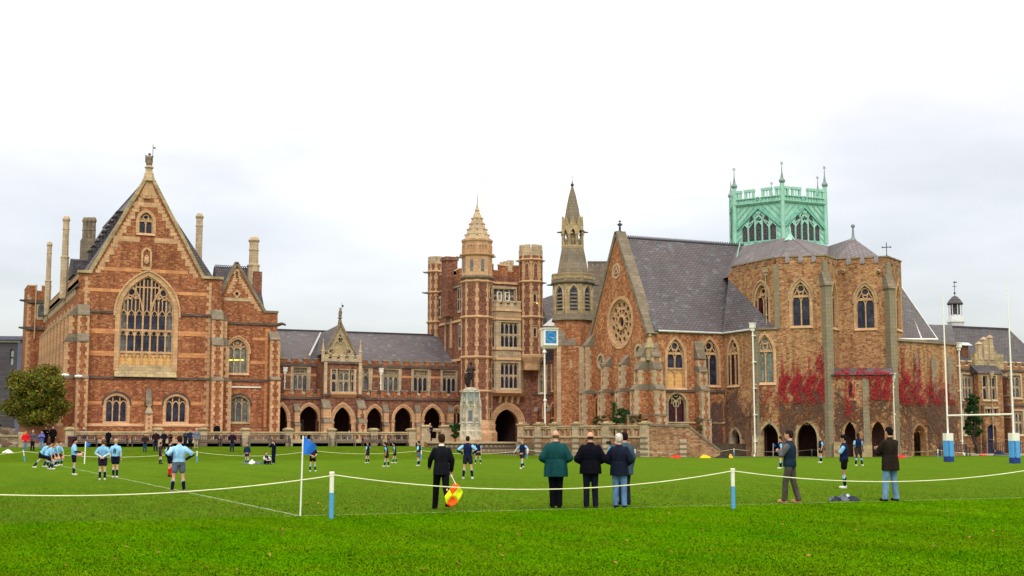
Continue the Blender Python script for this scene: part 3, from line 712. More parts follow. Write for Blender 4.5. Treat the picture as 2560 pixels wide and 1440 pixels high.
# finial column and angel
m = MB(); x, y, _ = F1.P(apx, 0, -.2)
m.turret(x,y,[(.55,zA-.6),(.42,Z(432)),(.33,Z(430)),(.31,Z(420)),(.42,Z(419)),(.42,Z(417)),(.22,Z(412))]); hall.add('finial', m, 'pale')
ang = thing('angel_statue', 'grey stone winged angel holding a vane on the apex of the tall stepped gable', 'statue', (x,y,Z(413)))
m = MB(); zz = Z(414); m.turret(x,y,[(.24,zz),(.3,zz+.25),(.24,zz+.55),(.26,zz+.8),(.1,zz+.95)],10); m.ball((x,y,zz+1.1),.13)
for sg in (-1,1):
    m.hexa([(x+sg*.1-.03,y+.05,zz+.2),(x+sg*.1+.03,y+.05,zz+.2),(x+sg*.3+.03,y+.2,zz+.35),(x+sg*.3-.03,y+.2,zz+.35),(x+sg*.1-.03,y+.05,zz+.95),(x+sg*.1+.03,y+.05,zz+.95),(x+sg*.32+.03,y+.25,zz+1.05),(x+sg*.32-.03,y+.25,zz+1.05)])
m.tube([(x+.1,y-.1,zz+.75),(x+.3,y-.25,zz+.9)],.06); part('figure', m, MAT['grey'], ang, smooth=True)
m = MB(); m.tube([(x+.25,y-.25,zz+.3),(x+.25,y-.25,Z(360))],.025,5)
for k in range(2): m.tube([(x+.25,y-.25,Z(366)+k*-.16),(x+.5,y-.3,Z(370)+k*.02)],.03,4)
m.tube([(x+.5,y-.3,Z(370)+.06),(x+.5,y-.3,Z(366)-.16)],.03,4); m.fb(F1,apx+.32,apx+.45,Z(370),Z(367),.05,.08); part('vane', m, MAT['iron'], ang)
# roof (ridge runs away)
m = MB(); m.prism(F1, [(.3,zE-.4),(HR-.3,zE-.4),(apx,zA-.25)], -34, -.45); hall.add('roof', m, 'slate')
m = MB()
for k in range(46): m.fb(F1, apx-.05, apx+.05, zA-.3, zA-.05, -.8-k*.7-.4, -.8-k*.7)
hall.add('ridge_cresting', m, 'iron', kind='stuff')
# stepped dark ventilator dormers on the left slope
slope = (zA-zE)/(apx-gl)
for k in range(9):
    t_ = k/8; px_ = 298-t_*70; py_ = 530+t_*98
    d = -4-k*.3; s, z = F1.at(px_, py_, d)
    m = MB(); m.fb(F1, s-.1, s+1.15, z-1.5, z, d-1.3, d); m.fb(F1, s-.22, s+1.2, z, z+.12, d-1.4, d+.12)
    for q in range(3): m.fb(F1, s-.14, s-.1, z-.35-q*.33, z-.2-q*.33, d-1.2, d-.1)
    hall.add('roof_ventilator', m, 'slate3')
# flank wall with aisle buttresses, string courses and parapet
fl = 34
zp = F1.Z(203, 686); zc = F1.Z(203, 712)
m = MB(); m.fb(F1L, -fl, -.5, zBase, zp-.3, -.5, 0); hall.add('flank_wall', m, 'red')
hall.crenel(F1L, -fl, -.4, zc, 1.15, .8, .8, .5, mat='cream', name='parapet')
hall.string([(F1L,-fl,.1,zc),(F1L,-fl,.1,Z(945))], h=.3, d=.22)
z13 = 12.6
for k in range(9):
    s = -3.1-k*3.35
    hall.buttress(F1L, s, .62, [(zBase, Z(945), 1.0, .2), (Z(945)+.2, z13-.3, .75, 1.0)], cap='grime', q=False, body='redd')  # darker body colour carries the shade between the buttresses
    m = MB(); m.fb(F1L, s+.2, s+.325, zBase+.3, z13-.32, .55, .765); m.fb(F1L, s-.325, s-.22, zBase+.3, z13-.32, .5, .765); hall.add('quoins', m, 'cream', kind='stuff')
    if k < 8:
        c_ = s-1.67
        for zb, zt_ in ((Z(1040),Z(970)),(Z(925),13.6)):
            m = MB(); m.fb(F1L, c_-.7,c_+.7,zb,zt_,0,.06); m.fb(F1L, c_-.04,c_+.04,zb,zt_,.06,.12); wn = hall.add('window', m, 'cream')
            m = MB(); m.fb(F1L, c_-.55,c_-.06,zb+.25,zt_-.3,.06,.085); m.fb(F1L, c_+.06,c_+.55,zb+.25,zt_-.3,.06,.085); hall.add('glass', m, 'glass2', wn)
m = MB()
for k in range(24): m.fb(F1L, -fl+1+k*1.35, -fl+1.25+k*1.35, zc-.75, zc-.2, -.02, .2)
hall.add('corbels', m, 'pale', kind='stuff')
# far corner tower with battlements
tw = Fr(F1L.P(-fl,0)[:2], 0); tx0, tx1 = tw.S(66,800)-0, tw.S(125,800)
zt_ = tw.Z(80,735)
m = MB(); m.fb(tw, tx0, tx1, zBase, zt_, -5, 0); hall.add('corner_tower', m, 'red')
hall.crenel(tw, tx0, tx1, zt_, 1.0, .35, .75, .5, cap='pale'); hall.crenel(Fr(tw.P(tx0,0)[:2],-90), -5, -.52, zt_, 1.0, .35, .9, .6, cap='pale')
hall.string([(tw,tx0-.15,tx1,tw.Z(80,752)),(tw,tx0-.15,tx1,tw.Z(80,820))], h=.35, d=.25)
for s, sd_ in ((tx0,1),): hall.quoin_run(tw, s, 3, zt_, sd_)
m = MB()
for yy in (752,820): m.tube([tw.P(tx0,tw.Z(80,yy)+.05,0),tw.P(tx0-.45,tw.Z(80,yy)-.02,.1),tw.P(tx0-.8,tw.Z(80,yy)+.02,.1)],[.2,.14,.1],6)
hall.add('gargoyle', m, 'dark')
s_, z_ = tw.at(103,775); m = MB(); m.fb(tw,s_-.55,s_+.55,z_-1.1,z_+.5,0,.06); m.prism(tw,[(s_-.55,z_+.5),(s_+.55,z_+.5),(s_,z_+1.1)],0,.06); wn = hall.add('window',m,'pale')
m = MB(); m.fb(tw,s_-.32,s_+.32,z_-.8,z_+.4,.06,.09); m.prism(tw,[(s_-.32,z_+.4),(s_+.32,z_+.4),(s_,z_+.8)],.06,.09); hall.add('glass',m,'glass2',wn)
s_ = tw.S(87,800); m = MB(); m.tube([tw.P(s_,tw.Z(87,848),.3),tw.P(s_,tw.Z(87,712),.3)],.07,6); hall.add('roof_pole',m,'pale')
# cross-roof dormer on the flank + chimneys
m = MB(); dz = F1.at(200,640,-9)
tr_ = Fr(F1L.P(-9,0)[:2], 0)
s0_, s1_ = tr_.S(176,680), tr_.S(240,680)
m.prism(Fr(F1L.P(-14,0)[:2],-90), [(0,tr_.Z(200,688)),(5.5,tr_.Z(200,688)),(5.5,tr_.Z(200,652)),(2.75,tr_.Z(200,640))], -3.2, -.3); hall.add('dormer_roof', m, 'slate3')
def chimney(px0, px1, ytop, ybot, fr, d, mat='pale', base=None, flare=True, rings=(), bz=None):
    s0, s1 = fr.S(px0,ytop,d), fr.S(px1,ytop,d); x, y, _ = fr.P((s0+s1)/2,0,d); r = (s1-s0)/2
    zt, zb = fr.Z(px0,ytop,d), fr.Z(px0,ybot,d)
    m = MB(); pr = [(r*1.02,zb),(r*1.0,zb+.5)]
    if base: pr = [(r*1.35,fr.Z(px0,base,d)),(r*1.3,zb-.35),(r*1.02,zb)]
    else: pr = [(r*1.25,(bz if bz else zb-2)),(r*1.25,zb-.25),(r*1.4,zb-.2),(r*1.4,zb-.08),(r*1.02,zb)]
    pr += [(r*.97,zt-1.35),(r*1.1,zt-1.3),(r*1.1,zt-1.2),(r*.97,zt-1.15),(r*.97,zt-.55),(r*1.22,zt-.4),(r*1.25,zt-.32),(r*.85,zt-.05),(r*.6,zt)]
    m.turret(x,y,pr,8); return m
for a in ((118,131,604,700,F1,F1L.S(127,690)),(158,175,540,640,F1,F1L.S(170,690)),(491,508,533,650,F1,-9)):
    hall.add('chimney', chimney(*a, bz=zE-1.4), 'pale')
m = MB(); fr = F1; d=-12
for px_ in (214,224,234): m.add(*[(lambda q:(q.v,q.f))(chimney(px_-7,px_+7,543,598,F1,d,bz=12))][0])
s0_, s1_ = F1.S(205,630,d), F1.S(242,630,d); m.fb(F1, s0_-.1, s1_+.1, 12, F1.Z(210,598,d), d-1.0, d+.6); hall.add('chimney_stack', m, 'grey', label='clustered chimney stack with three shafts')
# floodlights at the left corner
for k,(px_,py_) in enumerate(((163,938),(196,941))):
    w_ = F1L if k==0 else F1; 
    s, z = F1.at(px_,py_,1.5 if k else 1.2); p = F1.P(s,z,1.6 if k else 1.2)
    t_ = thing('floodlight', ['white floodlight head jutting left from the hall corner above the tree','white floodlight head on the hall front, right of its twin'][k], 'floodlight', p, group='floodlights on the string courses')
    m = MB(); m.ball(p,(.36,.26,.14),10,6); part('lamp_head', m, MAT['white'], t_, smooth=True); m = MB(); m.tube([(p[0],p[1],p[2]),(p[0]+(.25 if k==0 else 0),p[1]+.55,p[2]-.1)],.04); part('arm', m, MAT['iron'], t_)

# ------------------------------------------------------------------ annex right of the hall
ap = F1.P(HR, 0, -1.2)
anx = Bld('hall_annex', 'lower red sandstone gabled wing joined to the right of the tall hall', 'building', (ap[0],ap[1],1.0))
F2 = Fr(ap[:2], 0); AR = F2.S(690,1000); Z2 = lambda y, px=600: F2.Z(px,y)
zk = Z2(782,670); g0, g1_ = F2.S(540,760), F2.S(661,782); ax_ = F2.S(592,660); zap = Z2(660)
holes = []
holes.append(anx.window(F2, F2.S(566), F2.S(616), Z2(932), Z2(880), Z2(848), 3, 'y3', fw=.2, zl=Z2(876), glass='glass3', hoodm='cream', label='three-light window with yellow lamps lit inside'))
holes.append(anx.window(F2, F2.S(574), F2.S(622), Z2(1054), Z2(1010), Z2(991), 3, 'perp', fw=.16, zl=Z2(1014), hoodm='dark', glass='glass2', frame='grime'))
dq = (F2.S(592,735), Z2(735)); di = [(dq[0]-.28,dq[1]),(dq[0],dq[1]-.34),(dq[0]+.28,dq[1]),(dq[0],dq[1]+.34)]; holes.append(di)
anx.wall(F2, [(0,1.0),(AR,1.0),(AR,zk),(g1_,zk),(ax_,zap),(0,Z2(748,552))], holes, 'red')
m = MB(); m.bar(F2, di, .16, -.1, .07, closed=True); wn = anx.add('window', m, 'cream', label='small diamond light'); m = MB(); m.prism(F2, di, -.3,-.25); anx.add('glass', m, 'glass', wn)
m = MB(); m.bar(F2,[(g0-.2,Z2(768,540)),(ax_,zap+.15),],.26,-.5,.12); m.bar(F2,[(ax_,zap+.15),(g1_+.1,zk+.02)],.26,-.5,.12); m.fb(F2,g1_-.05,AR+.05,zk,zk+.2,-.5,.1); anx.add('gable_coping', m, 'grey')
cc = MB(); stair_gable_quoins(cc, F2, g0+.9, Z2(735), ax_, zap-.5, 14, .4, 1); stair_gable_quoins(cc, F2, g1_-.2, zk+.1, ax_, zap-.5, 17, .4, -1); anx.add('rake_quoins', cc, 'cream', kind='stuff')
anx.band(F2, [(F2.S(560,750),F2.S(628,750))], Z2(749), .28, 'pale'); anx.band(F2, [(F2.S(630,870),AR-.7)], Z2(846), .25); anx.band(F2, [(0,F2.S(560)),(F2.S(624),AR-.7)], Z2(905), .3)
anx.string([(F2,0,AR+.2,Z2(808)),(F2,0,AR+.2,Z2(950)),(F2,0,AR+.2,Z2(1070))])
m = MB(); m.fslope(F2,0,AR,1.0,Z2(1070),-.02,.25,.2); anx.add('plinth', m, 'red')
m = MB(); m.tube([F2.P(AR,Z2(809),0),F2.P(AR+.4,Z2(806),.2),F2.P(AR+.75,Z2(809),.2)],[.2,.15,.09],6); anx.add('gargoyle', m, 'dark')
anx.buttress(F2, AR-.4, .9, [(1.0,Z2(950),1.3,.35),(Z2(945),Z2(850),.95,.9)])
anx.quoin_run(F2, F2.S(660), 1.4, Z2(820), 1, 'orange')
m = MB(); m.fb(Fr(F2.P(AR,0)[:2],90),.51,7,1,zk,-.5,0); anx.add('flank_wall', m, 'red')
m = MB(); 
for sa,sb in ((F2.S(562,967),F2.S(575,967)),(F2.S(575),F2.S(652,967))): m.fb(F2, sa, sb, Z2(969), Z2(966), .02, .1)
anx.add('white_rail', m, 'white')
# roof: cross ridge with crest, plus front gable roof
d0 = -2.6; zr = F2.Z(560,668,d0)
P = F2.P; sl, sr = F2.S(537,668,d0), F2.S(640,668,d0)
m = MB(); m.hexa([P(sl,zk-.5,-.4),P(F2.S(655,780),zk,-.4),P(F2.S(662,780),zk-.2,-6),P(sl,zk-.5,-6),P(sl,zr,d0+.02),P(sr,zr,d0+.02),P(sr,zr,d0-.5),P(sl,zr,d0-.5)]); anx.add('roof', m, 'slate3')
m = MB(); m.prism(F2, [(g0,Z2(765,540)),(g1_,zk),(ax_,zap-.1)], -2.5, -.4); anx.add('gable_roof', m, 'slate')
m = MB(); n = 20
for k in range(n):
    s = sl+(sr-sl)*(k+.5)/n; m.bar(F2, arch(s-.11,s+.11,zr,zr+.2,3), .05, d0-.1, d0)
m.fb(F2, sl, sr, zr-.02, zr+.04, d0-.15, d0+.05); anx.add('ridge_cresting', m, 'iron')
m = chimney(624,647,592,660,F2,-2.0,bz=9); x,y,_ = F2.P(F2.S(637,700,-2),0,-2)
anx.add('chimney', m, 'pale'); m = MB(); sc_ = F2.S(640,700,-2); m.fb(F2, sc_-.42, sc_+.42, 8, Z2(672), -2.6, -1.3); anx.add('chimney_base', m, 'redd')
m = MB(); q1=F2.at(641,664,-2.2); q2=F2.at(664,786,-.6); m.add([F2.P(q1[0],q1[1],-2.2),F2.P(q2[0],q2[1],-.6),F2.P(q2[0],q2[1],-5),F2.P(q1[0],q1[1],-3.4),F2.P(q1[0]-1.2,q2[1],-.62)],[(0,4,1),(0,1,2,3)]); anx.add('roof_end', m, 'slate3')
# lit lamps seen through the annex window
for k, px_ in enumerate((577,590,603)):
    s, z = F2.at(px_, 900, -.3)
    m = MB(); m.fb(F2, s-.22, s+.22, z-.06, z+.06, -.31, -.295)
    o = anx.add('ceiling_lamp', m, 'buff'); lm, lt_, lb = new_mat('lit_yellow_lamp'); lb.inputs['Emission Color'].default_value = (1,.8,.08,1); lb.inputs['Emission Strength'].default_value = 1.3; lb.inputs['Base Color'].default_value = (.8,.7,.1,1); o.data.materials[0] = lm
# ================================================================== CLOISTER WING
YA = ap[1] + 1.6                      # arcade plane (world Y)
co = (ap[0]+AR+.0, YA)
clo = Bld('cloister_wing', 'long low stone wing with pointed arcade and slate roof left of the gate tower', 'building', (co[0],co[1],1.1))
A = Fr(co, 0); ZA_ = lambda y, px=900: A.Z(px, y); S_ = lambda px, y=1040: A.S(px, y)
AE = S_(1166)
holes = []; arches = [(748,797,1016),(833,878,1018),(917,956,1018),(986,1030,1017),(1060,1103,1016),(683,718,1016)]
def arch_surround(b, w, s0,s1,z0,zs,za, mat='cream', wd=.32, rings=2):
    m = MB()
    for k in range(rings):
        e = wd*(k+.5)/rings; dd = .06+.1*k-.05
        m.bar(w, arch(s0-e, s1+e, zs, za+e*1.1, 8), wd/rings+.01, -.35, .02+.07*k)
    o = b.add('arch_moulding', m, mat)
    for sg, s in ((-1,s0),(1,s1)):
        c = MB(); a,b_ = (s-wd,s) if sg<0 else (s,s+wd)
        c.fb(w, a, b_, z0, zs-.15, -.35, .06); c.fb(w, a-.05, b_+.05, zs-.15, zs+.04, -.36, .12); c.fb(w, a-.05, b_+.05, z0, z0+.4, -.36, .1); b.add('arch_pier', c, mat, o)
    return opening(s0,s1,z0,zs,za,8)
zf = 1.15
for p0,p1,ya in arches:
    s0, s1 = S_(p0), S_(p1)
    if p0 == 833: holes.append(opening(s0-.1,s1+.1,zf,ZA_(1050),ZA_(ya-2))); continue
    h = arch_surround(clo, A, max(s0,.45) if p0==683 else s0, s1, zf, ZA_(1050), ZA_(ya)); holes.append(h)
s0,s1 = S_(1132),S_(1154); holes.append(clo.window(A, s0,s1, ZA_(1058), ZA_(1036), ZA_(1018), 2, 'geo', fw=.2, glass='glassr', hoodm='cream', name='window'))
zb1 = ZA_(996)
pc0, pc1 = S_(812,1040), S_(898,1040)
clo.wall(A, [(0,zf-.3),(AE,zf-.3),(AE,zb1),(0,zb1)], holes, 'redd', th=.55)
clo.string([(A,0,pc0,zb1),(A,pc1,AE,zb1)], h=.22)
clo.crenel(A, 0.02, pc0-.1, zb1, .8, .28, .62, .42, th=.3); clo.crenel(A, pc1+.1, AE, zb1, .8, .28, .62, .42, th=.3)
for px_ in (735,957,1037,1119):    # small set-off buttresses between arches
    clo.buttress(A, S_(px_+5), .5, [(zf-.2,ZA_(1065),.75,.3),(ZA_(1056),ZA_(1030),.5,.75)], body='cream', q=False, cap='grey')
# inside the arcade: floor, back wall, dark ceiling
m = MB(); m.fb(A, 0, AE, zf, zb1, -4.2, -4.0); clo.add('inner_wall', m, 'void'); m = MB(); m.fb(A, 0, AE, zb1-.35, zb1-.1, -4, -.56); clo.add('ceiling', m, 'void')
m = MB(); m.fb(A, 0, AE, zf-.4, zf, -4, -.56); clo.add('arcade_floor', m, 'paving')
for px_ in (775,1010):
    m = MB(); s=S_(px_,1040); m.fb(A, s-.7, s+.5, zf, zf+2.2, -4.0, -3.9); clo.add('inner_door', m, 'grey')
# upper storey, set back
U = A.off(-1.5); ZU = lambda y,px=950: U.Z(px,y); SU = lambda px,y=950: U.S(px,y)
zU = ZU(916); holes = []
wins = [(733,769,3),(908,923,1),(959,997,3),(1034,1070,3),(1107,1141,3)]
for k,(p0,p1,n) in enumerate(wins):
    holes.append(clo.window(U, SU(p0), SU(p1), ZU(982), ZU(924), ZU(924), n, 'sq', fw=.26, zl=ZU(948), glass=['glass2','glass2','glass2','glass','glass'][k], frame='pale'))
clo.wall(U, [(0,zb1-.2),(AE-.0,zb1-.2),(AE,zU),(0,zU)], holes, 'redd', th=.4, name='upper_wall')
sp_ = [(0,SU(729)),(SU(773),SU(800)),(SU(927),SU(955)),(SU(1001),SU(1030)),(SU(1074),SU(1103))]
clo.band(U, sp_, ZU(941), .22, 'orange')
clo.string([(U,0,SU(806),zU),(U,SU(900),AE,zU)], h=.24)
clo.crenel(U, 0.02, SU(802), zU, .62, .22, .62, .5, th=.3); clo.crenel(U, SU(904), AE, zU, .62, .22, .62, .5, th=.3)
m = MB(); rd = -5.5; e1, e2 = SU(1148,905), U.S(1112,835,rd)
zr = U.Z(900,832,rd); ze = zU+.1
m.hexa([U.P(-5,ze,-.3),U.P(e1,ze,-.3),U.P(e1,ze-.3,-11),U.P(-5,ze-.3,-11),U.P(-5,zr,rd),U.P(e2,zr,rd),U.P(e2,zr,rd-.2),U.P(-5,zr,rd-.2)]); clo.add('roof', m, 'slate')
m = MB(); m.fb(U,-5,e2,zr-.02,zr+.12,rd-.25,rd+.1); clo.add('ridge_tiles', m, 'iron')
# porch with oriel
PP = A.off(1.1); SP = lambda px,y=950: PP.S(px,y); ZP = lambda y,px=855: PP.Z(px,y)
s0, s1 = SP(834,1050), SP(878,1050); h = arch_surround(clo, PP, s0,s1,zf,ZP(1055),ZP(1017),wd=.42,rings=3)
q0, q1 = SP(809), SP(903)
zp1 = ZP(906)
ww = [clo.window(PP, SP(829),SP(842), ZP(979), ZP(925), ZP(925), 1, 'sq', fw=.13, zl=ZP(940), trans=(ZP(951),), frame='pale'),
      clo.window(PP, SP(847),SP(873), ZP(979), ZP(925), ZP(925), 2, 'sq', fw=.13, zl=ZP(940), trans=(ZP(951),), glass='glass2', frame='pale'),
      clo.window(PP, SP(878),SP(886), ZP(979), ZP(925), ZP(925), 1, 'sq', fw=.13, zl=ZP(940), trans=(ZP(951),), frame='pale')]
clo.wall(PP, [(q0,zf-.3),(q1,zf-.3),(q1,zp1),(q0,zp1)], [h]+ww, 'redd', th=.4, name='porch_wall')
m = MB(); m.fb(Fr(PP.P(q0,0)[:2],-90), -2.6+.0, -.41, zf, zp1, -.4, 0); m.fb(Fr(PP.P(q1,0)[:2],90), .41, 2.6, zf, zp1, -.4, 0); clo.add('porch_side', m, 'redd', kind='stuff')
m = MB(); m.fb(PP, q0-.0, q0+.3, ZP(985), zp1, 0.0, .2); oo = clo.add('corner_shaft', m, 'pale'); m = MB(); m.fb(PP, q1-.3, q1, ZP(985), zp1, 0.0, .2); clo.add('corner_shaft', m, 'pale')
clo.string([(PP,q0-.15,q1+.15,zp1),(PP,q0-.1,q1+.1,ZP(986))], h=.22, d=.2)
m = MB(); m.fslope(PP,SP(828),SP(890),ZP(994),ZP(986),-.02,.05,.45); m.fb(PP,SP(828),SP(890),ZP(986),ZP(981),-.02,.3); clo.add('oriel_sill', m, 'cream')
clo.crenel(PP, q0, q1, zp1+.05, .62, .2, .5, .35, th=.3, mat='pale', cap='pale', name='porch_battlement')
for sg,(ba,bb) in ((0,(800,824)),(1,(886,912))):
    clo.buttress(PP, (SP(ba,1050)+SP(bb,1050))/2, .75, [(zf-.2, ZP(1058), 1.1, .45),(ZP(1045),ZP(1022),.8,.9)], body='cream' if sg==0 else 'redd', cap='grey', face='cream')
gb = MB(); gp = PP.off(-.35); ga, gz_, gc = gp.S(815,890), gp.S(887,890), gp.S(851,808); zg0, zg1 = gp.Z(850,893), gp.Z(851,810)
gb.prism(gp, [(ga,zg0),(gz_,zg0),(gz_-.1,zg0+.6),(gc,zg1),(ga+.1,zg0+.6)], -.3, 0); o = clo.add('porch_gable', gb, 'grime')
m = MB(); m.bar(gp,[(ga-.05,zg0+.4),(gc,zg1+.1)],.2,-.35,.14); m.bar(gp,[(gc,zg1+.1),(gz_+.05,zg0+.4)],.2,-.35,.14); clo.add('coping', m, 'grey', o)
m = MB(); m.bar(gp,[(gc-.75,zg0+.1)]+arch(gc-.75,gc+.75,zg0+.6,zg0+1.9,5)+[(gc+.75,zg0+.1)],.1,0,.1)
for dx,dz in ((0,1.6),(-.95,.55),(.95,.55)): m.bar(gp, circ(gc+dx, zg0+dz, .26, 7), .09, 0,.1, closed=True)
clo.add('gable_tracery', m, 'pale', o)
m = MB()
for dx,dz in ((-.12,1.5),(.12,1.5),(0,1.72),(-.95,.55),(.95,.55),(0,2.1)): m.fb(gp, gc+dx-.09, gc+dx+.09, zg0+dz-.09, zg0+dz+.09, .0,.02)
clo.add('trefoil_recess', m, 'glass', o, kind='stuff')
x,y,_ = gp.P(gc,0,-.15); m = MB(); zq = gp.Z(850,808); m.turret(x,y,[(.26,zq-.4),(.18,zq+.2),(.12,zq+.45),(.24,zq+.5),(.2,zq+.6),(.1,zq+.62)]); clo.add('finial', m, 'grey')
st = thing('beast_statue', 'small stone heraldic beast holding a vane on the porch gable', 'statue', (x,y,zq+.62)); m = MB(); m.turret(x,y,[(.13,zq+.62),(.17,zq+.85),(.13,zq+1.2),(.08,zq+1.3)]); m.ball((x,y-.03,zq+1.42),.11); m.tube([(x,y,zq+.7),(x+.2,y,zq+1.1)],.05); part('figure', m, MAT['grey'], st, smooth=True)
m = MB(); m.tube([(x+.16,y,zq+.7),(x+.16,y,zq+2.0)],.02,4); m.fb(gp, gc+.17, gc+.34, zq+1.6, zq+1.8, -.16,-.14); part('vane', m, MAT['iron'], st)
for px_ in (808,901):
    x,y,_ = PP.P(SP(px_,900),0,-.05); m = MB(); m.turret(x,y,[(.17,zp1),(.17,ZP(880)),(.22,ZP(879)),(.15,ZP(876)),(.03,ZP(856)),(.07,ZP(854)),(.02,ZP(848))]); clo.add('pinnacle', m, 'pale')
m = MB(); rz = U.Z(820,832,-4.5); m.add([gp.P(ga-.25,zg0+.3,-.3),gp.P(gz_+.25,zg0+.3,-.3),gp.P(gc,zg1,-.3),gp.P(ga-.25,zg0+.3,-2.5),gp.P(gz_+.25,zg0+.3,-2.5),gp.P(gc,zg1-.5,-7.5)],[(0,2,5,3),(1,4,5,2),(0,1,2)]); clo.add('porch_roof', m, 'slate')
m = MB(); m.tube([U.P(SU(777,890),ZU(890,777)+.05,-.5),U.P(U.S(801,831,-5),U.Z(801,833,-5),-4.9)],.09,5); clo.add('valley_flashing', m, 'lead')
downpipe('downpipe','white downpipe with hopper on the cloister wall beside the hall annex',U,SU(711),ZU(990),ZU(928,711),group='cloister downpipes',r=.07)
downpipe('downpipe','white downpipe with hopper left of the cloister window right of the porch',U,SU(951),ZU(990),ZU(930,951),group='cloister downpipes',r=.07)

# ================================================================== GATE TOWER
tp = pd(1190, 130)
tow = Bld('gate_tower', 'tall red sandstone gate tower with octagonal corner turrets, oriel windows and a big entrance arch', 'tower', (tp[0],tp[1],1.1))
T = Fr(tp, 0); ZT = lambda y,px=1250: T.Z(px,y); ST = lambda px,y=900: T.S(px,y)
TW = ST(1327,900)
zpw = ZT(690)
yfl = 11.0
# main walls
o = opening(ST(1237,1080),ST(1297,1080),1.1,ZT(1062),ZT(1023),8) 
w3 = tow.window(T, ST(1234,735),ST(1288,735), ZT(751), ZT(721), ZT(721), 4, 'sq', fw=.2, zl=ZT(727), trans=(ZT(738),), frame='pale', glass='glass2')
m = MB(); 
for px_ in (1249,1269): s = ST(px_,740); m.bar(T, [(s-.22,ZT(750)),(s+.22,ZT(750)),(s+.22,ZT(730)),(s-.22,ZT(730))], .07, -.2, -.05, closed=True)
tow.add('open_casement', m, 'white', kind='stuff')
tow.wall(T, [(0,1.0),(TW,1.0),(TW,zpw),(0,zpw)], [o, w3], 'redd', th=.8)
arch_surround(tow, T, ST(1237,1080),ST(1297,1080),1.1,ZT(1062),ZT(1023), mat='cream', wd=.62, rings=4)
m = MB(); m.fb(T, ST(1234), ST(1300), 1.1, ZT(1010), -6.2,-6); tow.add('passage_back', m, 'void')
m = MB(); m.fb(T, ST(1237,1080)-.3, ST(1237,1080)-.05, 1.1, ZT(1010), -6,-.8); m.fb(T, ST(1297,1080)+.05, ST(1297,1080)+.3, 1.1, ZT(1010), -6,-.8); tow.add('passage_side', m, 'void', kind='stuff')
for k in range(2):
    m = MB(); s=ST(1262+k*18,1090); m.fb(T, s-.33, s+.33, 1.1, 3.9, -5.9,-5.8); tow.add('inner_gate', m, 'wood')
TL = Fr(T.P(0,0)[:2], -90)
m = MB(); m.fb(TL, -yfl, -.81, 1.0, zpw, -.6, 0); tow.add('flank_wall', m, 'redd')
m = MB(); m.fb(T, .6, TW, 1.0, zpw-.5, -yfl, -yfl+.6); m.fb(Fr(T.P(TW,0)[:2],90), .81, yfl, 1.0, zpw, -.6, 0); tow.add('rear_wall', m, 'redd', kind='stuff')
m = MB(); m.fb(T, .5, TW-.6, zpw-1.2, zpw-1.0, -yfl+.6, -.8); tow.add('roof', m, 'lead')
tow.crenel(T, .9, TW-.9, zpw, 1.15, .5, .8, .6, cap='pale', th=.35); tow.crenel(TL, -yfl+.8, -1.1, zpw, 1.15, .5, .9, .7, cap='pale', th=.35)
# flank windows
for px_,y0,y1,yb in ((1104,746,790,0),(1152,722,775,0),(1155,812,868,0)):
    s, z1 = TL.at(px_,y0); z0 = TL.Z(px_,y1)
    m = MB(); m.fb(TL, s-.75, s+.75, z0-.25, z1+.25, 0, .06); m.fb(TL, s-.05, s+.05, z0, z1, .06,.13); m.fb(TL, s-.6, s+.6, (z0+z1)/2-.05, (z0+z1)/2+.05, .06,.12); wn = tow.add('window', m, 'pale')
    for a in (-.58,.08):
        for b0,b1_ in ((z0,(z0+z1)/2-.06),((z0+z1)/2+.06,z1)): 
            m = MB(); m.fb(TL, s+a, s+a+.5, b0+.05, b1_, .06,.09); tow.add('glass', m, 'glass', wn)
for px_ in (1130,): 
    s = TL.S(px_,800); m = MB(); m.fb(TL, s-.12, s+.12, TL.Z(px_,870), TL.Z(px_,660), 0, .2); tow.add('rib', m, 'cream')
for px_ in (1118,): 
    s = TL.S(px_,760); m = MB(); m.tube([TL.P(s,TL.Z(px_,885),.2),TL.P(s,TL.Z(px_,800),.2),TL.P(s+.3,TL.Z(px_,760),.2),TL.P(s+.2,TL.Z(px_,690),.2)],.07); tow.add('vent_pipe', m, 'pale')
STR = [704, 793, 893, 978]
for y_ in STR:
    z_ = ZT(y_,1200)
    tow.string([(T,1.2,TW-1,z_)] if y_ not in (793,893) else [], mat='cream', h=.22)
    if y_ != 978: tow.string([(TL,-yfl+1,-1.2,z_)], mat='cream' if y_!=704 else 'grey', h=.25)
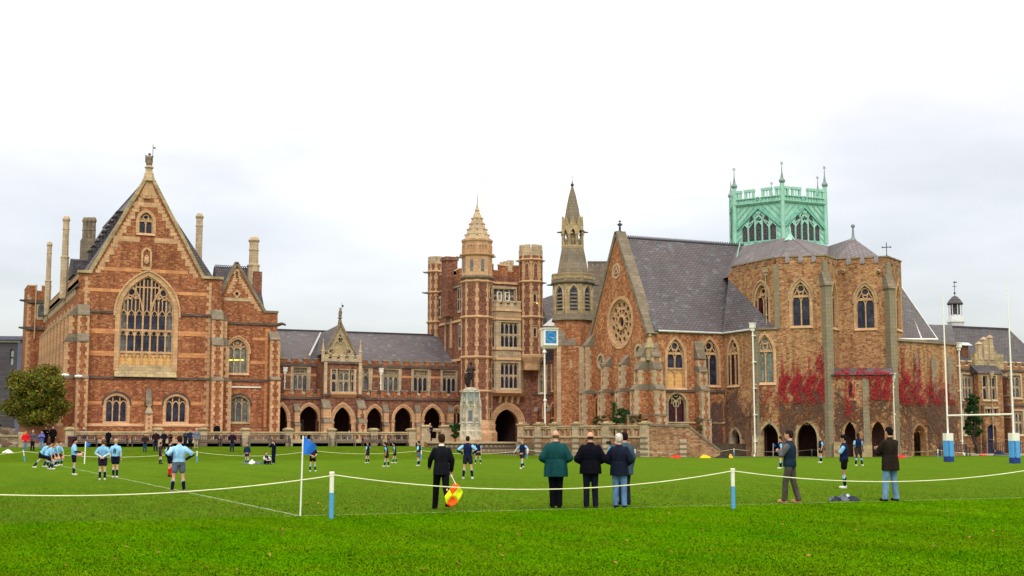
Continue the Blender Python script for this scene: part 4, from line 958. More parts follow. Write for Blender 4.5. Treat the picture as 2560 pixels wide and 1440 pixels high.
# turrets
def turret(px0, px1, ybot, ytop, w, d, tops=None, strings=(), key=''):
    s0, s1 = w.S(px0,800,d), w.S(px1,800,d); c = (s0+s1)/2; R = (s1-s0)/2/cos(pi/8)*1.0
    x,y,_ = w.P(c,0,d); Zt = lambda yy: w.Z(px0,yy,d)
    m = MB(); m.turret(x,y,[(R,Zt(ybot)),(R,Zt(ytop))]); o = tow.add('turret', m, 'redd')
    q = MB()                     # cream angle ribs with toothing
    for k in range(8):
        a = pi/8+k*pi/4; ex,ey = x+R*cos(a), y+R*sin(a)
        z = Zt(ybot)+.05; n=0
        while z < Zt(ytop)-.2:
            l = .21 if n%2 else .12
            for sg in (-1,1):
                b = a+sg*pi/8+0; fx = Fr((ex,ey), 0)
                tx,ty = -sin(a+sg*pi/8)*sg, cos(a+sg*pi/8)*sg; nx,ny = cos(a+sg*pi/8), sin(a+sg*pi/8)
                p = [(ex+nx*.015,ey+ny*.015),(ex+tx*l+nx*.015,ey+ty*l+ny*.015),(ex+tx*l-nx*.05,ey+ty*l-ny*.05),(ex-nx*.05,ey-ny*.05)]
                if sg < 0: p = p[::-1]
                q.hexa([(a_,b_,z) for a_,b_ in p]+[(a_,b_,z+.42) for a_,b_ in p])
            z += .44; n += 1
    tow.add('angle_quoins', q, 'cream', o, kind='stuff')
    for y_ in strings:
        m = MB(); z_ = Zt(y_); m.turret(x,y,[(R+.02,z_-.18),(R+.17,z_-.06),(R+.17,z_+.03),(R+.02,z_+.12)]); tow.add('string_course', m, 'cream', o)
    return x,y,R,Zt,o
x,y,R,Zt,o = turret(1159,1225,1105,697,T,.9,strings=(704,793,893,978))
TX = (x,y,R)
m = MB(); m.turret(x,y,[(R*1.0,Zt(697)),(R*.99,Zt(640))]); tow.add('cream_stage', m, 'cream', o)
m = MB(); m.turret(x,y,[(R,Zt(697)-.1),(R+.2,Zt(695)),(R+.2,Zt(691)),(R,Zt(689))]); tow.add('grey_string', m, 'grey', o)
m = MB(); m.turret(x,y,[(R,Zt(642)),(R+.22,Zt(638)),(R+.22,Zt(634)),(R*.98,Zt(633)),(R*.97,Zt(606)),(R*1.03,Zt(603)),(R*1.03,Zt(600)),(R*.8,Zt(596))]); tow.add('panelled_stage', m, 'cream', o)
m = MB()
for k in range(8):
    a = k*pi/4; Rf = R*cos(pi/8)
    for j in (-1,0,1):
        fx = x+Rf*cos(a)-sin(a)*j*.3; fy = y+Rf*sin(a)+cos(a)*j*.3
        w_ = Fr((fx,fy), math.degrees(a)+90)
        m.bar(w_, [(-.12,Zt(630))]+arch(-.12,.12,Zt(618),Zt(613),3)+[(.12,Zt(630))], .05, -.05,.05)
        m.fb(w_, -.13,.13, Zt(603),Zt(598), -.1,.06)
tow.add('blind_arcading', m, 'cream', o, kind='stuff')
for k in (4,5,6):
    a = k*pi/4; Rf = R*cos(pi/8)
    w_ = Fr((x+Rf*cos(a), y+Rf*sin(a)), math.degrees(a)+90)
    m = MB(); m.fb(w_,-.16,.16,Zt(679),Zt(651),-.02,.03); tow.add('slit_window', m, 'glass2', o)
m = MB(); zs0, zs1 = Zt(600), Zt(530); pr = []
for k in range(5):
    f_ = k/5; r_ = R*(.86*(1-f_)**1.0+.16*f_); z_ = zs0+(zs1-zs0)*f_; pr += [(r_,z_),(r_+.02,z_+.04)] 
pr += [(R*.18,zs1),(.2,Zt(526)),(.26,Zt(524)),(.14,Zt(518)),(.05,Zt(508))]
m.turret(x,y,pr); tow.add('spirelet', m, 'pale', o)
m = MB()
for k in range(8):
    for j in range(1,5):
        f_ = j/5; r_ = R*(.86*(1-f_)+.16*f_)+.08; a = pi/8+k*pi/4; m.ball((x+r_*cos(a),y+r_*sin(a),zs0+(zs1-zs0)*f_),.12,5,3)
tow.add('crocket', m, 'cream', o, kind='stuff')
m = MB(); m.tube([(x,y,Zt(512)),(x,y,Zt(478))],[.05,.02],5); tow.add('lightning_rod', m, 'iron', o)
m = MB(); m.turret(x,y,[(R+.5,1.0),(R+.5,Zt(1082)),(R+.32,Zt(1076)),(R+.3,Zt(1062)),(R+.12,Zt(1056)),(R+.02,Zt(1050))]); tow.add('plinth', m, 'cream', o)
def slit(w,s,z0,z1,b=tow,hw=.13,parent=None):
    m = MB(); m.fb(w,s-hw-.16,s+hw+.16,z0-.12,z1+.2,-.02,.03); wn = b.add('slit_window', m, 'cream')
    m = MB(); m.fb(w,s-hw,s+hw,z0,z1,.03,.045); b.add('glass', m, 'glass', wn)
    m = MB(); m.fb(w,s-hw-.22,s+hw+.22,z1+.2,z1+.28,-.02,.12); b.add('label_mould', m, 'pale', wn)
wf = Fr((x+R*cos(pi/8)*cos(-pi/2), y-R*cos(pi/8)), 0)     # face towards the field
for y0,y1 in ((743,717),(842,822),(948,928),(1045,1028)): 
    a = -pi/4; w_ = Fr((x+R*cos(pi/8)*cos(a), y+R*cos(pi/8)*sin(a)), 45); slit(w_, 0, Zt(y0), Zt(y1))
# right turret, corbelled out above the link
x,y,R,Zt,o = turret(1302,1352,890,640,T,.6,strings=(650,705,793))
m = MB(); m.turret(x,y,[(R*.75,Zt(925)),(R*.8,Zt(910)),(R+.1,Zt(893)),(R+.1,Zt(888)),(R,Zt(886))]); tow.add('corbel', m, 'cream', o)
m = MB(); m.turret(x,y,[(R,Zt(640)),(R*1.02,Zt(625))]); 
for k in range(8):
    a = k*pi/4; w_ = Fr((x+R*cos(pi/8)*cos(a), y+R*cos(pi/8)*sin(a)), math.degrees(a)+90); m.fb(w_,-.28,.28,Zt(626),Zt(613),-.3,.03)
tow.add('turret_battlement', m, 'pale', o)
w_ = Fr((x+R*cos(pi/8)*cos(-pi/2), y-R*cos(pi/8)), 0)
for y0,y1 in ((756,738),(842,822)): slit(w_, -.1, Zt(y0), Zt(y1))
m = MB(); m.ball(w_.P(.12,Zt(760),.12),.07); lmp = tow.add('lit_lamp', m, 'buff'); lmp.data.materials[0] = bpy.data.materials['lit_yellow_lamp']
for dx in (-.1,): 
    w_ = Fr((x+R*cos(pi/8)*cos(-pi/4), y+R*cos(pi/8)*sin(-pi/4)), 45); slit(w_, 0, Zt(846), Zt(826))
for k in (5,6,7):
    a = k*pi/4; w_ = Fr((x+R*cos(pi/8)*cos(a), y+R*cos(pi/8)*sin(a)), math.degrees(a)+90)
    m = MB(); m.bar(w_, [(-.24,Zt(695))]+arch(-.24,.24,Zt(668),Zt(658),4)+[(.24,Zt(695))], .1, -.02,.06); tow.add('blind_arch', m, 'cream', o)
# rear-left turret
x,y,R,Zt,o = turret(1072,1108,1000,660,T,-yfl,strings=(679,731,805))
m = MB(); m.turret(x,y,[(R,Zt(660)),(R*1.04,Zt(652))])
for k in range(8):
    a = k*pi/4; w_ = Fr((x+R*cos(pi/8)*cos(a), y+R*cos(pi/8)*sin(a)), math.degrees(a)+90); m.fb(w_,-.28,.28,Zt(653),Zt(642),-.3,.03)
tow.add('turret_battlement', m, 'pale', o)
m = MB(); fr = T; d=-6; s0,s1 = T.S(1116,650,d),T.S(1144,650,d); m.fb(T,s0,s1,14,T.Z(1116,650,d),d-1.4,d); m.fb(T,s0-.1,s1+.1,T.Z(1116,650,d),T.Z(1116,641,d),d-1.5,d+.1); tow.add('stair_head', m, 'redd')
m = MB(); s0,s1 = T.S(1254,660,-8),T.S(1290,660,-8); m.fb(T,s0,s1,14,T.Z(1254,662,-8),-9,-8); 
for k in range(4): m.turret(*T.P(s0+.2+k*.42,0,-8.5)[:2],[(.2,T.Z(1254,662,-8)),(.2,T.Z(1254,648+[6,3,0,0][k],-8))])
tow.add('chimney_row', m, 'pale', kind='stuff')
for yy,xx in ((679,-.2),(704,-.2)): pass
m = MB()
for (px_,py_,dd,sg) in ((1228,642,.9,1),(1352,652,.6,1),(1068,681,-11,-1),(1066,732,-11,-1),(1355,707,.6,1),(1152,643,.9,-1),(1300,653,.6,-1)):
    s,z = T.at(px_,py_,dd); m.tube([T.P(s-.2*sg,z,dd),T.P(s+.25*sg,z-.03,dd),T.P(s+.5*sg,z+.02,dd)],[.13,.09,.05],5)
tow.add('gargoyle', m, 'grey', kind='stuff')
# oriel bay
b0, b1 = ST(1229,850), ST(1311,850); BD = .95
BF = T.off(BD); bs0, bs1 = BF.S(1240,900), BF.S(1302,900)
b0 = bs0-.78; zb0, zb9 = BF.Z(1270,978), BF.Z(1270,772)
hl = []
for (y0,y1,yt) in ((970,907,938),(867,806,836)):
    for (p0,p1,n) in ((1252,1296,4),):
        hl.append(tow.window(BF, BF.S(p0,900), BF.S(p1,900), BF.Z(1270,y0), BF.Z(1270,y1), BF.Z(1270,y1), n, 'sq', fw=.12, zl=BF.Z(1270,y1+9), trans=(BF.Z(1270,yt),), frame='pale', bars=.12, rec=.25))
tow.wall(BF, [(bs0,zb0),(bs1,zb0),(bs1,zb9),(bs0,zb9)], hl, 'pale', th=.35, name='oriel_front')
cl_ = Fr(T.P(b0,0)[:2], 0)
ang_l = math.degrees(math.atan2(-BD, bs0-b0)); CL = Fr(T.P(b0,0)[:2], ang_l); ll = hypot(BD, bs0-b0)
hl = [tow.window(CL, .22, ll-.22, zb0+.35, BF.Z(1270,907), BF.Z(1270,907), 1, 'sq', fw=.08, zl=BF.Z(1270,916), trans=(BF.Z(1270,938),), frame='pale', rec=.25), tow.window(CL, .22, ll-.22, BF.Z(1270,867), BF.Z(1270,806), BF.Z(1270,806), 1, 'sq', fw=.08, zl=BF.Z(1270,815), trans=(BF.Z(1270,836),), frame='pale', rec=.25)]
tow.wall(CL, [(0,zb0),(ll,zb0),(ll,zb9),(0,zb9)], hl, 'pale', th=.3, name='oriel_cheek')
CR = Fr(BF.P(bs1,0)[:2], -ang_l); tow.wall(CR, [(0,zb0),(ll,zb0),(ll,zb9),(0,zb9)], [], 'pale', th=.3, name='oriel_cheek')
for y_,hh in ((978,.28),(897,.2),(872,.2),(797,.22),(775,.2)):
    z_ = BF.Z(1270,y_); tow.string([(BF,bs0-.05,bs1+.05,z_)], mat='cream', h=hh, d=.15); tow.string([(CL,-.1,ll,z_)], mat='cream', h=hh, d=.14)
m = MB()
for k in range(5): s = bs0+.45+k*(bs1-bs0-.9)/4; m.bar(BF, circ(s, BF.Z(1270,885), .2, 8), .06, 0,.05, closed=True)
tow.add('shield_panel', m, 'pale', kind='stuff')
m = MB()
for k in range(14): s = bs0+.1+k*(bs1-bs0-.2)/13; m.fb(BF, s-.04, s+.04, BF.Z(1270,793), BF.Z(1270,782), 0,.06)
tow.add('blind_arcading', m, 'cream', kind='stuff')
tow.crenel(BF, bs0, bs1, zb9, .75, .3, .5, .35, th=.25, mat='pale', cap='pale', name='oriel_battlement'); tow.crenel(CL, 0.05, ll-.02, zb9, .75, .3, .5, .35, th=.25, mat='pale', cap='pale', name='oriel_battlement')
m = MB(); m.fslope(T, b0+.2, ST(1308,990), T.Z(1270,991), zb0, -.02, .3, BD); tow.add('oriel_base', m, 'cream')
for k in range(4):
    s = ST(1248+k*15,1000,); m = MB(); m.fslope(T, s-.13, s+.13, T.Z(1270,1009), T.Z(1270,991), -.02, .12, .5); tow.add('corbel', m, 'cream')
fp = thing('flagpole','tall thin pale flagpole behind the spirelet on the gate tower','flagpole',T.P(T.S(1204,600,-3),zpw-1,-3))
m = MB(); s=T.S(1205,600,-3); m.tube([T.P(s,zpw-1,-3),T.P(s,T.Z(1204,445,-3),-3)],[.09,.045],6); part('pole', m, MAT['white'], fp); m = MB(); m.ball(T.P(s,T.Z(1204,444,-3),-3),.08); part('truck', m, MAT['white'], fp)

# ================================================================== LINK RANGE between tower and chapel
LP = T.P(TW+.6, 0, .35); lnk = Bld('link_building', 'low sandstone range in the shadow between the gate tower and the spired turret', 'building', (LP[0],LP[1],1.0))
K_ = Fr(LP[:2], -38); kl = K_.S(1402,1000)
hl=[]
for p0,p1,y0,y1 in ((1349,1364,980,915),(1381,1392,975,912)):
    hl.append(lnk.window(K_, K_.S(p0), K_.S(p1), K_.Z(p0,y0), K_.Z(p0,y1), K_.Z(p0,y1), 2, 'sq', fw=.15, zl=K_.Z(p0,940), trans=(K_.Z(p0,948),), glass='glass2', frame='pale', bars=.08))
for p0,p1 in ((1359,1369),(1378,1386)):
    hl.append(lnk.window(K_, K_.S(p0), K_.S(p1), K_.Z(p0,1042), K_.Z(p0,1020), K_.Z(p0,1008), 1, 'y', fw=.15, glass='glassr'))
zl_ = K_.Z(1370,905)
lnk.wall(K_, [(-1.3,1.0),(kl,1.0),(kl,zl_),(-1.3,zl_)], hl, 'redd', th=.4)
lnk.string([(K_,-.6,kl,K_.Z(1370,985)),(K_,-.6,kl,K_.Z(1370,903))])
for p in (1342,1373): lnk.buttress(K_, K_.S(p), .35, [(1.0,K_.Z(p,1030),.6,.5)], cap='grey', q=False)
m = MB(); s0,s1 = T.S(1340,800,-5),T.S(1420,800,-5); m.hexa([T.P(s0,8,1),T.P(s1,8,1),T.P(s1,8,-9),T.P(s0,8,-9),T.P(T.S(1352,745,-6),T.Z(1352,748,-6),-6),T.P(T.S(1410,720,-6),T.Z(1410,728,-6),-6),T.P(T.S(1410,720,-6),T.Z(1410,728,-6),-6.3),T.P(T.S(1352,745,-6),T.Z(1352,748,-6),-6.3)]); lnk.add('roof', m, 'slate')
m = MB(); a=T.at(1356,815,1.4); b_=T.at(1392,815,1.4); c_=T.at(1386,794,.8); m.add([T.P(*a,1.4),T.P(*b_,1.4),T.P(*c_,.5),T.P(T.S(1374,797),T.Z(1374,797),.5)],[(0,1,2,3)]); lnk.add('lead_roof', m, 'lead')

# ================================================================== SPIRED TURRET
sc_ = pd(1432, 127); spi = Bld('spired_bell_turret', 'slender grey bell turret with pointed spire, left of the chapel gable', 'turret', (sc_[0],sc_[1],1.0))
x,y = sc_; G = Fr(sc_, -24.3); zz = lambda yy: zat(yy,127); u = lambda px: (px)/FOC*127   # px width -> metres
rr = lambda w_: u(w_)/2/cos(pi/8)
lean = 0
def T8(name, prof, mat, parent=None, n=8): m = MB(); m.turret(x,y,[(rr(w_),zz(yy)) for w_,yy in prof],n,rot=pi/8-TH); return spi.add(name, m, mat, parent)
T8('base', [(98,1110),(96,872),(92,806)], 'org')
T8('base_string', [(96,874),(104,871),(104,868),(96,866)], 'dark')
T8('sloped_offset', [(96,806),(106,804),(100,790),(96,788)], 'grey')
bel = T8('louvre_stage', [(94,790),(94,712)], 'grime')
T8('cornice', [(94,714),(108,710),(108,706),(102,704)], 'grey')
T8('parapet', [(100,704),(104,692),(106,690),(106,687)], 'grime')
T8('spire_skirt', [(80,692),(76,680),(62,640),(55,622)], 'grey')
T8('lantern_sill', [(55,622),(55,616),(52,614)], 'grime')
T8('spire', [(42,556),(32,520),(18,485),(5,462),(3,458)], 'grey')
T8('finial', [(3,462),(8,458),(9,456),(3,452),(1,444),(1,432)], 'iron')
m = MB()
for k in range(8):
    a = pi/8-TH+k*pi/4; r_ = rr(52)-.12; cx_,cy_ = x+r_*cos(a), y+r_*sin(a); m.turret(cx_,cy_,[(.2,zz(616)),(.17,zz(612)),(.15,zz(588)),(.22,zz(586)),(.22,zz(582))],6)
spi.add('lantern_columns', m, 'grime', kind='stuff')
T8('lantern_core', [(14,616),(14,580)], 'grime')
for k in range(8):
    a = k*pi/4-TH; Rf = rr(54)*cos(pi/8); hw = Rf*math.tan(pi/8)
    w_ = Fr((x+Rf*cos(a), y+Rf*sin(a)), math.degrees(a)+90)
    m = MB(); m.prism(w_, [(-hw,zz(586)),(-hw+.22,zz(586))]+arch(-hw+.22,hw-.22,zz(586),zz(572),4)+[(hw-.22,zz(586)),(hw,zz(586)),(hw,zz(566)),(0,zz(538)),(-hw,zz(566))] , -.2, 0); spi.add('gablet', m, 'grime')
    m = MB(); m.bar(w_, [(-.13,zz(600)),(0,zz(597)),(.13,zz(600)),(0,zz(603))], .06, -.15,-.05, closed=True); m.fb(w_, -.03,.03, zz(616), zz(603), -.15,-.05); spi.add('mullion', m, 'grime')
    # louvred opening below
    Rf = rr(94)*cos(pi/8); w_ = Fr((x+Rf*cos(a), y+Rf*sin(a)), math.degrees(a)+90)
    m = MB(); m.prism(w_, opening(-.36,.36,zz(780),zz(738),zz(722),5), -.02, .02); wn = spi.add('louvred_opening', m, 'glass')
    for j in range(5):
        m = MB(); m.fslope(w_, -.34,.34, zz(776-j*9), zz(772-j*9), 0, .1, .05); spi.add('louvre', m, 'grey', wn)
    m = MB(); m.bar(w_, [(-.5,zz(744))]+arch(-.5,.5,zz(738),zz(716),5)+[(.5,zz(744))], .14, -.02, .14); spi.add('hood_mould', m, 'pale', wn)
    m = MB(); m.fb(w_, -.62,-.42, zz(788), zz(744), -.02,.12); m.fb(w_, .42,.62, zz(788), zz(744), -.02,.12); spi.add('jamb', m, 'grime', wn, kind='stuff')
    for j in range(-2,3):
        pass
    Rf = rr(103)*cos(pi/8); w_ = Fr((x+Rf*cos(a), y+Rf*sin(a)), math.degrees(a)+90); m = MB()
    for j in range(-2,3): m.bar(w_, arch(j*.26-.1,j*.26+.1,zz(702),zz(697),2), .05, 0,.08)
    spi.add('pierced_parapet', m, 'pale', kind='stuff')
m = MB()
for a in (pi*.75, -pi*.25, -pi*.0, pi): 
    for yy,R_ in ((578,56),(712,108)): m.tube([(x+cos(a-TH)*u(R_/2-2),y+sin(a-TH)*u(R_/2-2),zz(yy)),(x+cos(a-TH)*(u(R_/2)+.45),y+sin(a-TH)*(u(R_/2)+.45),zz(yy)-.03)],[.12,.05],5)
spi.add('gargoyle', m, 'iron', kind='stuff')
m = MB(); m.fslope(G, -u(44), u(4), zz(868), zz(828), .0, u(52), u(40)); spi.add('lean_to_cap', m, 'grey')
m = MB(); m.fb(G, -u(42), u(20), 1.0, zz(869), 0, u(54)); spi.add('stair_projection', m, 'org')
m = MB(); m.fb(G, -u(42)-.02, -u(42)+.35, 1.0, zz(872), u(54)-.2, u(54)+.03); m.fb(G, u(20)-.3, u(20)+.02, 1.0, zz(872), u(54)-.2, u(54)+.03); spi.add('quoins', m, 'pale', kind='stuff')
m = MB(); s_ = -u(8); m.fb(G,s_-.12,s_+.12,zz(925),zz(905),u(54),u(54)+.03); spi.add('slit_window', m, 'pale')
m = MB(); q = Fr(pd(1500,140),-24.3); m.fb(q, -1.2, 1.6, 12, zat(665,140), -1, 0); 
for k in range(5): m.turret(*q.P(-1+k*.55,0,-.5)[:2],[(.26,zat(672,140)),(.26,zat(656,140)),(.3,zat(655,140)),(.3,zat(651,140))])
t_ = thing('chimney_stack','broad grey chimney stack between the spired turret and chapel gable','chimney',(*pd(1500,140),12)); part('stack', m, MAT['grey'], t_)
# ================================================================== CHAPEL NAVE
Kc = (pd(1885,110)); Ccam = (20.3, 110.0)
_K = Kc
cn = Fr(_K, 90)                         # return wall runs away (+Y) from K; outward = +X ... we need the face towards -X
RT = Fr(_K, -90)                        # outward -X ; s grows towards the viewer, so s<0 runs away from K
sR = RT.S(1809, 900)                    # negative
nc = RT.P(sR, 0)[:2]                    # inner corner nave / return
NV = Fr(nc, 0)                          # nave side wall, outward -Y ; s<0 to the left
sN = NV.S(1622, 1000)
gcnr = NV.P(sN, 0)[:2]
cha = Bld('chapel', 'sandstone chapel with rose window gable and long steep purple slate roof', 'chapel', (gcnr[0],gcnr[1],.3))
GB = Fr(gcnr, -90)                      # west gable, outward -X ; s<0 away from viewer
sG = GB.S(1476, 950)
zev = NV.Z(1700, 830); ap_s = sG/2; zap_ = GB.Z(1543, 583)
tp_ = GB.at(1543, 583)
ZG = lambda y, px=1550: GB.Z(px, y)
# --- gable wall with rose
rc = GB.at(1551, 806); R_ = (GB.Z(1551,744)-GB.Z(1551,868))/2
rose = circ(rc[0], rc[1], R_*.93, 32); holes = [rose]
oc_ = [GB.at(1502,903), GB.at(1597,880), GB.at(1541,678)]
for c in oc_[:2]: holes.append(circ(c[0],c[1],.55,12))
oute = [(sG,.3),(0,.3),(0,zev-.1),(ap_s,zap_),(sG,zev-.1)]
# lancet pairs low on the gable
lows = [(1489,1506,1045,1005,993),(1536,1552,1040,1000,988),(1581,1602,1036,998,986)]
for p0,p1,y0,y1,y2 in lows:
    s0_, s1_ = GB.S(p0), GB.S(p1); holes.append(cha.window(GB, s0_, s1_, GB.Z(p0,y0), GB.Z(p0,y1), GB.Z(p0,y2), 2, 'y', fw=.2, frame='orange', glass='void', bars=.16))
cha.wall(GB, oute, holes, 'org', th=.7, name='gable_wall')
m = MB(); m.bar(GB, circ(rc[0],rc[1],R_*1.0,32), R_*.14, -.35, .06, closed=True); m.bar(GB, circ(rc[0],rc[1],R_*.89,32), R_*.06, -.4, -.1, closed=True)
m.bar(GB, circ(rc[0],rc[1],R_*.27,20), R_*.09, -.35, -.05, closed=True)
for k in range(12):
    a = 2*pi*k/12; c_, s_ = cos(a), sin(a); P_ = lambda r_,da=0: (rc[0]+R_*r_*cos(a+da), rc[1]+R_*r_*sin(a+da))
    m.bar(GB, [P_(.30),P_(.52)], .13, -.33,-.15); q = P_(.72,pi/12); m.bar(GB, circ(q[0],q[1],R_*.145,9), .11, -.33,-.14, closed=True)
    m.bar(GB, [P_(.52),P_(.60,pi/24),P_(.52,pi/6*.95)], .11, -.33,-.15); q = P_(.52,pi/12)
    m.ball(GB.P(*P_(.56),-.22),.11,6,4); m.ball(GB.P(*P_(.86),-.22),.13,6,4)
    m.bar(GB, [P_(.56),P_(.88)], .1, -.33,-.15)
wo = cha.add('rose_window', m, 'cream', label='great rose window of twelve petals round a plain eye')
m = MB(); m.prism(GB, circ(rc[0],rc[1],R_*.95,28), -.5,-.45); cha.add('glass', m, 'glass', wo)
for j,c in enumerate(oc_):
    m = MB(); m.bar(GB, circ(c[0],c[1],.62,14), .2, -.3, .05, closed=True); m.bar(GB, [(c[0],c[1]+.4),(c[0]-.35,c[1]-.2),(c[0]+.35,c[1]-.2)], .09, -.2,-.05 if j<2 else .06, closed=True)
    wn = cha.add('round_window', m, 'pale')
    if j<2: m = MB(); m.prism(GB, circ(c[0],c[1],.55,12), -.45,-.4); cha.add('glass', m, 'glass', wn)
m = MB(); m.bar(GB, [(sG-.1,zev-.3),(ap_s,zap_+.1)], .34, -.8, .18); m.bar(GB, [(ap_s,zap_+.1),(.1,zev-.3)], .34, -.8, .18); cha.add('gable_coping', m, 'grey')
m = MB(); m.bar(GB, [(sG+.15,zev-.3),(ap_s,zap_-.35)], .2, -.1, .03); m.bar(GB, [(ap_s,zap_-.35),(-.15,zev-.3)], .2, -.1, .03); cha.add('rake_stones', m, 'orange', kind='stuff')
x,y,_ = GB.P(ap_s,0,-.3); m = MB(); zq=zap_; m.turret(x,y,[(.3,zq-.5),(.22,zq+.1),(.1,zq+.3),(.1,zq+.6)]); m.ball((x,y,zq+.8),.18,8,5); m.ball((x,y,zq+1.1),.1); m.tube([(x-.22,y+.05,zq+.8),(x+.22,y-.05,zq+.8)],.07); cha.add('finial', m, 'iron')
zst = GB.Z(1605,977)
cha.string([(GB,sG,0,zst),(NV,sN,-.0,NV.Z(1700,976)),(GB,sG,0,GB.Z(1605,1058))], h=.22)
BT = lambda w,px,wd,tops,body='org',**k: cha.buttress(w, w.S(px,1000,.4), wd, tops, body=body, face='pale', **k)
cha.buttress(GB, sG+.45, .8, [(.3,zst,1.2,.35),(zst+.3,ZG(870,1462),.8,1.2)], body='org', face='pale')
for f_ in (.36,.66): cha.buttress(GB, sG*(1-f_), .65, [(.3,zst,1.1,.3),(zst+.3,zst+2.3,.75,.9)], body='org', face='pale')
st_ = [(.3,NV.Z(1620,1040),1.6,.1),(NV.Z(1620,1040)+.1,zst,1.35,.5),(zst+.35,NV.Z(1620,925),.95,.7),(NV.Z(1620,915),NV.Z(1620,893),.7,1.3)]
cha.buttress(GB, -.4, .85, st_, body='org', face='pale'); cha.buttress(NV, sN+.4, .85, st_, body='org', face='pale')
x,y,_ = NV.P(sN+.1,0,.1); m = MB(); z_ = NV.Z(1635,872); m.turret(x,y,[(.42,z_-1),(.42,z_),(.5,z_+.05),(.3,z_+.5),(.1,z_+1.0),(.2,z_+1.1),(.05,z_+1.35)],8); cha.add('corner_pinnacle', m, 'grime')
# --- nave side wall
NZ = lambda y,px=1700: NV.Z(px,y); NS = lambda px,y=930: NV.S(px,y)
hl = []
hl.append(cha.window(NV, NS(1669), NS(1711), NZ(968), NZ(893), NZ(848), 2, 'geo', fw=.24, zl=NZ(897), trans=(NZ(921),), blind=NZ(921), glass='glass', label='two-light window with ochre blind panels in its lower half'))
hl.append(cha.window(NV, NS(1755), NS(1796), NZ(962,1775), NZ(893,1775), NZ(848,1775), 2, 'geo', fw=.24, zl=NZ(897,1775), glass='glass'))
hl.append(cha.window(NV, NS(1671,1020), NS(1715,1020), NZ(1056), NZ(1012), NZ(984), 2, 'y3', fw=.22, zl=NZ(1010), glass='glassr', frame='grime', label='low wide arched window with wine-dark glazing'))
cha.wall(NV, [(sN+.7,.3),(0,.3),(0,zev),(sN+.7,zev)], hl, 'org', th=.7, name='nave_wall')
cha.buttress(NV, NS(1746), .8, [(.3,NZ(1050),1.3,.1),(NZ(1050)+.1,zst,1.1,.45),(zst+.3,NZ(930),.8,.5),(NZ(922),NZ(897),.6,1.6)], body='org', face='pale')
cha.string([(NV,sN+1,0,NZ(1056))], h=.12, mat='grime')
# gutter
def gutter(name, label, pts): 
    p = pts[0]; t_ = thing(name, label, 'gutter', p); m = MB(); m.tube(pts, .09, 6); part('channel', m, MAT['lead'], t_)
RZ = lambda y,px=1850: RT.Z(px,y)
gutter('gutter','pale grey gutter under the long slate nave roof', [NV.P(sN+.9,zev+.02,.2),NV.P(-.2,zev+.02,.2),RT.P(-.2,zev+.02,.2)])
# --- roof
L_ridge = 12.5; rz0 = zap_-.35
p = GB.P
xr = NV.S(1858, 700, -5)
m = MB(); ridge_y = -ap_s
e0, e1 = sN+.55, 14
NVp = NV.P
m.hexa([NVp(e0,zev,.25),NVp(e1,zev,.25),NVp(e1,zev-.2,2*-ridge_y*0-(-sG)),NVp(e0,zev-.2,-(-sG)),NVp(e0,rz0,-(-ap_s)-.02),NVp(e1,rz0,-(-ap_s)-.02),NVp(e1,rz0,-(-ap_s)-.2),NVp(e0,rz0,-(-ap_s)-.2)]); cha.add('roof', m, 'slate', label='long steep slope of mottled purple slates')
# the slope sweeps forward over the return wall as far as the choir
_ax = Fr(Fr(_K, -24.3-19).P(Fr(_K, -24.3-19).S(1942,750),0)[:2], -90); _q = _ax.at(1822,698)
m = MB(); m.add([NV.P(-.25,zev+.06,.25), RT.P(-.1,zev+.06,.22), _ax.P(-.2,zev+.1,.02), _ax.P(_q[0],_q[1],.02)],[(0,1,2,3)]); cha.add('roof_sweep', m, 'slate')
m = MB(); n = 74; s_end = 11.6
for k in range(n):
    s = e0+(s_end-e0)*(k+.5)/n; m.bar(NV, arch(s-.09,s+.09,rz0+.02,rz0+.24,2), .05, ap_s-.1, ap_s-.02)
m.fb(NV, e0, s_end, rz0-.03, rz0+.07, ap_s-.2, ap_s+.05); cha.add('ridge_cresting', m, 'iron')
# --- return wall (faces -X) between nave and choir, window and doorway
hl = [cha.window(RT, RT.S(1823), RT.S(1847), RZ(961), RZ(885), RZ(846), 2, 'geo', fw=.24, zl=RZ(893), glass='glassr')]
hl.append(opening(RT.S(1827,1110), RT.S(1851,1110), .05, RZ(1100), RZ(1072), 6))
cha.wall(RT, [(sR-3,-.2),(0,-.2),(0,zev),(sR-3,zev)], hl, 'tan', th=.7, name='return_wall')
m = MB(); s0_,s1_=RT.S(1827,1110), RT.S(1851,1110); m.bar(RT, [(s0_-.12,.0)]+arch(s0_-.12,s1_+.12,RZ(1100),RZ(1070),6)+[(s1_+.12,0)], .25, -.5, .05); cha.add('door_surround', m, 'pale')
m = MB(); m.fb(RT, s0_-2.2, s1_+2.0, -.1, RZ(1066), -1.3,-1.2); cha.add('door_recess', m, 'void')
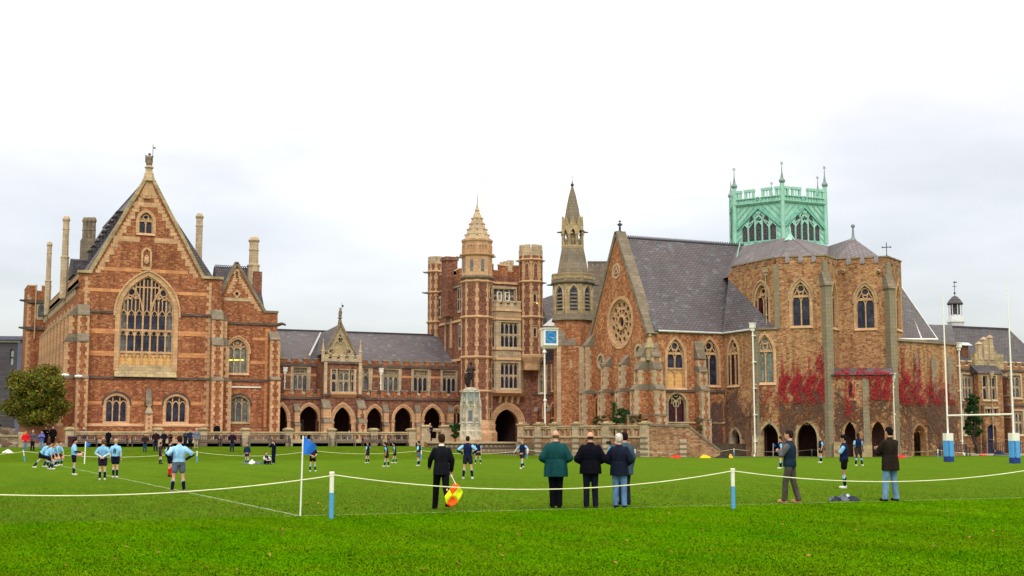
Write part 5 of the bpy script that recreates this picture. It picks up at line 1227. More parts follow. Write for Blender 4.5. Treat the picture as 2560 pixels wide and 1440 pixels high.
# low garden side wall under the nave (behind the stair)
# ================================================================== CHOIR (hexagonal) walls
AB = -24.3-19                           # direction of the broad faces relative to the grid
AC = -24.3+57
Bf = Fr(_K, AB); sB = Bf.S(2068, 900); BL = Bf.S(1942, 750)
bc = Bf.P(sB, 0)[:2]; Cf = Fr(bc, AC); sC = Cf.S(2096,800); dc = Cf.P(sC,0)[:2]
Df = Fr(dc, AB); sD = Df.S(2224,800); ec = Df.P(sD,0)[:2]; Ef = Fr(ec, AC); sE = Ef.S(2257,800)
cho = Bld('chapel_choir', 'tan rubble hexagonal choir of the chapel with battlements, tall windows and red creeper', 'chapel', (_K[0],_K[1],0))
BZ = lambda y,px=1990: Bf.Z(px,y)
zlow = BZ(823,1910); zup = BZ(657,1995)
hl = [cho.window(Bf, Bf.S(1892,900), Bf.S(1934,900), BZ(956,1912), BZ(884,1912), BZ(836,1912), 2, 'geo', fw=.22, zl=BZ(888,1912), glass='glass3', label='two-light window with pale grey-green glass'),
      cho.window(Bf, Bf.S(1980,770), Bf.S(2025,770), BZ(814,2000), BZ(747,2000), BZ(705,2000), 2, 'geo', fw=.24, zl=BZ(752,2000), glass='glass', hoodm='grime')]
dr = [opening(Bf.S(1901,1110), Bf.S(1946,1110), -.1, BZ(1095,1920), BZ(1058,1920), 6), opening(Bf.S(1993,1110), Bf.S(2043,1110), -.1, BZ(1095,2015), BZ(1054,2015), 6)]
cho.wall(Bf, [(0,-.2),(sB,-.2),(sB,zup),(BL,zup),(BL,zlow),(0,zlow)], hl+dr, 'tan', th=.8, name='broad_wall')
for px0,px1,yc in ((1901,1946,1058),(1993,2043,1054)):
    m = MB(); s0_,s1_ = Bf.S(px0,1110),Bf.S(px1,1110); m.bar(Bf, [(s0_-.1,.0)]+arch(s0_-.1,s1_+.1,BZ(1095,px0),BZ(yc-3,px0),6)+[(s1_+.1,0)], .2, -.7, .03); oo = cho.add('doorway_arch', m, 'grime')
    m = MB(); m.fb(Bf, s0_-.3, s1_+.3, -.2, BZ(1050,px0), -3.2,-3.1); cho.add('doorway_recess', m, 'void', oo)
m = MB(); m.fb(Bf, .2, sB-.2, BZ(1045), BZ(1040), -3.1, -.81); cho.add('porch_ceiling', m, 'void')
# upper-left wall running back to the nave roof
Au = Fr(Bf.P(BL,0)[:2], -90)
hl = [cho.window(Au, Au.S(1889,770), Au.S(1921,770), Au.Z(1905,812), Au.Z(1905,750), Au.Z(1905,712), 2, 'geo', fw=.3, zl=Au.Z(1905,755), glass='glassr', hoodm='grime')]
cho.wall(Au, [(-7.2,zlow-2),(-.0,zlow-2),(-.0,zup),(-7.2,zup)], hl, 'tan', th=.7, name='side_wall')
m = MB(); m.fslope(Bf, -.1, BL, zlow-.05, zlow+.12, -3.6, .14, .1); cho.add('parapet_coping', m, 'grey')
hlC = [cho.window(Cf, Cf.S(2078,770)+.25, Cf.S(2092,770)+.1, Cf.Z(2085,818), Cf.Z(2085,755), Cf.Z(2085,705), 2, 'y', fw=.2, zl=Cf.Z(2085,752), glass='glassr', bars=.09)]
cho.wall(Cf, [(0,-.2),(sC,-.2),(sC,zup),(0,zup)], hlC, 'tan', th=.7, name='narrow_wall')
DZ = lambda y,px=2160: Df.Z(px,y); zupD = DZ(660)
hlD = [cho.window(Df, Df.S(2141,770), Df.S(2186,770), DZ(820), DZ(755), DZ(714), 2, 'geo', fw=.24, zl=DZ(760), glass='glass', hoodm='grime')]
cho.wall(Df, [(0,-.2),(sD,-.2),(sD,zupD),(0,zupD)], hlD, 'tan', th=.7, name='broad_wall')
hlE = [cho.window(Ef, Ef.S(2240,770)+.1, Ef.S(2252,770), Ef.Z(2246,822), Ef.Z(2246,755), Ef.Z(2246,712), 2, 'y', fw=.2, zl=Ef.Z(2246,758), glass='glassr', bars=.09)]
cho.wall(Ef, [(0,-.2),(sE,-.2),(sE,zupD),(0,zupD)], hlE, 'tan', th=.7, name='narrow_wall')
m = MB(); Rr = Fr(Ef.P(sE,0)[:2], 60); m.fb(Rr, .0, 8, -.2, zupD, -.5, -.02); cho.add('rear_wall', m, 'tan')
# battlements
def bcr(w, s0, s1, z): cho.crenel(w, s0, s1, z-.02, .6, .02, .82, .42, th=.45, mat='tan', cap='grey', capd=.1)
bcr(Bf, BL+.02, sB-.02, zup); bcr(Au, -6.6, -.47, zup); bcr(Cf, .05, sC-.05, zup); bcr(Df, .02, sD-.02, zupD); bcr(Ef, .05, sE, zupD)
m = MB()
for k in range(4): s = .35+k*(sC-.7)/3; m.fb(Cf, s-.05,s+.05, zup-.9, zup-.3, -.1,.12)
for k in range(4): s = .45+k*(sE-.9)/3; m.fb(Ef, s-.05,s+.05, zupD-.9, zupD-.3, -.1,.12)
cho.add('corbel', m, 'grime', kind='stuff')
# big green-stained angle buttresses
def angbut(w, s, zb, zt, name='angle_buttress'):
    m = MB(); w2 = Fr(w.P(s,0)[:2], (AB+AC)/2-0)
    m.fb(w2, -.30,.30, zb, zt-1.1, -.4, .5); o = cho.add(name, m, 'green'); m = MB(); m.fslope(w2,-.38,.38,zt-1.1,zt+.1,-.4,.62,.08); cho.add('weathering', m, 'grey', o)
    m = MB(); m.fb(w2, -.2,.2, zt+.1, zup+.1, -.4,.1); cho.add('angle_strip', m, 'green', o)
angbut(Bf, sB, -.1, BZ(682,2065)); angbut(Df, sD, -.1, DZ(690,2225))
m = MB(); w2 = Fr(Bf.P(BL,0)[:2], (-90+AB)/2); m.fb(w2,-.22,.22,zlow,zup-.05,-.3,.06); cho.add('angle_strip', m, 'green')
m = MB(); w2 = Fr(_K, (-90+AB)/2); m.fb(w2,-.26,.26,-.2,zlow-.1,-.3,.06); cho.add('angle_strip', m, 'green')
m = MB(); w2 = Fr(_K, (-90+AB)/2); m.fslope(w2,-.4,.4,-.2,1.7,-.3,.25,.15); cho.add('angle_base', m, 'grime')
# gargoyle spouts
for w,px_,py_ in ((Df,2109,676),(Df,2196,676)):
    s,z = w.at(px_,py_); m = MB(); m.fb(w,s-.12,s+.12,z-.25,z+.1,0,.25); m.tube([w.P(s,z,.2),w.P(s+.15,z-.12,.55)],[.12,.09]); cho.add('gargoyle', m, 'grime')
# roofs
hub = pd(1975, 117.5); zt_ = 16.0
m = MB(); ring = [Au.P(-6.8,zup,-.4),Bf.P(BL,zup,-.5),Bf.P(sB,zup,-.5),Cf.P(sC,zup-.1,-.6),Df.P(sD,zup,-.5),Ef.P(sE,zup,-.5),Ef.P(sE+4,zup,-.5)]
# lantern hexagon
Q = pd(1961, 119.5); side = 4.75; zl0 = zat(606,120)
def hexpts(q, s, z):
    d1 = (cos(0),sin(0)); pts = []; a = radians(-60); cur = q   # q = near corner; faces: left (dir 120 from q), right (dir 0)
    # centre
    cx_, cy_ = q[0]+s*cos(radians(60)), q[1]+s*sin(radians(60))
    return (cx_,cy_), [(cx_+s*cos(radians(240+60*k)), cy_+s*sin(radians(240+60*k)), z) for k in range(6)]
(hcx,hcy), hp = hexpts(Q, side, zl0)
hb = [(hcx+(p[0]-hcx)*1.06, hcy+(p[1]-hcy)*1.06, zl0-.1) for p in hp]
# order: hp[0]=near corner Q (240deg), hp[1]=300deg (right end of right face), hp[5]=180deg (left end of left face)
lt, nr, rt = hb[5], hb[0], hb[1]
def quad(m,a,b,c,d): m.add([a,b,c,d],[(0,1,2,3)])
A0, B0, B1, C1, D1, E1 = Au.P(-6.8,zup-.2,-.3),Bf.P(BL,zup-.1,-.35),Bf.P(sB,zup-.1,-.35),Cf.P(sC,zup-.1,-.5),Df.P(sD,zupD-.1,-.35),Ef.P(sE,zupD-.1,-.35)
apB = (Bf.at(1975,592,-4.6)); pB = Bf.P(apB[0],apB[1],-4.6)
m = MB(); quad(m, A0, B0, pB, lt); cho.add('roof_slope', m, 'slate2')
m = MB(); m.add([B0,B1,pB],[(0,1,2)]); cho.add('roof_slope', m, 'slate2')
m = MB(); quad(m, B1, C1, rt, pB); cho.add('roof_slope', m, 'slate2')
apD_s, apD_z = Df.at(2133,595,-4.5); pD = Df.P(apD_s,apD_z,-4.5)
m = MB(); quad(m, C1, D1, pD, rt); cho.add('roof_slope', m, 'slate2')
m = MB(); m.add([D1,E1,pD],[(0,1,2)]); m.add([E1,Ef.P(sE+5,zupD,-2),pD],[(0,1,2)]); cho.add('roof_slope', m, 'slate2')
m = MB(); m.add([lt,pB,nr],[(0,1,2)]); m.add([nr,pB,rt],[(0,1,2)]); cho.add('roof_slope', m, 'slate2')
back = [hb[2],hb[3],hb[4]]; m = MB(); m.add([rt,hb[2],pD],[(0,1,2)]); m.add([pD,hb[2],Ef.P(sE+5,zupD,-6)],[(0,1,2)]); m.add([lt,A0,(A0[0]+2,A0[1]+10,A0[2]),hb[4]],[(0,3,2,1)]); cho.add('roof_slope', m, 'slate2')
x,y,z = pD; m = MB(); m.turret(x,y,[(.35,z-.3),(.12,z+.15),(.08,z+.9),(.18,z+1.0),(.18,z+1.15),(.05,z+1.25)]); cho.add('roof_finial', m, 'copperd')
x,y,z = pB; m = MB(); m.turret(x,y,[(.55,z-.35),(.3,z-.05),(.12,z+.3),(.1,z+.7),(.03,z+1.0)]); cho.add('roof_finial', m, 'copper')
m = MB(); m.tube([B0,pB],.06,4); m.tube([B1,pB],.06,4); cho.add('hip_lead', m, 'slate2', kind='stuff')
s,z = Ef.at(2240,660,-1.5) if False else Df.at(2217,648,-.8); p_ = Df.P(s,z,-.8)
x_,y_ = p_[:2]; cx = thing('weather_cross', 'thin iron cross standing above the right end of the choir battlements', 'cross', (x_,y_,zupD)); m = MB(); zt2 = Df.Z(2217,606,-.8)
m.tube([(x_,y_,zupD),(x_,y_,zt2)],.035,5); zc_ = Df.Z(2217,618,-.8); m.tube([Df.P(s-.33,zc_,-.8),Df.P(s+.33,zc_,-.8)],.04,5); m.ball((x_,y_,zupD+.75),.08); 
for q in (-.33,.33): m.ball(Df.P(s+q,zc_,-.8),.07)
part('ironwork', m, MAT['iron'], cx)
# small slate wedge where nave roof meets the choir
m = MB(); a_ = NV.at(1848,610,-4.9); 
P1 = Au.P(-6.9,Au.Z(1851,610,0),0.02); 
w_ = RT
s1a,z1a = NV.at(1826,702,-2.0); s2a,z2a = NV.at(1852,697,-1.5); s3a,z3a = NV.at(1851,606,-4.9); s4a,z4a=NV.at(1848,606,-4.95)
m.add([NV.P(s1a,z1a,-1.85),NV.P(s2a,z2a,-1.4),NV.P(s3a,z3a,-4.8),NV.P(s4a,z4a,-4.85)],[(0,1,2,3)]); cho.add('roof_wedge', m, 'slate3')
m = MB(); m.tube([NV.P(s1a,z1a,-1.8),NV.P(s4a,z4a,-4.8)],.05,4); cho.add('flashing', m, 'copper')
downpipe('downpipe','tall white downpipe at the projecting choir corner, right of the arched doorway',Fr(_K,(-90+AB)/2),0,0.0,NV.Z(1880,832),d=.35,group='chapel downpipes')
downpipe('downpipe','thin pale downpipe beside the upper left choir window',Au,Au.S(1919,760),zlow,Au.Z(1919,680),d=.15,group='chapel downpipes',mat='pale',r=.05)
downpipe('downpipe','white downpipe at the right edge of the low lean-to under the choir',Df.off(2.2),Df.off(2.2).S(2234,1000),0.0,Df.off(2.2).Z(2234,945),d=.2,group='chapel downpipes')
# low lean-to in front of the right broad face
Lo = Fr(Bf.P(sB+.2,0,.35)[:2], AB+7); sL = Lo.S(2233,1000); LZ = lambda y,px=2150: Lo.Z(px,y); zlt = LZ(937)
hl = [cho.window(Lo, Lo.S(2120), Lo.S(2134), LZ(994), LZ(965), LZ(954), 1, 'y', fw=.16, glass='glassr'),
      opening(Lo.S(2112,1110), Lo.S(2140,1110), -.1, LZ(1085), LZ(1054), 5), opening(Lo.S(2180,1110), Lo.S(2213,1110), -.1, LZ(1085), LZ(1052), 5)]
lea = Bld('lean_to_porch', 'low rubble lean-to under the right choir window, smothered in creeper', 'building', (*Lo.P(0,0)[:2],0))
cho_, cho__ = cho, lea
lea.wall(Lo, [(.1,-.2),(sL,-.2),(sL,zlt),(.1,zlt)], hl, 'tan', th=.5)
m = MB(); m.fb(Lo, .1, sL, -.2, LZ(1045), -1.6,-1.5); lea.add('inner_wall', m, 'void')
m = MB(); m.fslope(Lo, .1, sL+.15, zlt-.02, LZ(918), -1.6, .25, -1.5); lea.add('roof', m, 'slate')
for p0,p1 in ((2157,2173),): m = MB(); m.fb(Lo, Lo.S(p0), Lo.S(p1), .5, LZ(946), -.02, .1); lea.add('pilaster', m, 'green')
m = MB(); m.fb(Lo, .15, .9, -.1, LZ(1105), -.02, .5); lea.add('base_block', m, 'grime'); m = MB(); m.fb(Lo, Lo.S(2133,1120), Lo.S(2180,1120), -.1, LZ(1112), -.02,.35); lea.add('base_block', m, 'grime')
# ------------------------------------------------------------------ right wing
rw = pd(2258, 111.6); Rw = Fr(rw, 38-24.3); RWS = lambda px,y=950: Rw.S(px,y); RWZ = lambda y,px=2330: Rw.Z(px,y)
wng = Bld('chapel_east_wing', 'low tan stone wing with blind grey lancets at the right end of the chapel', 'building', (*rw,0))
sW = RWS(2402,1000); zw = RWZ(855,2300)
wng.wall(Rw, [(-1.5,-.2),(sW,-.2),(sW,zw),(-1.5,zw)], [opening(RWS(2285,1110), RWS(2316,1110), -.1, RWZ(1095,2300), RWZ(1062,2300), 6)], 'tan', th=.6)
m = MB(); m.fb(Rw, RWS(2280), RWS(2320), -.2, RWZ(1058,2300), -2.2,-2.1); wng.add('doorway_recess', m, 'void')
m = MB(); m.fslope(Rw,-1.5,sW+.1,zw-.05,zw+.16,-.7,.15,.1); wng.add('coping', m, 'grey')
for p0,p1 in ((2286,2297),(2328,2341),(2370,2384)):
    m = MB(); s0_,s1_=RWS(p0),RWS(p1); m.prism(Rw, opening(s0_,s1_,RWZ(1000,p0),RWZ(905,p0),RWZ(885,p0),4), -.05,.07); wng.add('blind_lancet', m, 'green')
m = MB(); m.fb(Fr(Rw.P(sW,0)[:2],90+38-24.3),0.61,9,-.2,zw,-.5,0); wng.add('end_wall', m, 'tan')
# hipped apse roof and rear roof
t0 = Rw.at(2252,715,-5); 
m = MB(); e_l = Rw.P(-1.2,zw+.1,-.2); e_r = Rw.P(RWS(2349,850),Rw.Z(2349,848),-.2); tpp = Rw.P(t0[0],t0[1],-5)
m.add([e_l,e_r,tpp,Rw.P(t0[0]-3,t0[1],-5)],[(0,1,2,3)]); m.add([e_r,Rw.P(RWS(2349,850)+.5,Rw.Z(2349,848),-9),tpp],[(0,1,2)]); wng.add('hipped_roof', m, 'slate')
m = MB(); m.tube([e_r,tpp],.07,5); wng.add('hip_lead', m, 'lead'); m = MB(); m.tube([Rw.P(RWS(2308,850),zw+.15,-.1),Rw.P(*Rw.at(2262,752,-4),-3.9)],.1,5); wng.add('rib_lead', m, 'lead')
m = MB(); m.tube([e_l,e_r],.09,5); wng.add('gutter', m, 'white')
t1 = Rw.at(2352,810,-6); t2 = Rw.at(2408,830,-4.5)
m = MB(); m.add([Rw.P(RWS(2345,850)-1,zw+.05,-.3),Rw.P(sW,zw+.05,-.3),Rw.P(*Rw.at(2380,812,-5),-5),Rw.P(Rw.at(2310,812,-5)[0],Rw.at(2310,812,-5)[1],-5)],[(0,1,2,3)]); m.add([Rw.P(sW,zw+.05,-.3),Rw.P(sW,zw,-9),Rw.P(*Rw.at(2380,812,-5),-5)],[(0,1,2)]); wng.add('rear_roof', m, 'slate3')
downpipe('downpipe','white downpipe at the far right corner of the chapel wing, behind the left goalpost',Rw,RWS(2397,1000),0.0,Rw.Z(2397,868),d=.2,group='chapel downpipes')
# ================================================================== COPPER LANTERN TOWER
lan = Bld('copper_lantern', 'verdigris green hexagonal lantern with pierced battlements and pinnacles above the choir roof', 'lantern tower', (hcx,hcy,zl0-.5))
zt0 = zat(500,119.5); zpar = zat(464,119.5)
core = MB(); core.loft([[(p[0],p[1],z) for p in hp] for z in (zl0-1.2,zt0)]); lan.add('hexagonal_body', core, 'copper')
ZL = lambda yy: zat(yy,119.5)
for k in range(6):
    a_, b_ = hp[(k)%6], hp[(k+1)%6]
    ang = math.degrees(math.atan2(b_[1]-a_[1], b_[0]-a_[0])); w = Fr((a_[0],a_[1]), ang); S1 = side; md = side/2
    # window field: steep pointed head of five lights
    m = MB(); z0 = ZL(597); zs_ = ZL(550); za_ = ZL(521); l0, l1 = .6, S1-.6
    poly = [(l0,z0),(l1,z0),(l1,ZL(552)),(md,ZL(513)),(l0,ZL(552))]
    m.prism(w, poly, -.02, .03); wn = lan.add('window', m, 'copper'); 
    lw_ = (l1-l0)/5
    for i in range(5):
        c0 = l0+lw_*i+.08; c1 = l0+lw_*(i+1)-.08; cm = (c0+c1)/2
        zh = [ZL(560),ZL(540),ZL(556),ZL(540),ZL(560)][i]
        g_ = MB(); g_.prism(w, [(c0,z0+.12),(c1,z0+.12),(c1,zh),(cm,zh+.45),(c0,zh)], .03, .05); lan.add('louvred_light', g_, 'glass2' if False else 'slate3', wn)
    g_ = MB(); g_.prism(w, [(md-.35,ZL(536)),(md+.35,ZL(536)),(md+.35,ZL(530)),(md,ZL(522)),(md-.35,ZL(530))], .03,.05); g_.prism(w, [(md-.33,ZL(538)),(md,ZL(545)),(md+.33,ZL(538))], .03,.05); lan.add('louvred_light', g_, 'slate3', wn)
    f = MB()
    for i in range(1,5): s = l0+lw_*i; f.fb(w, s-.06, s+.06, z0, ZL([0,551,534,534,551][i]), .03, .16)
    f.bar(w, [(l0+lw_,ZL(551)),(md,ZL(531)),(l1-lw_,ZL(551))][::-1], .08, .03,.14)
    f.bar(w, [(l0+lw_,ZL(562)),(md-.2,ZL(532)),(md+.25,ZL(520))], .09, .03,.14); f.bar(w, [(l1-lw_,ZL(562)),(md+.2,ZL(532)),(md-.25,ZL(520))], .09, .03,.14)
    f.bar(w, [(md-lw_*.6,ZL(557)),(md,ZL(544)),(md+lw_*.6,ZL(557))], .09, .03,.14)
    f.bar(w, [(l0,ZL(560)),(l0+lw_*.5,ZL(550)),(l0+lw_,ZL(560))], .07,.03,.14); f.bar(w, [(l1,ZL(560)),(l1-lw_*.5,ZL(550)),(l1-lw_,ZL(560))], .07,.03,.14)
    lan.add('tracery', f, 'copper', wn)
    f = MB(); f.bar(w, [(.15,ZL(561)),(md,ZL(509)),(S1-.15,ZL(561))], .14, 0,.2); f.tube([w.P(md,ZL(509),.1),w.P(md,ZL(503),.1)],.06); lan.add('gable_mould', f, 'seam')
    f = MB()
    for j in range(5):          # raised chevron battens and square rosettes
        off = j*.62
        for sg in (-1,1):
            q = lambda u_: md+sg*u_
            x0_, zc0 = .35+off*.55, ZL(505)
            aa, bb = (q(max(.1,.35)),), None
            f.bar(w, [(q(min(md-.1,.35+off)), ZL(503)), (q(md-.08), ZL(503)-(md-.08-min(md-.1,.35+off))*1.02)], .06, 0,.06) if .35+off < md-.2 else None
            if j < 3: f.bar(w, [(q(md-.6),z0+.5+j*.55),(q(md-.12),z0+.1+j*.55)], .05, 0,.05)
    lan.add('chevron_battens', f, 'seam', kind='stuff')
    f = MB()
    for j in range(5):
        for sg in (-1,1):
            u_ = .4+j*.42; c_ = md+sg*u_; z_ = ZL(507)-u_*1.02+.1; f.bar(w, [(c_-.12,z_),(c_,z_-.12),(c_+.12,z_),(c_,z_+.12)], .06, 0,.07, closed=True)
    lan.add('rosettes', f, 'seam', kind='stuff')
    # cornice, balustrade, pierced merlons
    f = MB(); f.fslope(w, -.05, S1+.05, ZL(501), ZL(497), -.1, .1, .25); f.fb(w, -.1, S1+.1, ZL(497), ZL(495), -.1, .27); f.fb(w, -.08, S1+.08, ZL(484), ZL(482), -.02, .2)
    lan.add('cornice', f, 'copper')
    f = MB()
    for j in range(15): s = .2+j*(S1-.4)/14; f.fb(w, s-.04, s+.04, ZL(495), ZL(484), .02,.13)
    f.fb(w, 0, S1, ZL(495), ZL(484), -.04, .04)
    f.bar(w, circ(md, ZL(489), .26, 8), .12, .04,.24, closed=True); f.ball(w.P(md,ZL(489),.12),.13,6,4); lan.add('arcaded_parapet', f, 'copper', kind='stuff')
    for (q0,q1) in ((.12,.62),(1.05,1.95),(2.35+.45,3.7) if False else (2.80,3.70),(4.13,4.63)):
        f = MB(); full = q1-q0 > .7
        zb_, ztp = ZL(482), ZL(461)
        f.fb(w, q0-.04, q0+.17, zb_, ztp, -.05,.2); f.fb(w, q1-.17, q1+.04, zb_, ztp, -.05,.2); f.fb(w, q0-.08, q1+.08, ztp-.2, ztp+.04, -.08,.24)
        if full: f.fb(w, (q0+q1)/2-.035, (q0+q1)/2+.035, zb_, ztp-.1, .02,.1)
        lan.add('pierced_merlon', f, 'copper')
    # corner pinnacle with vane
    x,y = a_[0]+(a_[0]-hcx)*.02, a_[1]+(a_[1]-hcy)*.02
    f = MB(); f.turret(x,y,[(.22,ZL(600)),(.2,ZL(497)),(.22,ZL(496)),(.2,ZL(452))],6); pn = lan.add('pinnacle', f, 'copper')
    f = MB(); f.turret(x,y,[(.2,ZL(452)),(.3,ZL(448)),(.3,ZL(445)),(.14,ZL(438)),(.05,ZL(422)),(.03,ZL(406))],8); 
    if k != 4: f.tube([(x-.15,y,ZL(401)-.12),(x+.15,y,ZL(401)+.12)],.035,4); f.tube([(x-.15,y,ZL(401)+.12),(x+.15,y,ZL(401)-.12)],.035,4); f.tube([(x,y,ZL(406)),(x,y,ZL(401))],.02,4)
    lan.add('spikelet', f, 'copperd', pn)
f = MB(); f.loft([[(hcx+(p[0]-hcx)*q, hcy+(p[1]-hcy)*q, z) for p in hp] for q,z in ((1.03,zl0-.25),(1.06,zl0-.1),(1.05,zl0+.05),(1.0,zl0+.12))], caps=False); lan.add('base_mould', f, 'copper')
# ================================================================== RIGHT-HAND SCHOOL RANGE
rg = pd(2396, 131); G3 = Fr(rg, 24-24.3); gS = lambda px,y=1000: G3.S(px,y); gZ = lambda y,px=2480: G3.Z(px,y)
ran = Bld('school_range', 'Tudor style tan stone school range with mullioned windows and slate roof at far right', 'building', (*rg,0))
gE = gS(2640,1000); zg = gZ(925); hl=[]
for (p0,p1,y0,y1,n,ytr) in ((2408,2432,998,938,3,970),(2520,2553,992,937,3,966),(2529,2556,1085,1027,3,1055),(2590,2625,992,937,3,966),(2408,2425,1085,1030,2,1055)):
    hl.append(ran.window(G3, gS(p0),gS(p1),gZ(y0),gZ(y1),gZ(y1),n,'sq',fw=.2,zl=gZ(y1)-.5,trans=(gZ(ytr),),frame='pale',glass='glass2',bars=.12))
ran.wall(G3, [(-2,-.2),(gE,-.2),(gE,zg),(-2,zg)], hl, 'tand', th=.5)
ran.string([(G3,-2,gE,zg),(G3,-2,gE,gZ(1012))],h=.2)
ran.crenel(G3,-1.9,gS(2433),zg,.85,.35,.5,.45,th=.3,mat='tand',cap='pale'); ran.crenel(G3,gS(2512),gE,zg,.85,.35,.5,.45,th=.3,mat='tand',cap='pale')
m = MB(); z9 = G3.Z(2480,822,-6); z8 = zg+.1; m.hexa([G3.P(-3,z8,-.3),G3.P(gE,z8,-.3),G3.P(gE,z8,-12),G3.P(-3,z8,-12),G3.P(-6,z9,-6),G3.P(gE,z9,-6),G3.P(gE,z9,-6.2),G3.P(-6,z9,-6.2)]); ran.add('roof', m, 'slate3')
m = MB(); m.fb(G3,-6,gE,z9-.02,z9+.15,-6.25,-5.9); ran.add('ridge_tiles', m, 'iron')
bay = G3.off(1.0); bS = lambda px,y=1000: bay.S(px,y); bZ = lambda y,px=2480: bay.Z(px,y)
hl = [ran.window(bay,bS(2458),bS(2471),bZ(998),bZ(940),bZ(940),1,'sq',fw=.12,zl=bZ(946),trans=(bZ(968),),frame='pale',glass='glass'),
      ran.window(bay,bS(2476),bS(2492),bZ(998),bZ(940),bZ(940),2,'sq',fw=.12,zl=bZ(946),trans=(bZ(968),),frame='pale',glass='glass'),
      ran.window(bay,bS(2462),bS(2495),bZ(1034),bZ(1021),bZ(1021),4,'sq',fw=.12,zl=bZ(1023),frame='pale',glass='glass',cusp=False),
      opening(bS(2469,1080),bS(2491,1080),.0,bZ(1072),bZ(1061),5)]
b0_,b1_ = bS(2448),bS(2508)
ran.wall(bay, [(b0_,-.1),(b1_,-.1),(b1_,bZ(934)),(b0_,bZ(934))], hl, 'tand', th=.6, name='bay_wall')
m = MB(); m.fb(bay,bS(2469,1080),bS(2491,1080),0,bZ(1060),-.5,-.42); ran.add('door', m, 'bluedoor', label='dark blue arched door')
m = MB(); m.fslope(bay,b0_-.1,b1_+.1,bZ(934),bZ(912),-1.0,.15,-.9); ran.add('bay_roof', m, 'slate3')
m = MB(); sl_,sr_=gS(2440),gS(2512); sm=(sl_+sr_)/2; m.prism(G3,[(sl_,zg),(sr_,zg),(sr_,gZ(885)),(sr_-.9,gZ(885)),(sr_-1.2,gZ(868)),(sm+.7,gZ(868)),(sm+.5,gZ(852)),(sm-.5,gZ(852)),(sm-.7,gZ(868)),(sl_+1.2,gZ(868)),(sl_+.9,gZ(885)),(sl_,gZ(885))],-.5,.06); ran.add('stepped_gable', m, 'grime')
for px_,yt in ((2450,862),(2463,850),(2478,845)): m = MB(); x,y,_=G3.P(gS(px_,900),0,-.1); m.turret(x,y,[(.32,gZ(900)),(.3,gZ(yt)),(.4,gZ(yt)),(.1,gZ(yt-7))],4); ran.add('pinnacle', m, 'pale')
m = MB(); s=gS(2447,880,); m.fb(G3,s-.35,s+.35,zg,G3.Z(2447,862),-2.5,-1.8); ran.add('flue', m, 'redd'); m = MB(); m.fslope(G3,s-.65,s+.65,G3.Z(2447,861),G3.Z(2447,853),-2.8,-1.5,-2.1); ran.add('lead_cap', m, 'lead')
for p in (2438,2509): ran.buttress(G3, gS(p), .55, [(-.1,gZ(1015),1.0,.2),(gZ(1012),gZ(945),.8,.4)], body='redd', q=False)
m = MB(); 
for px_ in range(2400,2600,5): s=gS(px_,1100); m.fb(G3,s-.02,s+.02,0,1.1,2.4,2.44)
m.fb(G3,gS(2400),gS(2600),1.0,1.06,2.38,2.46); rl = struct('iron_railing', m, MAT['iron']); del rl['kind']; tag(rl,'dark iron railings in front of the far right range','railing')
for px_,lb in ((2459,'left of the bay windows of the far right range'),(2506,'right of the bay windows of the far right range')):
    downpipe('downpipe','pale downpipe with hopper '+lb,G3,gS(px_,1000),0.1,gZ(940),d=1.15,mat='pale',group='downpipes of the right range',r=.05)
# cupola
cq = pd(2386,140); zc = lambda yy: zat(yy,140); uu = lambda w_: w_/FOC*140/2/cos(pi/8)
cup = Bld('roof_cupola', 'small lead louvred cupola with weathervane on the far right slate roof', 'cupola', (*cq,zc(840)))
x,y = cq
for nm,prof,mt in (('base',[(38,860),(38,808)],'lead'),('skirt',[(42,808),(42,805),(30,790),(27,788)],'lead'),('cap',[(38,762),(38,759),(26,750),(12,742),(3,740)],'slate3')):
    m = MB(); m.turret(x,y,[(uu(a),zc(b)) for a,b in prof]); cup.add(nm,m,mt)
m = MB(); m.turret(x,y,[(uu(22),zc(789)),(uu(22),zc(761))]); cup.add('louvre_core', m, 'iron')
for k in range(8): a=pi/8+k*pi/4; m = MB(); m.tube([(x+uu(30)*cos(a),y+uu(30)*sin(a),zc(789)),(x+uu(30)*cos(a),y+uu(30)*sin(a),zc(761))],.07,4); cup.add('post', m, 'lead')
m = MB(); m.tube([(x,y,zc(742)),(x,y,zc(702))],.035,5); m.ball((x,y,zc(733)),.12); m.tube([(x-.3,y,zc(716)),(x+.3,y,zc(716))],.03,4); m.tube([(x-.1,y,zc(706)),(x+.35,y,zc(705))],.06,4); cup.add('weathervane', m, 'iron')
# ================================================================== TERRACE, WALLS, BALUSTRADES
TY = 110.4
LB = Fr((0, TY), 0)                       # s = world X
tz = 1.1
e1 = pd(1300,118.5); e2 = pd(1611,107)
m = MB(); P0 = Fr((0,0),0)
poly = [(9,TY+.0),(40.6,TY+.0),(44,TY-3),(e1[0],e1[1]),(e2[0],e2[1]),(gcnr[0]+1,e2[1]+.6),(gcnr[0]+1.5,126),(-12,126),(-12,TY+3),(9,TY+3)]
tr = tessellate_polygon([[Vector((p[0],p[1],0)) for p in poly]])
n = len(poly); m.add([(p[0],p[1],tz) for p in poly]+[(p[0],p[1],-.3) for p in poly], [t if ((poly[t[1]][0]-poly[t[0]][0])*(poly[t[2]][1]-poly[t[0]][1])-(poly[t[1]][1]-poly[t[0]][1])*(poly[t[2]][0]-poly[t[0]][0]))>0 else t[::-1] for t in tr]+[(i,(i+1)%n,n+(i+1)%n,n+i) for i in range(n)])
struct('terrace', m, MAT['paving'])
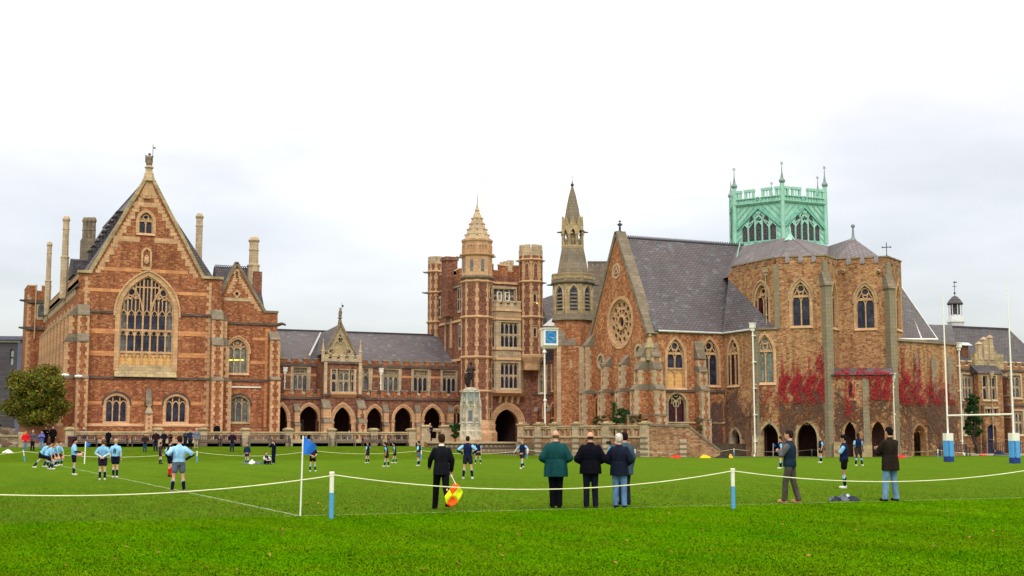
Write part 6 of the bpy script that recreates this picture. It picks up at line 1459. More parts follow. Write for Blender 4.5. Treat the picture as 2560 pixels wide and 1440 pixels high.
def balustrade(name, label, w, s0, s1, zb, zt, piers, zmid, mat='grime', basemat='pale', open_=True, step=.62, group=None, pierw=.62):
    p = w.P(s0,zb,0); t_ = thing(name, label, 'balustrade', p, group=group)
    m = MB(); m.fb(w, s0, s1, zb, zmid, -.35, 0); part('base_wall', m, MAT[basemat], t_)
    m = MB(); m.fb(w, s0, s1, zt-.26, zt-.1, -.38, .02); m.fslope(w, s0, s1, zt-.1, zt, -.42, .07, .02); part('rail', m, MAT[mat], t_)
    bm = None; k = s0+.3
    while k < s1-.2:
        if all(abs(k-q) > pierw*.7 for q in piers) and open_:
            if bm is None:
                m = MB(); fr = Fr((0,0), w.ang); m.fb(fr, -.075, .075, zmid, zt-.26, -.3, -.08); bm = m.mesh('baluster', MAT[basemat])
            q = w.P(k,0,0); link('baluster', bm, t_, (q[0]-p[0], q[1]-p[1], -p[2]))
        k += step
    for q in piers:
        m = MB(); m.fb(w, q-pierw/2, q+pierw/2, zb-.1, zt+.12, -.5, .12); pr = part('pier', m, MAT['pale'], t_)
        m = MB(); m.fb(w, q-pierw/2-.1, q+pierw/2+.1, zt+.12, zt+.24, -.6, .22); m.fslope(w, q-pierw/2, q+pierw/2, zt+.24, zt+.32, -.5, .12, -.1); part('pier_cap', m, MAT[mat], pr)
    return t_
ls = lambda px: LB.S(px, 1100)
zr_ = LB.Z(600,1079)
balustrade('balustrade','long grey stone balustrade with square piers along the terrace behind the benches',LB,ls(168),ls(1046),.5,zr_,[ls(p) for p in (174,394,508,614,722,829,935,1030)],1.42)
m = MB(); q = ls(1058); bw = balustrade('balustrade','short balustrade block with broad cream pier left of the memorial bastion',Fr(LB.P(ls(1046),0,.5)[:2],-6),0.05,2.6,.4,zr_+.3,[.5,2.3],1.5,pierw=.8)
# low wall and steps at the far left
lw_ = Fr((0, TY-1.5), 0); 
t_ = thing('garden_wall','low grey stone wall at the far left edge beside the steps','wall',lw_.P(ls(-80),.5)); m = MB(); m.fb(lw_, ls(-80), lw_.S(60), .3, lw_.Z(30,1092), -.4, 0); part('stonework', m, MAT['bast'], t_)
m = MB(); m.fb(lw_, ls(-80), lw_.S(62), lw_.Z(30,1092), lw_.Z(30,1087), -.5, .08); part('coping', m, MAT['grime'], t_)
m = MB(); m.fb(lw_, lw_.S(50), lw_.S(68), .3, lw_.Z(55,1080), -.6, .1); part('end_pier', m, MAT['grime'], t_)
t_ = thing('stone_steps','short flight of worn stone steps beneath the autumn tree','steps',LB.P(ls(112),.6))
for k in range(4): m = MB(); m.fb(LB, ls(70), ls(164), .3, .66+k*.13, -.4-k*.45-.4, .25-k*.4); part('step', m, MAT['pale' if k%2==0 else 'grime'], t_)
t_ = thing('wooden_fence','brown boarded fence below the autumn tree','fence',LB.P(ls(95),1.0,-4)); 
for k in range(22):
    m = MB(); s=ls(55)+k*.2; m.fb(LB, s, s+.185, 1.0, LB.Z(95,1066,-4)+.03*(k%3), -4.05, -4.0); part('board', m, MAT['fencewood'], t_)
m = MB(); m.fb(LB, ls(-60), ls(48), 1.0, LB.Z(20,1068,-5), -5.4, -5); t_ = thing('rear_wall','rough stone boundary wall at the far left behind the low wall','wall',LB.P(ls(0),1,-5)); part('stonework', m, MAT['bast'], t_)
# memorial bastion (rounded, coursed)
bc_ = pd(1178, 115.6); R0 = 4.15
t_ = thing('memorial_bastion','low rounded stone bastion with pale coping carrying the bronze memorial','bastion',(*bc_,0))
def arcwall(m, R, z0, z1, th, a0=150, a1=400, n=40):
    for k in range(n):
        a, b = radians(a0+(a1-a0)*k/n), radians(a0+(a1-a0)*(k+1)/n)
        p = lambda r,t,z: (bc_[0]+r*cos(t), bc_[1]+r*sin(t), z)
        m.hexa([p(R,a,z0),p(R,b,z0),p(R-th,b,z0),p(R-th,a,z0),p(R,a,z1),p(R,b,z1),p(R-th,b,z1),p(R-th,a,z1)])
zbt = zat(1108,111.5)
for k in range(5):
    m = MB(); h = (zbt-.0)/5; arcwall(m, R0-.05*k, -.1+h*k if k==0 else h*k, h*(k+1)-.02, .6); part('course', m, MAT['bast'], t_)
m = MB(); arcwall(m, R0-.05, zbt-.02, zbt+.1, 4.05); part('coping', m, MAT['pale'], t_)
mb_ = thing('red_brick_wall','short red rubble wall joining the left side of the rounded bastion','wall',(*pd(1062,114),0)); w_ = Fr(pd(1062,114),-24.3); m = MB(); m.fb(w_, 0, 1.3, -.1, zat(1106,114), -.8, 0); part('stonework', m, MAT['org'], mb_); m = MB(); m.fb(w_, -.05, 1.35, zat(1106,114), zat(1103,114), -.85, .06); part('coping', m, MAT['grime'], mb_)
# right-hand balustrade in front of the gable, then the stair wall
angR = math.degrees(math.atan2(e2[1]-e1[1], e2[0]-e1[0])); RB = Fr(e1, angR); lr = hypot(e2[0]-e1[0], e2[1]-e1[1])
ztR = RB.Z(1560,1063); zmR = RB.Z(1560,1090)
t_ = thing('garden_balustrade','cream balustrade on a rubble base running along the terrace below the rose window','balustrade',(*e1,0))
m = MB(); m.fb(RB, 0, lr, -.3, zmR-.14, -.35, 0); part('rubble_base', m, MAT['wall'], t_)
m = MB(); m.fb(RB, 0, lr, zmR-.14, zmR, -.4, .08); part('plinth_course', m, MAT['pale'], t_)
m = MB(); m.fb(RB, 0, lr, ztR-.28, ztR-.1, -.38, .03); m.fslope(RB, 0, lr, ztR-.1, ztR, -.42, .09, .04); part('rail', m, MAT['grime'], t_)
prs = [RB.S(p,1100) for p in (1303,1346,1386,1440,1516)]+[lr-.2]
for q in prs:
    m = MB(); m.fb(RB, q-.36, q+.36, -.3, ztR+.1, -.5, .14); pr = part('pier', m, MAT['pale'], t_)
    for j in range(4): m = MB(); m.fb(RB, q-.37, q+.37, .12+j*.44, .3+j*.44, .0, .152); part('banding', m, MAT['grey'], pr)
    m = MB(); m.fb(RB, q-.46, q+.46, ztR+.1, ztR+.22, -.6, .24); m.fslope(RB, q-.3, q+.3, ztR+.22, ztR+.34, -.45, .1, -.1); part('pier_cap', m, MAT['grime'], pr)
s = .3; m = MB(); fr = Fr((0,0),angR); m.fb(fr,-.07,.07,zmR,ztR-.28,-.26,-.08); bm = m.mesh('baluster',MAT['pale'])
while s < lr-.2:
    if all(abs(s-q)>.45 for q in prs): q=RB.P(s,0); link('baluster', bm, t_, (q[0]-e1[0],q[1]-e1[1],0))
    s += .68
SW = Fr(e2, -24.3+1); sl2 = SW.S(1722,1100); sl3 = SW.S(1800,1125)
t_ = thing('stair_wall','rubble wall with sloping coping beside the garden stair, right of the balustrade','wall',(*e2,0))
zs_ = SW.Z(1660,1064); m = MB(); m.prism(SW, [(.2,-.3),(sl3,-.3),(sl3,SW.Z(1795,1128)),(sl2,zs_-.12),(.2,zs_)], -.45, 0); part('stonework', m, MAT['wall'], t_)
m = MB(); m.bar(SW, [(.2,zs_+.07),(sl2,zs_-.05),(sl3,SW.Z(1795,1126))], .16, -.5,.08); part('coping', m, MAT['grey'], t_)
q = SW.S(1707,1110); m = MB(); m.fb(SW, q-.28,q+.28,-.3,SW.Z(1707,1098),0,.2); pr = part('pilaster', m, MAT['pale'], t_); 
for j in range(3): m = MB(); m.fb(SW, q-.29,q+.29,.15+j*.42,.32+j*.42,.05,.212); part('banding', m, MAT['grey'], pr)
# rear stair filler between stair wall and the nave
m = MB(); m.box(gcnr[0]-.5, nc[0]-.1, e2[1]+.4, gcnr[1]+.0, -.3, 1.05); struct('garden_bed', m, MAT['garden'])
# path at the right
a,b,c,d_ = pd(2268,115),pd(2800,117),pd(2800,150),pd(2300,150); m = MB(); m.add([(*a,.008),(*b,.008),(*c,.008),(*d_,.008)],[(0,1,2,3)]); struct('tarmac_path', m, MAT['gravel'])
a,b,c,d_ = pd(1800,109.4),pd(2270,107.2),pd(2262,111),pd(1800,112); m = MB(); m.add([(*a,.006),(*b,.006),(*c,.006),(*d_,.006)],[(0,1,2,3)]); struct('gravel_strip', m, MAT['gravel'])
# ------------------------------------------------------------------ modern block at the far left
mo = pd(58,150); mod = Bld('modern_block','dark grey timber-clad modern block at the far left edge','building',(*mo,0))
M1 = Fr(mo, -24.3+8); mS = lambda px: M1.S(px,1000); mZ = lambda y: M1.Z(20,y)
hl = [opening(mS(20),mS(30),mZ(912),mZ(873),mZ(873)), opening(mS(16),mS(36),mZ(973),mZ(944),mZ(944)), opening(mS(14),mS(24),mZ(1019),mZ(1000),mZ(1000))]
mod.wall(M1, [(-16,0),(-.3,0),(-.3,mZ(850)),(-16,mZ(850))], hl, 'cladding', th=.4)
for h,mt in zip(hl,('glass3','glass2','glass')): 
    m = MB(); m.prism(M1,h,-.3,-.25); f = MB(); f.bar(M1,h,.08,-.25,-.1,closed=True); f.fb(M1,h[0][0],h[1][0],(h[0][1]+h[2][1])/2-.04,(h[0][1]+h[2][1])/2+.04,-.25,-.1); wn = mod.add('window', f, 'iron'); mod.add('glass', m, 'blind' if mt!='glass' else mt, wn)
m = MB(); m.fb(M1,-.3,.3,0,mZ(846),-.6,.1); mod.add('corner_trim', m, 'trim'); m = MB(); m.fb(M1,-16.2,.6,mZ(850),mZ(841),-12,.5); mod.add('roof', m, 'trim'); m = MB(); m.fb(M1,-16,.0,mZ(856),mZ(850),-1,.2); mod.add('fascia', m, 'blind')
m = MB(); m.fb(M1,-16,0,0,mZ(852),-12,-.5); mod.add('side_wall', m, 'cladding')
# ================================================================== MEMORIAL
md_ = 115.6; mq = bc_; mem = Bld('memorial_pedestal','stained pale stone memorial pedestal with canopied niches','pedestal',(*mq,zbt))
x,y = mq; mz = lambda yy: zat(yy,md_); mu = lambda w_: w_/FOC*md_/2
def sq(prof, mat, name, par=None): m = MB(); m.turret(x,y,[(mu(w_)/cos(pi/8),mz(yy)) for w_,yy in prof],8,rot=pi/8-TH); return mem.add(name,m,mat,par)
sq([(62,1106),(62,1099)],'grime','step'); sq([(54,1099),(54,1078),(51,1076),(50,1060)],'memorial','base'); sq([(46,1060),(48,1058),(45,1055),(42,1018),(45,1016),(43,1012)],'memorial','main_stage'); sq([(40,1012),(38,984),(44,982),(40,976),(24,972),(20,970)],'memorial','canopy_stage')
for k in range(8):
    a = k*pi/4-TH; Rf = mu(44); w = Fr((x+Rf*cos(a),y+Rf*sin(a)), math.degrees(a)+90)
    m = MB(); m.bar(w,[(-.27,mz(1054)),(-.27,mz(1024)),(0,mz(1008)),(.27,mz(1024)),(.27,mz(1054))],.07,-.05,.09); m.ball(w.P(0,mz(1003),.05),.07,6,4); m.bar(w,[(-.15,mz(1008)),(0,mz(996)),(.15,mz(1008))],.05,-.05,.07); mem.add('niche_canopy',m,'memorial')
    m = MB(); m.fb(w,-.17,.17,mz(1052),mz(1027),-.02,.02); mem.add('niche_panel',m,'greypanel' if k==6 else ('memorial'))
    m = MB(); m.fb(w,-.22,-.04,mz(1009),mz(986),-.12,-.02); m.fb(w,.04,.22,mz(1009),mz(986),-.12,-.02); mem.add('canopy_opening',m,'copperd')
    a2 = a+pi/8; R2 = mu(50)/cos(pi/8); m = MB(); px_,py_ = x+R2*cos(a2)*.96,y+R2*sin(a2)*.96; m.turret(px_,py_,[(.11,mz(1060)),(.09,mz(1018)),(.11,mz(1016)),(.03,mz(1000))],4); m.turret(x+R2*.84*cos(a2),y+R2*.84*sin(a2),[(.08,mz(1014)),(.07,mz(988)),(.02,mz(979))],4); mem.add('corner_shaft',m,'memorial',kind='stuff')
# ================================================================== CLOCK ON A POST
ck = pd(1377,117); kd = 117
clk = thing('post_clock','white box clock with bright blue face on a tall thin post','clock',(*ck,1.1))
KF = Fr(ck,-24.3+12); kz = lambda yy: KF.Z(1377,yy); h_ = KF.S(1395,850)
m = MB(); m.fb(KF,-h_*1.0,h_,kz(864),kz(823),-1.3,-.03); m.fslope(KF,-h_*1.1,h_*1.08,kz(823),kz(819),-1.4,.1,.16); 
m.hexa([KF.P(-h_*.8,kz(870),-.2),KF.P(h_*.8,kz(870),-.2),KF.P(h_*.8,kz(870),-1.2),KF.P(-h_*.8,kz(870),-1.2),KF.P(-h_*1.05,kz(864),.02),KF.P(h_*1.05,kz(864),.02),KF.P(h_*1.05,kz(864),-1.35),KF.P(-h_*1.05,kz(864),-1.35)]); part('case', m, MAT['white'], clk)
m = MB(); m.bar(KF,[(-h_*.9,kz(861)),(h_*.9,kz(861)),(h_*.9,kz(825)),(-h_*.9,kz(825))],.14,-.03,.03,closed=True); part('bezel', m, MAT['white'], clk)
fz0,fz1 = kz(858),kz(828); fm = (fz0+fz1)/2; fr_ = (fz1-fz0)/2
m = MB(); m.fb(KF,-fr_*.93,fr_*.93,fz0,fz1,-.03,-.01); fc = part('dial', m, MAT['clockblue'], clk)
m = MB()
NUM = ['XII','I','II','III','IV','V','VI','VII','VIII','IX','X','XI']
def text_mesh(txt, size, mat, parent, M, name='lettering', ext=.004, align='CENTER'):
    cu = bpy.data.curves.new(name,'FONT'); cu.body = txt; cu.size = size; cu.align_x = align; cu.align_y = 'CENTER'; cu.extrude = ext
    o = bpy.data.objects.new(name, cu); COL.objects.link(o); dg = bpy.context.evaluated_depsgraph_get(); me = bpy.data.meshes.new_from_object(o.evaluated_get(dg))
    bpy.data.objects.remove(o); bpy.data.curves.remove(cu); me.transform(M); me.materials.clear(); me.materials.append(mat)
    q = link(name, me, parent); return q
def onwall(w, s, z, d, roll=0, org=(0,0,0)):
    p = w.P(s,z,d); ax = Vector((w.dir[0],w.dir[1],0)); up = Vector((0,0,1)); nrm = Vector((w.n[0],w.n[1],0))
    R = Matrix((( ax.x, up.x, nrm.x, p[0]-org[0]),(ax.y, up.y, nrm.y, p[1]-org[1]),(ax.z, up.z, nrm.z, p[2]-org[2]),(0,0,0,1)))
    return R @ Matrix.Rotation(roll,4,'Z')
for k in range(12):
    a = pi/2-k*pi/6; r_ = fr_*.8; sx,sz = cos(a),sin(a); q = max(abs(sx),abs(sz)); text_mesh(NUM[k], .17, MAT['clockgold'], fc, onwall(KF, r_*sx*.95, fm+r_*sz, -.005, 0, tuple(clk.location)), 'numeral')
for ang_,ln,wd in ((-32,fr_*.8,.045),(-12,fr_*.55,.06)):
    a = radians(ang_); m = MB(); m.bar(KF,[(-cos(a)*.1,fm-sin(a)*.1),(cos(a)*ln,fm+sin(a)*ln)],wd,-.008,.01); part('hand', m, MAT['clockgold'], clk)
m = MB(); ps = KF.S(1366,960); m.tube([KF.P(ps,1.1,-.5),KF.P(ps-.05,kz(866),-.5)],.075,8); part('post', m, MAT['white'], clk); m = MB(); m.turret(*KF.P(ps,0,-.5)[:2],[(.13,kz(1003)),(.16,kz(1000)),(.1,kz(997))]); m.turret(*KF.P(ps-.04,0,-.5)[:2],[(.1,kz(884)),(.2,kz(880)),(.1,kz(873))]); part('post_collar', m, MAT['white'], clk)
# ================================================================== PITCH FURNITURE
def w2(cx_,cy_): return c2w(cx_,cy_)
u_ = lambda p,a: (p[0]+a, p[1])
P1 = pd(837,26.3); P2 = pd(1823,30.0); dx, dy = P2[0]-P1[0], P2[1]-P1[1]
nearP = [(P1[0]-dx,P1[1]-dy),P1,P2,(P2[0]+dx,P2[1]+dy)]
def rope_post(p, h, label, group, r=.045, lean=0, z0=0):
    t_ = thing('rope_post', label, 'post', (p[0],p[1],z0), group=group)
    m = MB(); m.tube([(0,0,-.05),(lean*.5,0,h*.55)],r,12); part('blue_lower_half', m, MAT['skyblue'], t_, world=False)
    m = MB(); m.tube([(lean*.5,0,h*.55),(lean,0,h-.02)],r,12); m.turret(lean,0,[(r*1.15,h-.05),(r*1.18,h-.01),(r*.9,h)],12); part('white_upper_half', m, MAT['whitepost'], t_, world=False)
    m = MB(); m.turret(lean,0,[(r*1.03,h-.1),(r*1.12,h-.09),(r*1.12,h-.07),(r*1.03,h-.06)],12); part('band', m, MAT['ropem'], t_, world=False)
def rope(a, b, za, zb, sag, label, r=.011, group='ropes round the pitch'):
    n = 26; m = MB(); pts = [(a[0]+(b[0]-a[0])*i/n, a[1]+(b[1]-a[1])*i/n, za+(zb-za)*i/n-4*sag*(i/n)*(1-i/n)) for i in range(n+1)]
    m.tube(pts, r, 6); o = link('rope', m.mesh('rope', MAT['ropem'], pts[0], True), None, pts[0]); tag(o, label, 'rope', group)
rope_post(nearP[1], .92, 'blue and white rope post nearest the corner flag', 'near rope posts')
rope_post(nearP[2], .90, 'blue and white rope post left of the man in the grey-sleeved gilet', 'near rope posts')
rope(nearP[0],nearP[1],.88,.84,.33,'pale rope sagging from the nearest post out past the left edge of the picture',.013,'near ropes')
rope(nearP[1],nearP[2],.86,.84,.35,'pale rope sagging between the two near posts in front of the linesman and onlookers',.013,'near ropes')
rope(nearP[2],nearP[3],.84,.84,.30,'pale rope sagging from the right near post out past the right edge',.013,'near ropes')
fps = [(-300,1160,.7),(62,1154,.72),(492,1156,.72),(779,1150,.72),(1053,1150,.72),(1318,1147,.72),(1588,1144,.66),(1835,1141,.66),(2030,1141,.62),(2217,1141,.68),(2345,1144,.66),(2700,1150,.7)]
lbl = ['','leaning rope post at the left near the crouching players','rope post on the bank right of the player in grey shorts','rope post behind the large blue corner flag','rope post beside the boy at the bastion','rope post beside the walking boy right of the bastion','rope post behind the onlookers before the stair wall','rope post right of the yellow pad','rope post before the wide dark doorway','rope post right of the boy with grey shorts','rope post just left of the left goalpost pad','']
fw_ = []
for k,(px_,py_,h) in enumerate(fps):
    g_,d_ = ghit(px_,py_); fw_.append((g_,h))
    if lbl[k]: rope_post((g_[0],g_[1]), h, 'blue and white '+lbl[k], 'far rope posts', .04, lean=-.12 if px_==62 else 0, z0=g_[2])
for k in range(len(fw_)-1):
    (a,ha),(b,hb_) = fw_[k],fw_[k+1]
    L2 = hypot(a[0]-b[0],a[1]-b[1])
    rope(a,b,a[2]+ha-.06,b[2]+hb_-.06,min(.36,.03*L2),['far rope running out past the left edge','far rope behind the crouching players and ball carrier','far rope behind the seated boy on the bank','far rope behind the blue flag and three players','far rope across the front of the rounded bastion','far rope behind the green jacket','far rope in front of the stair wall','far rope in front of the first dark doorway','far rope in front of the creeper wall','far rope left of the goalposts','far rope behind the goalposts'][k],.013)
# goalposts
gA, gB = w2(28.4,86.0), w2(30.75,80.9)
MATn = MAT
gp_ = thing('rugby_goalposts','tall white H-shaped rugby goalposts at the far right','goalposts',(gA[0],gA[1],0))
for q,yt in ((gA,735),(gB,710)):
    dd = q[0]*sT+q[1]*cT; m = MB(); m.tube([(q[0],q[1],0),(q[0],q[1],3.0),(q[0],q[1],zat(yt,dd))],[.06,.055,.035],8); part('upright', m, MAT['white'], gp_)
m = MB(); m.tube([(gA[0],gA[1],3.0),(gB[0],gB[1],3.0)],.055,8); part('crossbar', m, MAT['white'], gp_)
for k,(q,lb) in enumerate(((gA,'left'),(gB,'right'))):
    w = Fr(q,-24.3+14); t_ = thing('post_pad','white and blue padded sleeve with dark lettering round the %s goalpost'%lb,'post pad',(q[0],q[1],0),group='goalpost pads')
    h=.26
    def rb(z0,z1): 
        m = MB(); 
        ring = [(-h,-h*.8),(-h*.8,-h),(h*.8,-h),(h,-h*.8),(h,h*.8),(h*.8,h),(-h*.8,h),(-h,h*.8)]
        m.loft([[w.P(a,z,b)  for a,b in ring][::-1] for z in (z0,z1)]); return m
    part('navy_base', rb(.02,.36), MAT['navypad'], t_); part('sky_blue_section', rb(.36,1.38), MAT['skyblue'], t_); part('white_top', rb(1.38,1.86), MAT['whitepost'], t_)
    text_mesh('KOASHAP', .23, MAT['navypad'], t_, onwall(w,-h*.52,.87,h+.004,pi/2,(q[0],q[1],0)))
# corner flag
def corner_flag(p, h, label, fw, fh, polemat='white', r=.016, lean=.03, z0=0, sides=1, group='corner flags'):
    t_ = thing('corner_flag', label, 'flag', (p[0],p[1],z0), group=group); m = MB(); m.tube([(0,0,0),(lean,0,h)],r,8); part('pole', m, MAT[polemat], t_, world=False)
    m = MB(); n = 6; cl = (cT,-sT); vs = []; 
    A_ = lambda a,b: (lean+cl[0]*a*fw+.05*sin(a*6+b*3)*fw, cl[1]*a*fw+.12*sin(a*5+b*4)*fw, h-b*fh)
    fs = []
    for i in range(n+1):
        for j in range(n+1): 
            a = i/n; b = j/n; bb = (.0+.02) + b; top = .0+.40*a; bot = 1.0-.0*a
            zb_ = top+(bot*(1 if a<.5 else 1-(a-.5)*.8)-top)*b
            vs.append(A_(a*(1-.0*b), zb_+ (.12*a)))
    for i in range(n):
        for j in range(n): q = i*(n+1)+j; fs.append((q,q+1,q+n+2,q+n+1))
    m.add(vs,fs); m.add([(v[0]+.004,v[1]+.006,v[2]) for v in vs],[f[::-1] for f in fs]); part('flag', m, MAT['flagblue'], t_, world=False, smooth=True)
cf = pd(761,27.2); corner_flag(cf,1.63,'large bright blue corner flag on a thin white pole in the foreground',.27,.37)
for px_,py_,h,lb,pm in ((211,1160,1.35,'small blue corner flag on a white pole behind the ball carrier','white'),(1741,1141,1.2,'small blue flag on a dark blue pole before the stair wall','flagblue'),(1933,1141,1.1,'small blue flag on a white pole left of the dark doorways','white')):
    g_,d_ = ghit(px_,py_); corner_flag(g_,h,lb,.28,.32,pm,.035,z0=g_[2])
# painted lines
def line(a,b,wd,name,z=.006):
    L_ = Vector((b[0]-a[0],b[1]-a[1])); nrm = Vector((-L_.y,L_.x)).normalized()*wd/2; n=60; m = MB(); vs=[]
    for i in range(n+1): p = Vector(a)+L_*i/n; vs += [(p.x+nrm.x,p.y+nrm.y,z),(p.x-nrm.x,p.y-nrm.y,z)]
    m.add(vs,[(2*i,2*i+1,2*i+3,2*i+2) for i in range(n)]); struct(name, m, MAT['paint'])
c0 = pd(757,27.15); line((c0[0]-.3,c0[1]),(c0[0]+95,c0[1]+.3),.10,'painted_touchline'); line((c0[0],c0[1]),(c0[0]+.3,c0[1]+56),.11,'painted_goal_line',.009)
# pads and kit on the grass
def lump(name, label, cat, p, sx, sy, sz, mat, parts=1, seed=0, bits=None, z0=0, sub=26, group=None):
    rnd = random.Random(seed); t_ = thing(name, label, cat, (p[0],p[1],z0), -TH, group)
    items = bits or [(0,0,sx,sy,sz,mat)]
    for (ox,oy,a,b,c_,mt) in items:
        m = MB(); nu,nv=sub,10; rings=[]; ph=[rnd.uniform(0,6) for _ in range(6)]
        for j in range(nv+1):
            v = j/nv; rr_ = cos(v*pi/2*.98)**.6; rg_=[]
            for i in range(nu):
                t = 2*pi*i/nu; k = 1+.18*sin(3*t+ph[0])+.12*sin(5*t+ph[1]+v*4)+.1*sin(8*t+ph[2]); rg_.append((ox+a*rr_*k*cos(t), oy+b*rr_*k*sin(t), c_*(v**1.3)*(1+.25*sin(2*t+ph[3])+.15*sin(6*t+ph[4]))))
            rings.append(rg_)
        m.loft(rings); part('garment' if name=='kit_pile' else 'pad', m, MAT[mt], t_, world=False, smooth=True)
g_,d_ = ghit(2110,1252); lump('kit_pile','heap of dark tracksuits and a white top on the grass by the touchline','clothes',g_,0,0,0,'',seed=3,bits=[(-.2,0,.2,.14,.09,'clnavy'),(.02,.03,.18,.16,.14,'clslate'),(.2,-.03,.19,.13,.1,'clnavy'),(.12,.03,.09,.08,.13,'clwhite'),(-.3,.02,.1,.1,.08,'clslate'),(.33,.0,.08,.1,.06,'clnavy')])
g_,d_ = ghit(628,1160); lump('kit_pile','pale and navy kit heaped beside the boy walking on the bank','clothes',g_,0,0,0,'',seed=5,z0=g_[2],bits=[(-.3,0,.22,.3,.1,'clslate'),(.05,0,.25,.3,.22,'clwhite'),(.4,0,.3,.3,.15,'clslate'),(.8,0,.3,.3,.1,'clgreen')])
g_,d_ = ghit(2493,1140); lump('kit_pile','dark bag and coat lying behind the right goalpost pad','clothes',g_,0,0,0,'',seed=8,bits=[(-1.2,0,.3,.3,.2,'clred'),(.2,0,.45,.3,.42,'clnavy'),(.9,0,.6,.3,.15,'clnavy')])
g_,d_ = ghit(20,1132); lump('kit_pile','white bag on the grass at the far left','clothes',g_,0,0,0,'',seed=9,z0=g_[2],bits=[(0,0,.35,.3,.2,'clwhite')])
for px_,mt,lb,sx in ((1692,'clred','red tackle pad lying by the stair wall',.42),(1762,'clyellow','yellow tackle pad lying by the stair wall',.42),(1806,'clblack','black tackle pad with yellow end by the far rope',.55),(2252,'clred','red tackle pad on the grass behind the man in the brown jacket',.4)):
    g_,d_ = ghit(px_,1145); bits=[(0,0,sx,.3,.2,mt)]+([(sx+.1,0,.16,.25,.26,'clyellow')] if mt=='clblack' else [])
    lump('tackle_pad',lb,'pad',g_,0,0,0,'',seed=int(px_),bits=bits,group='tackle pads by the far rope')
t_ = thing('litter_bin','dark maroon litter bin against the left balustrade pier','bin',(*LB.P(ls(179),0,.5)[:2],.8)); x,y=t_.location[:2]; m = MB(); m.turret(x,y,[(.3,.75),(.34,1.55),(.36,1.6)],12); part('drum', m, MAT['clmaroon'], t_); m = MB(); m.turret(x,y,[(.38,1.6),(.38,1.66),(.3,1.7)],12); part('rim', m, MAT['iron'], t_)
# benches
def make_bench(lab, L=1.75, mat='wood'):
    t_ = thing('garden_bench', lab, 'bench', (0,0,0), 0, 'wooden benches along the terrace wall')
    for k in range(3): m = MB(); m.box(-L/2,L/2,-.22+k*.155,-.09+k*.155,.42,.46); part('seat_slat', m, MAT[mat], t_, world=False)
    m = MB(); m.box(-L/2,L/2,.23,.27,.86,.94); part('top_rail', m, MAT[mat], t_, world=False); m = MB(); m.box(-L/2,L/2,.235,.265,.5,.55); part('lower_rail', m, MAT[mat], t_, world=False)
    ms = MB(); ms.box(-.03,.03,.24,.262,.55,.86); me = ms.mesh('back_slat', MAT[mat])
    for k in range(12): link('back_slat', me, t_, (-L/2+.1+k*(L-.2)/11,0,0))
    for sx in (-1,1):
        m = MB(); m.box(sx*(L/2-.03)-.035,sx*(L/2-.03)+.035,-.24,-.17,0,.66); part('front_leg', m, MAT[mat], t_, world=False)
        m = MB(); m.box(sx*(L/2-.03)-.035,sx*(L/2-.03)+.035,.2,.27,0,.95); part('rear_leg', m, MAT[mat], t_, world=False)
        m = MB(); m.box(sx*(L/2-.03)-.04,sx*(L/2-.03)+.04,-.27,.22,.66,.7); part('armrest', m, MAT[mat], t_, world=False)
    m = MB(); m.box(-L/2+.03,L/2-.03,-.2,-.17,.33,.41); part('apron', m, MAT[mat], t_, world=False); return t_
def copy_tree(o, parent=None):
    c = o.copy(); COL.objects.link(c); c.parent = parent
    for ch in list(o.children): copy_tree(ch, c)
    return c
bl = [(28,'far left edge, before the low wall'),(214,'beside the litter bin'),(292,'behind the two light-blue players'),(357,'behind the man in dark brown'),(522,'behind the grey-haired onlooker, right side'),(578,'behind the lone onlooker by the hall annex'),(648,'below the hall annex window'),(700,'just left of the blue corner flag'),(803,'just right of the blue corner flag'),(863,'below the porch arch'),(930,'behind the leftmost of three running players'),(994,'behind the pair of players near the bastion')]
b0_ = make_bench('dark','1' and 1.75); b1g = make_bench('grey',1.75,'wood2')
for k,(px_,lb) in enumerate(bl):
    src = b1g if k in (6,8,9) else b0_
    o = src if (k==0 and src is b0_) or (k==6) else copy_tree(src)
    p = LB.P(LB.S(px_,1110,.75),0,.75); o.location = (p[0],p[1],gz(p[0],p[1])-.02); o.rotation_euler = (0,0,0); o['label'] = ('greyed ' if k in (6,8,9) else 'dark ')+'slatted bench, '+lb
p = pd(2372,113.5); o = copy_tree(b0_); o.location=(p[0],p[1],0); o.rotation_euler=(0,0,radians(-6)); o.scale=(1.6,1,1.05); o['label']='long dark bench behind the left goalpost pad'; o['group']='bench at the wing'
# ================================================================== VEGETATION
def leaves_obj(name, pts, size, mat, parent, nrm=None, jit=1.0, n=None, kind='stuff'):
    pts = np.asarray(pts); k = len(pts); a = rng.normal(size=(k,3)); a /= np.linalg.norm(a,axis=1)[:,None]
    if nrm is not None: a = a*jit*.6+np.asarray(nrm); a /= np.linalg.norm(a,axis=1)[:,None]
    r = rng.normal(size=(k,3)); b = np.cross(a,r); b /= np.linalg.norm(b,axis=1)[:,None]; c = np.cross(a,b)
    s = size*(.6+.8*rng.rand(k,1))
    v = np.stack([pts-b*s, pts-c*s*.55, pts+b*s, pts+c*s*.55],1).reshape(-1,3)
    org = np.array(parent.location) if parent is not None else np.zeros(3)
    me = bpy.data.meshes.new(name); me.vertices.add(4*k); me.vertices.foreach_set('co', (v-org).astype('f').ravel()); me.loops.add(4*k); me.loops.foreach_set('vertex_index', np.arange(4*k,dtype='i')); me.polygons.add(k); me.polygons.foreach_set('loop_start', np.arange(0,4*k,4,dtype='i')); me.update(); me.validate()
    me.materials.append(MAT[mat]); o = link(name, me, parent); o['kind'] = kind; return o
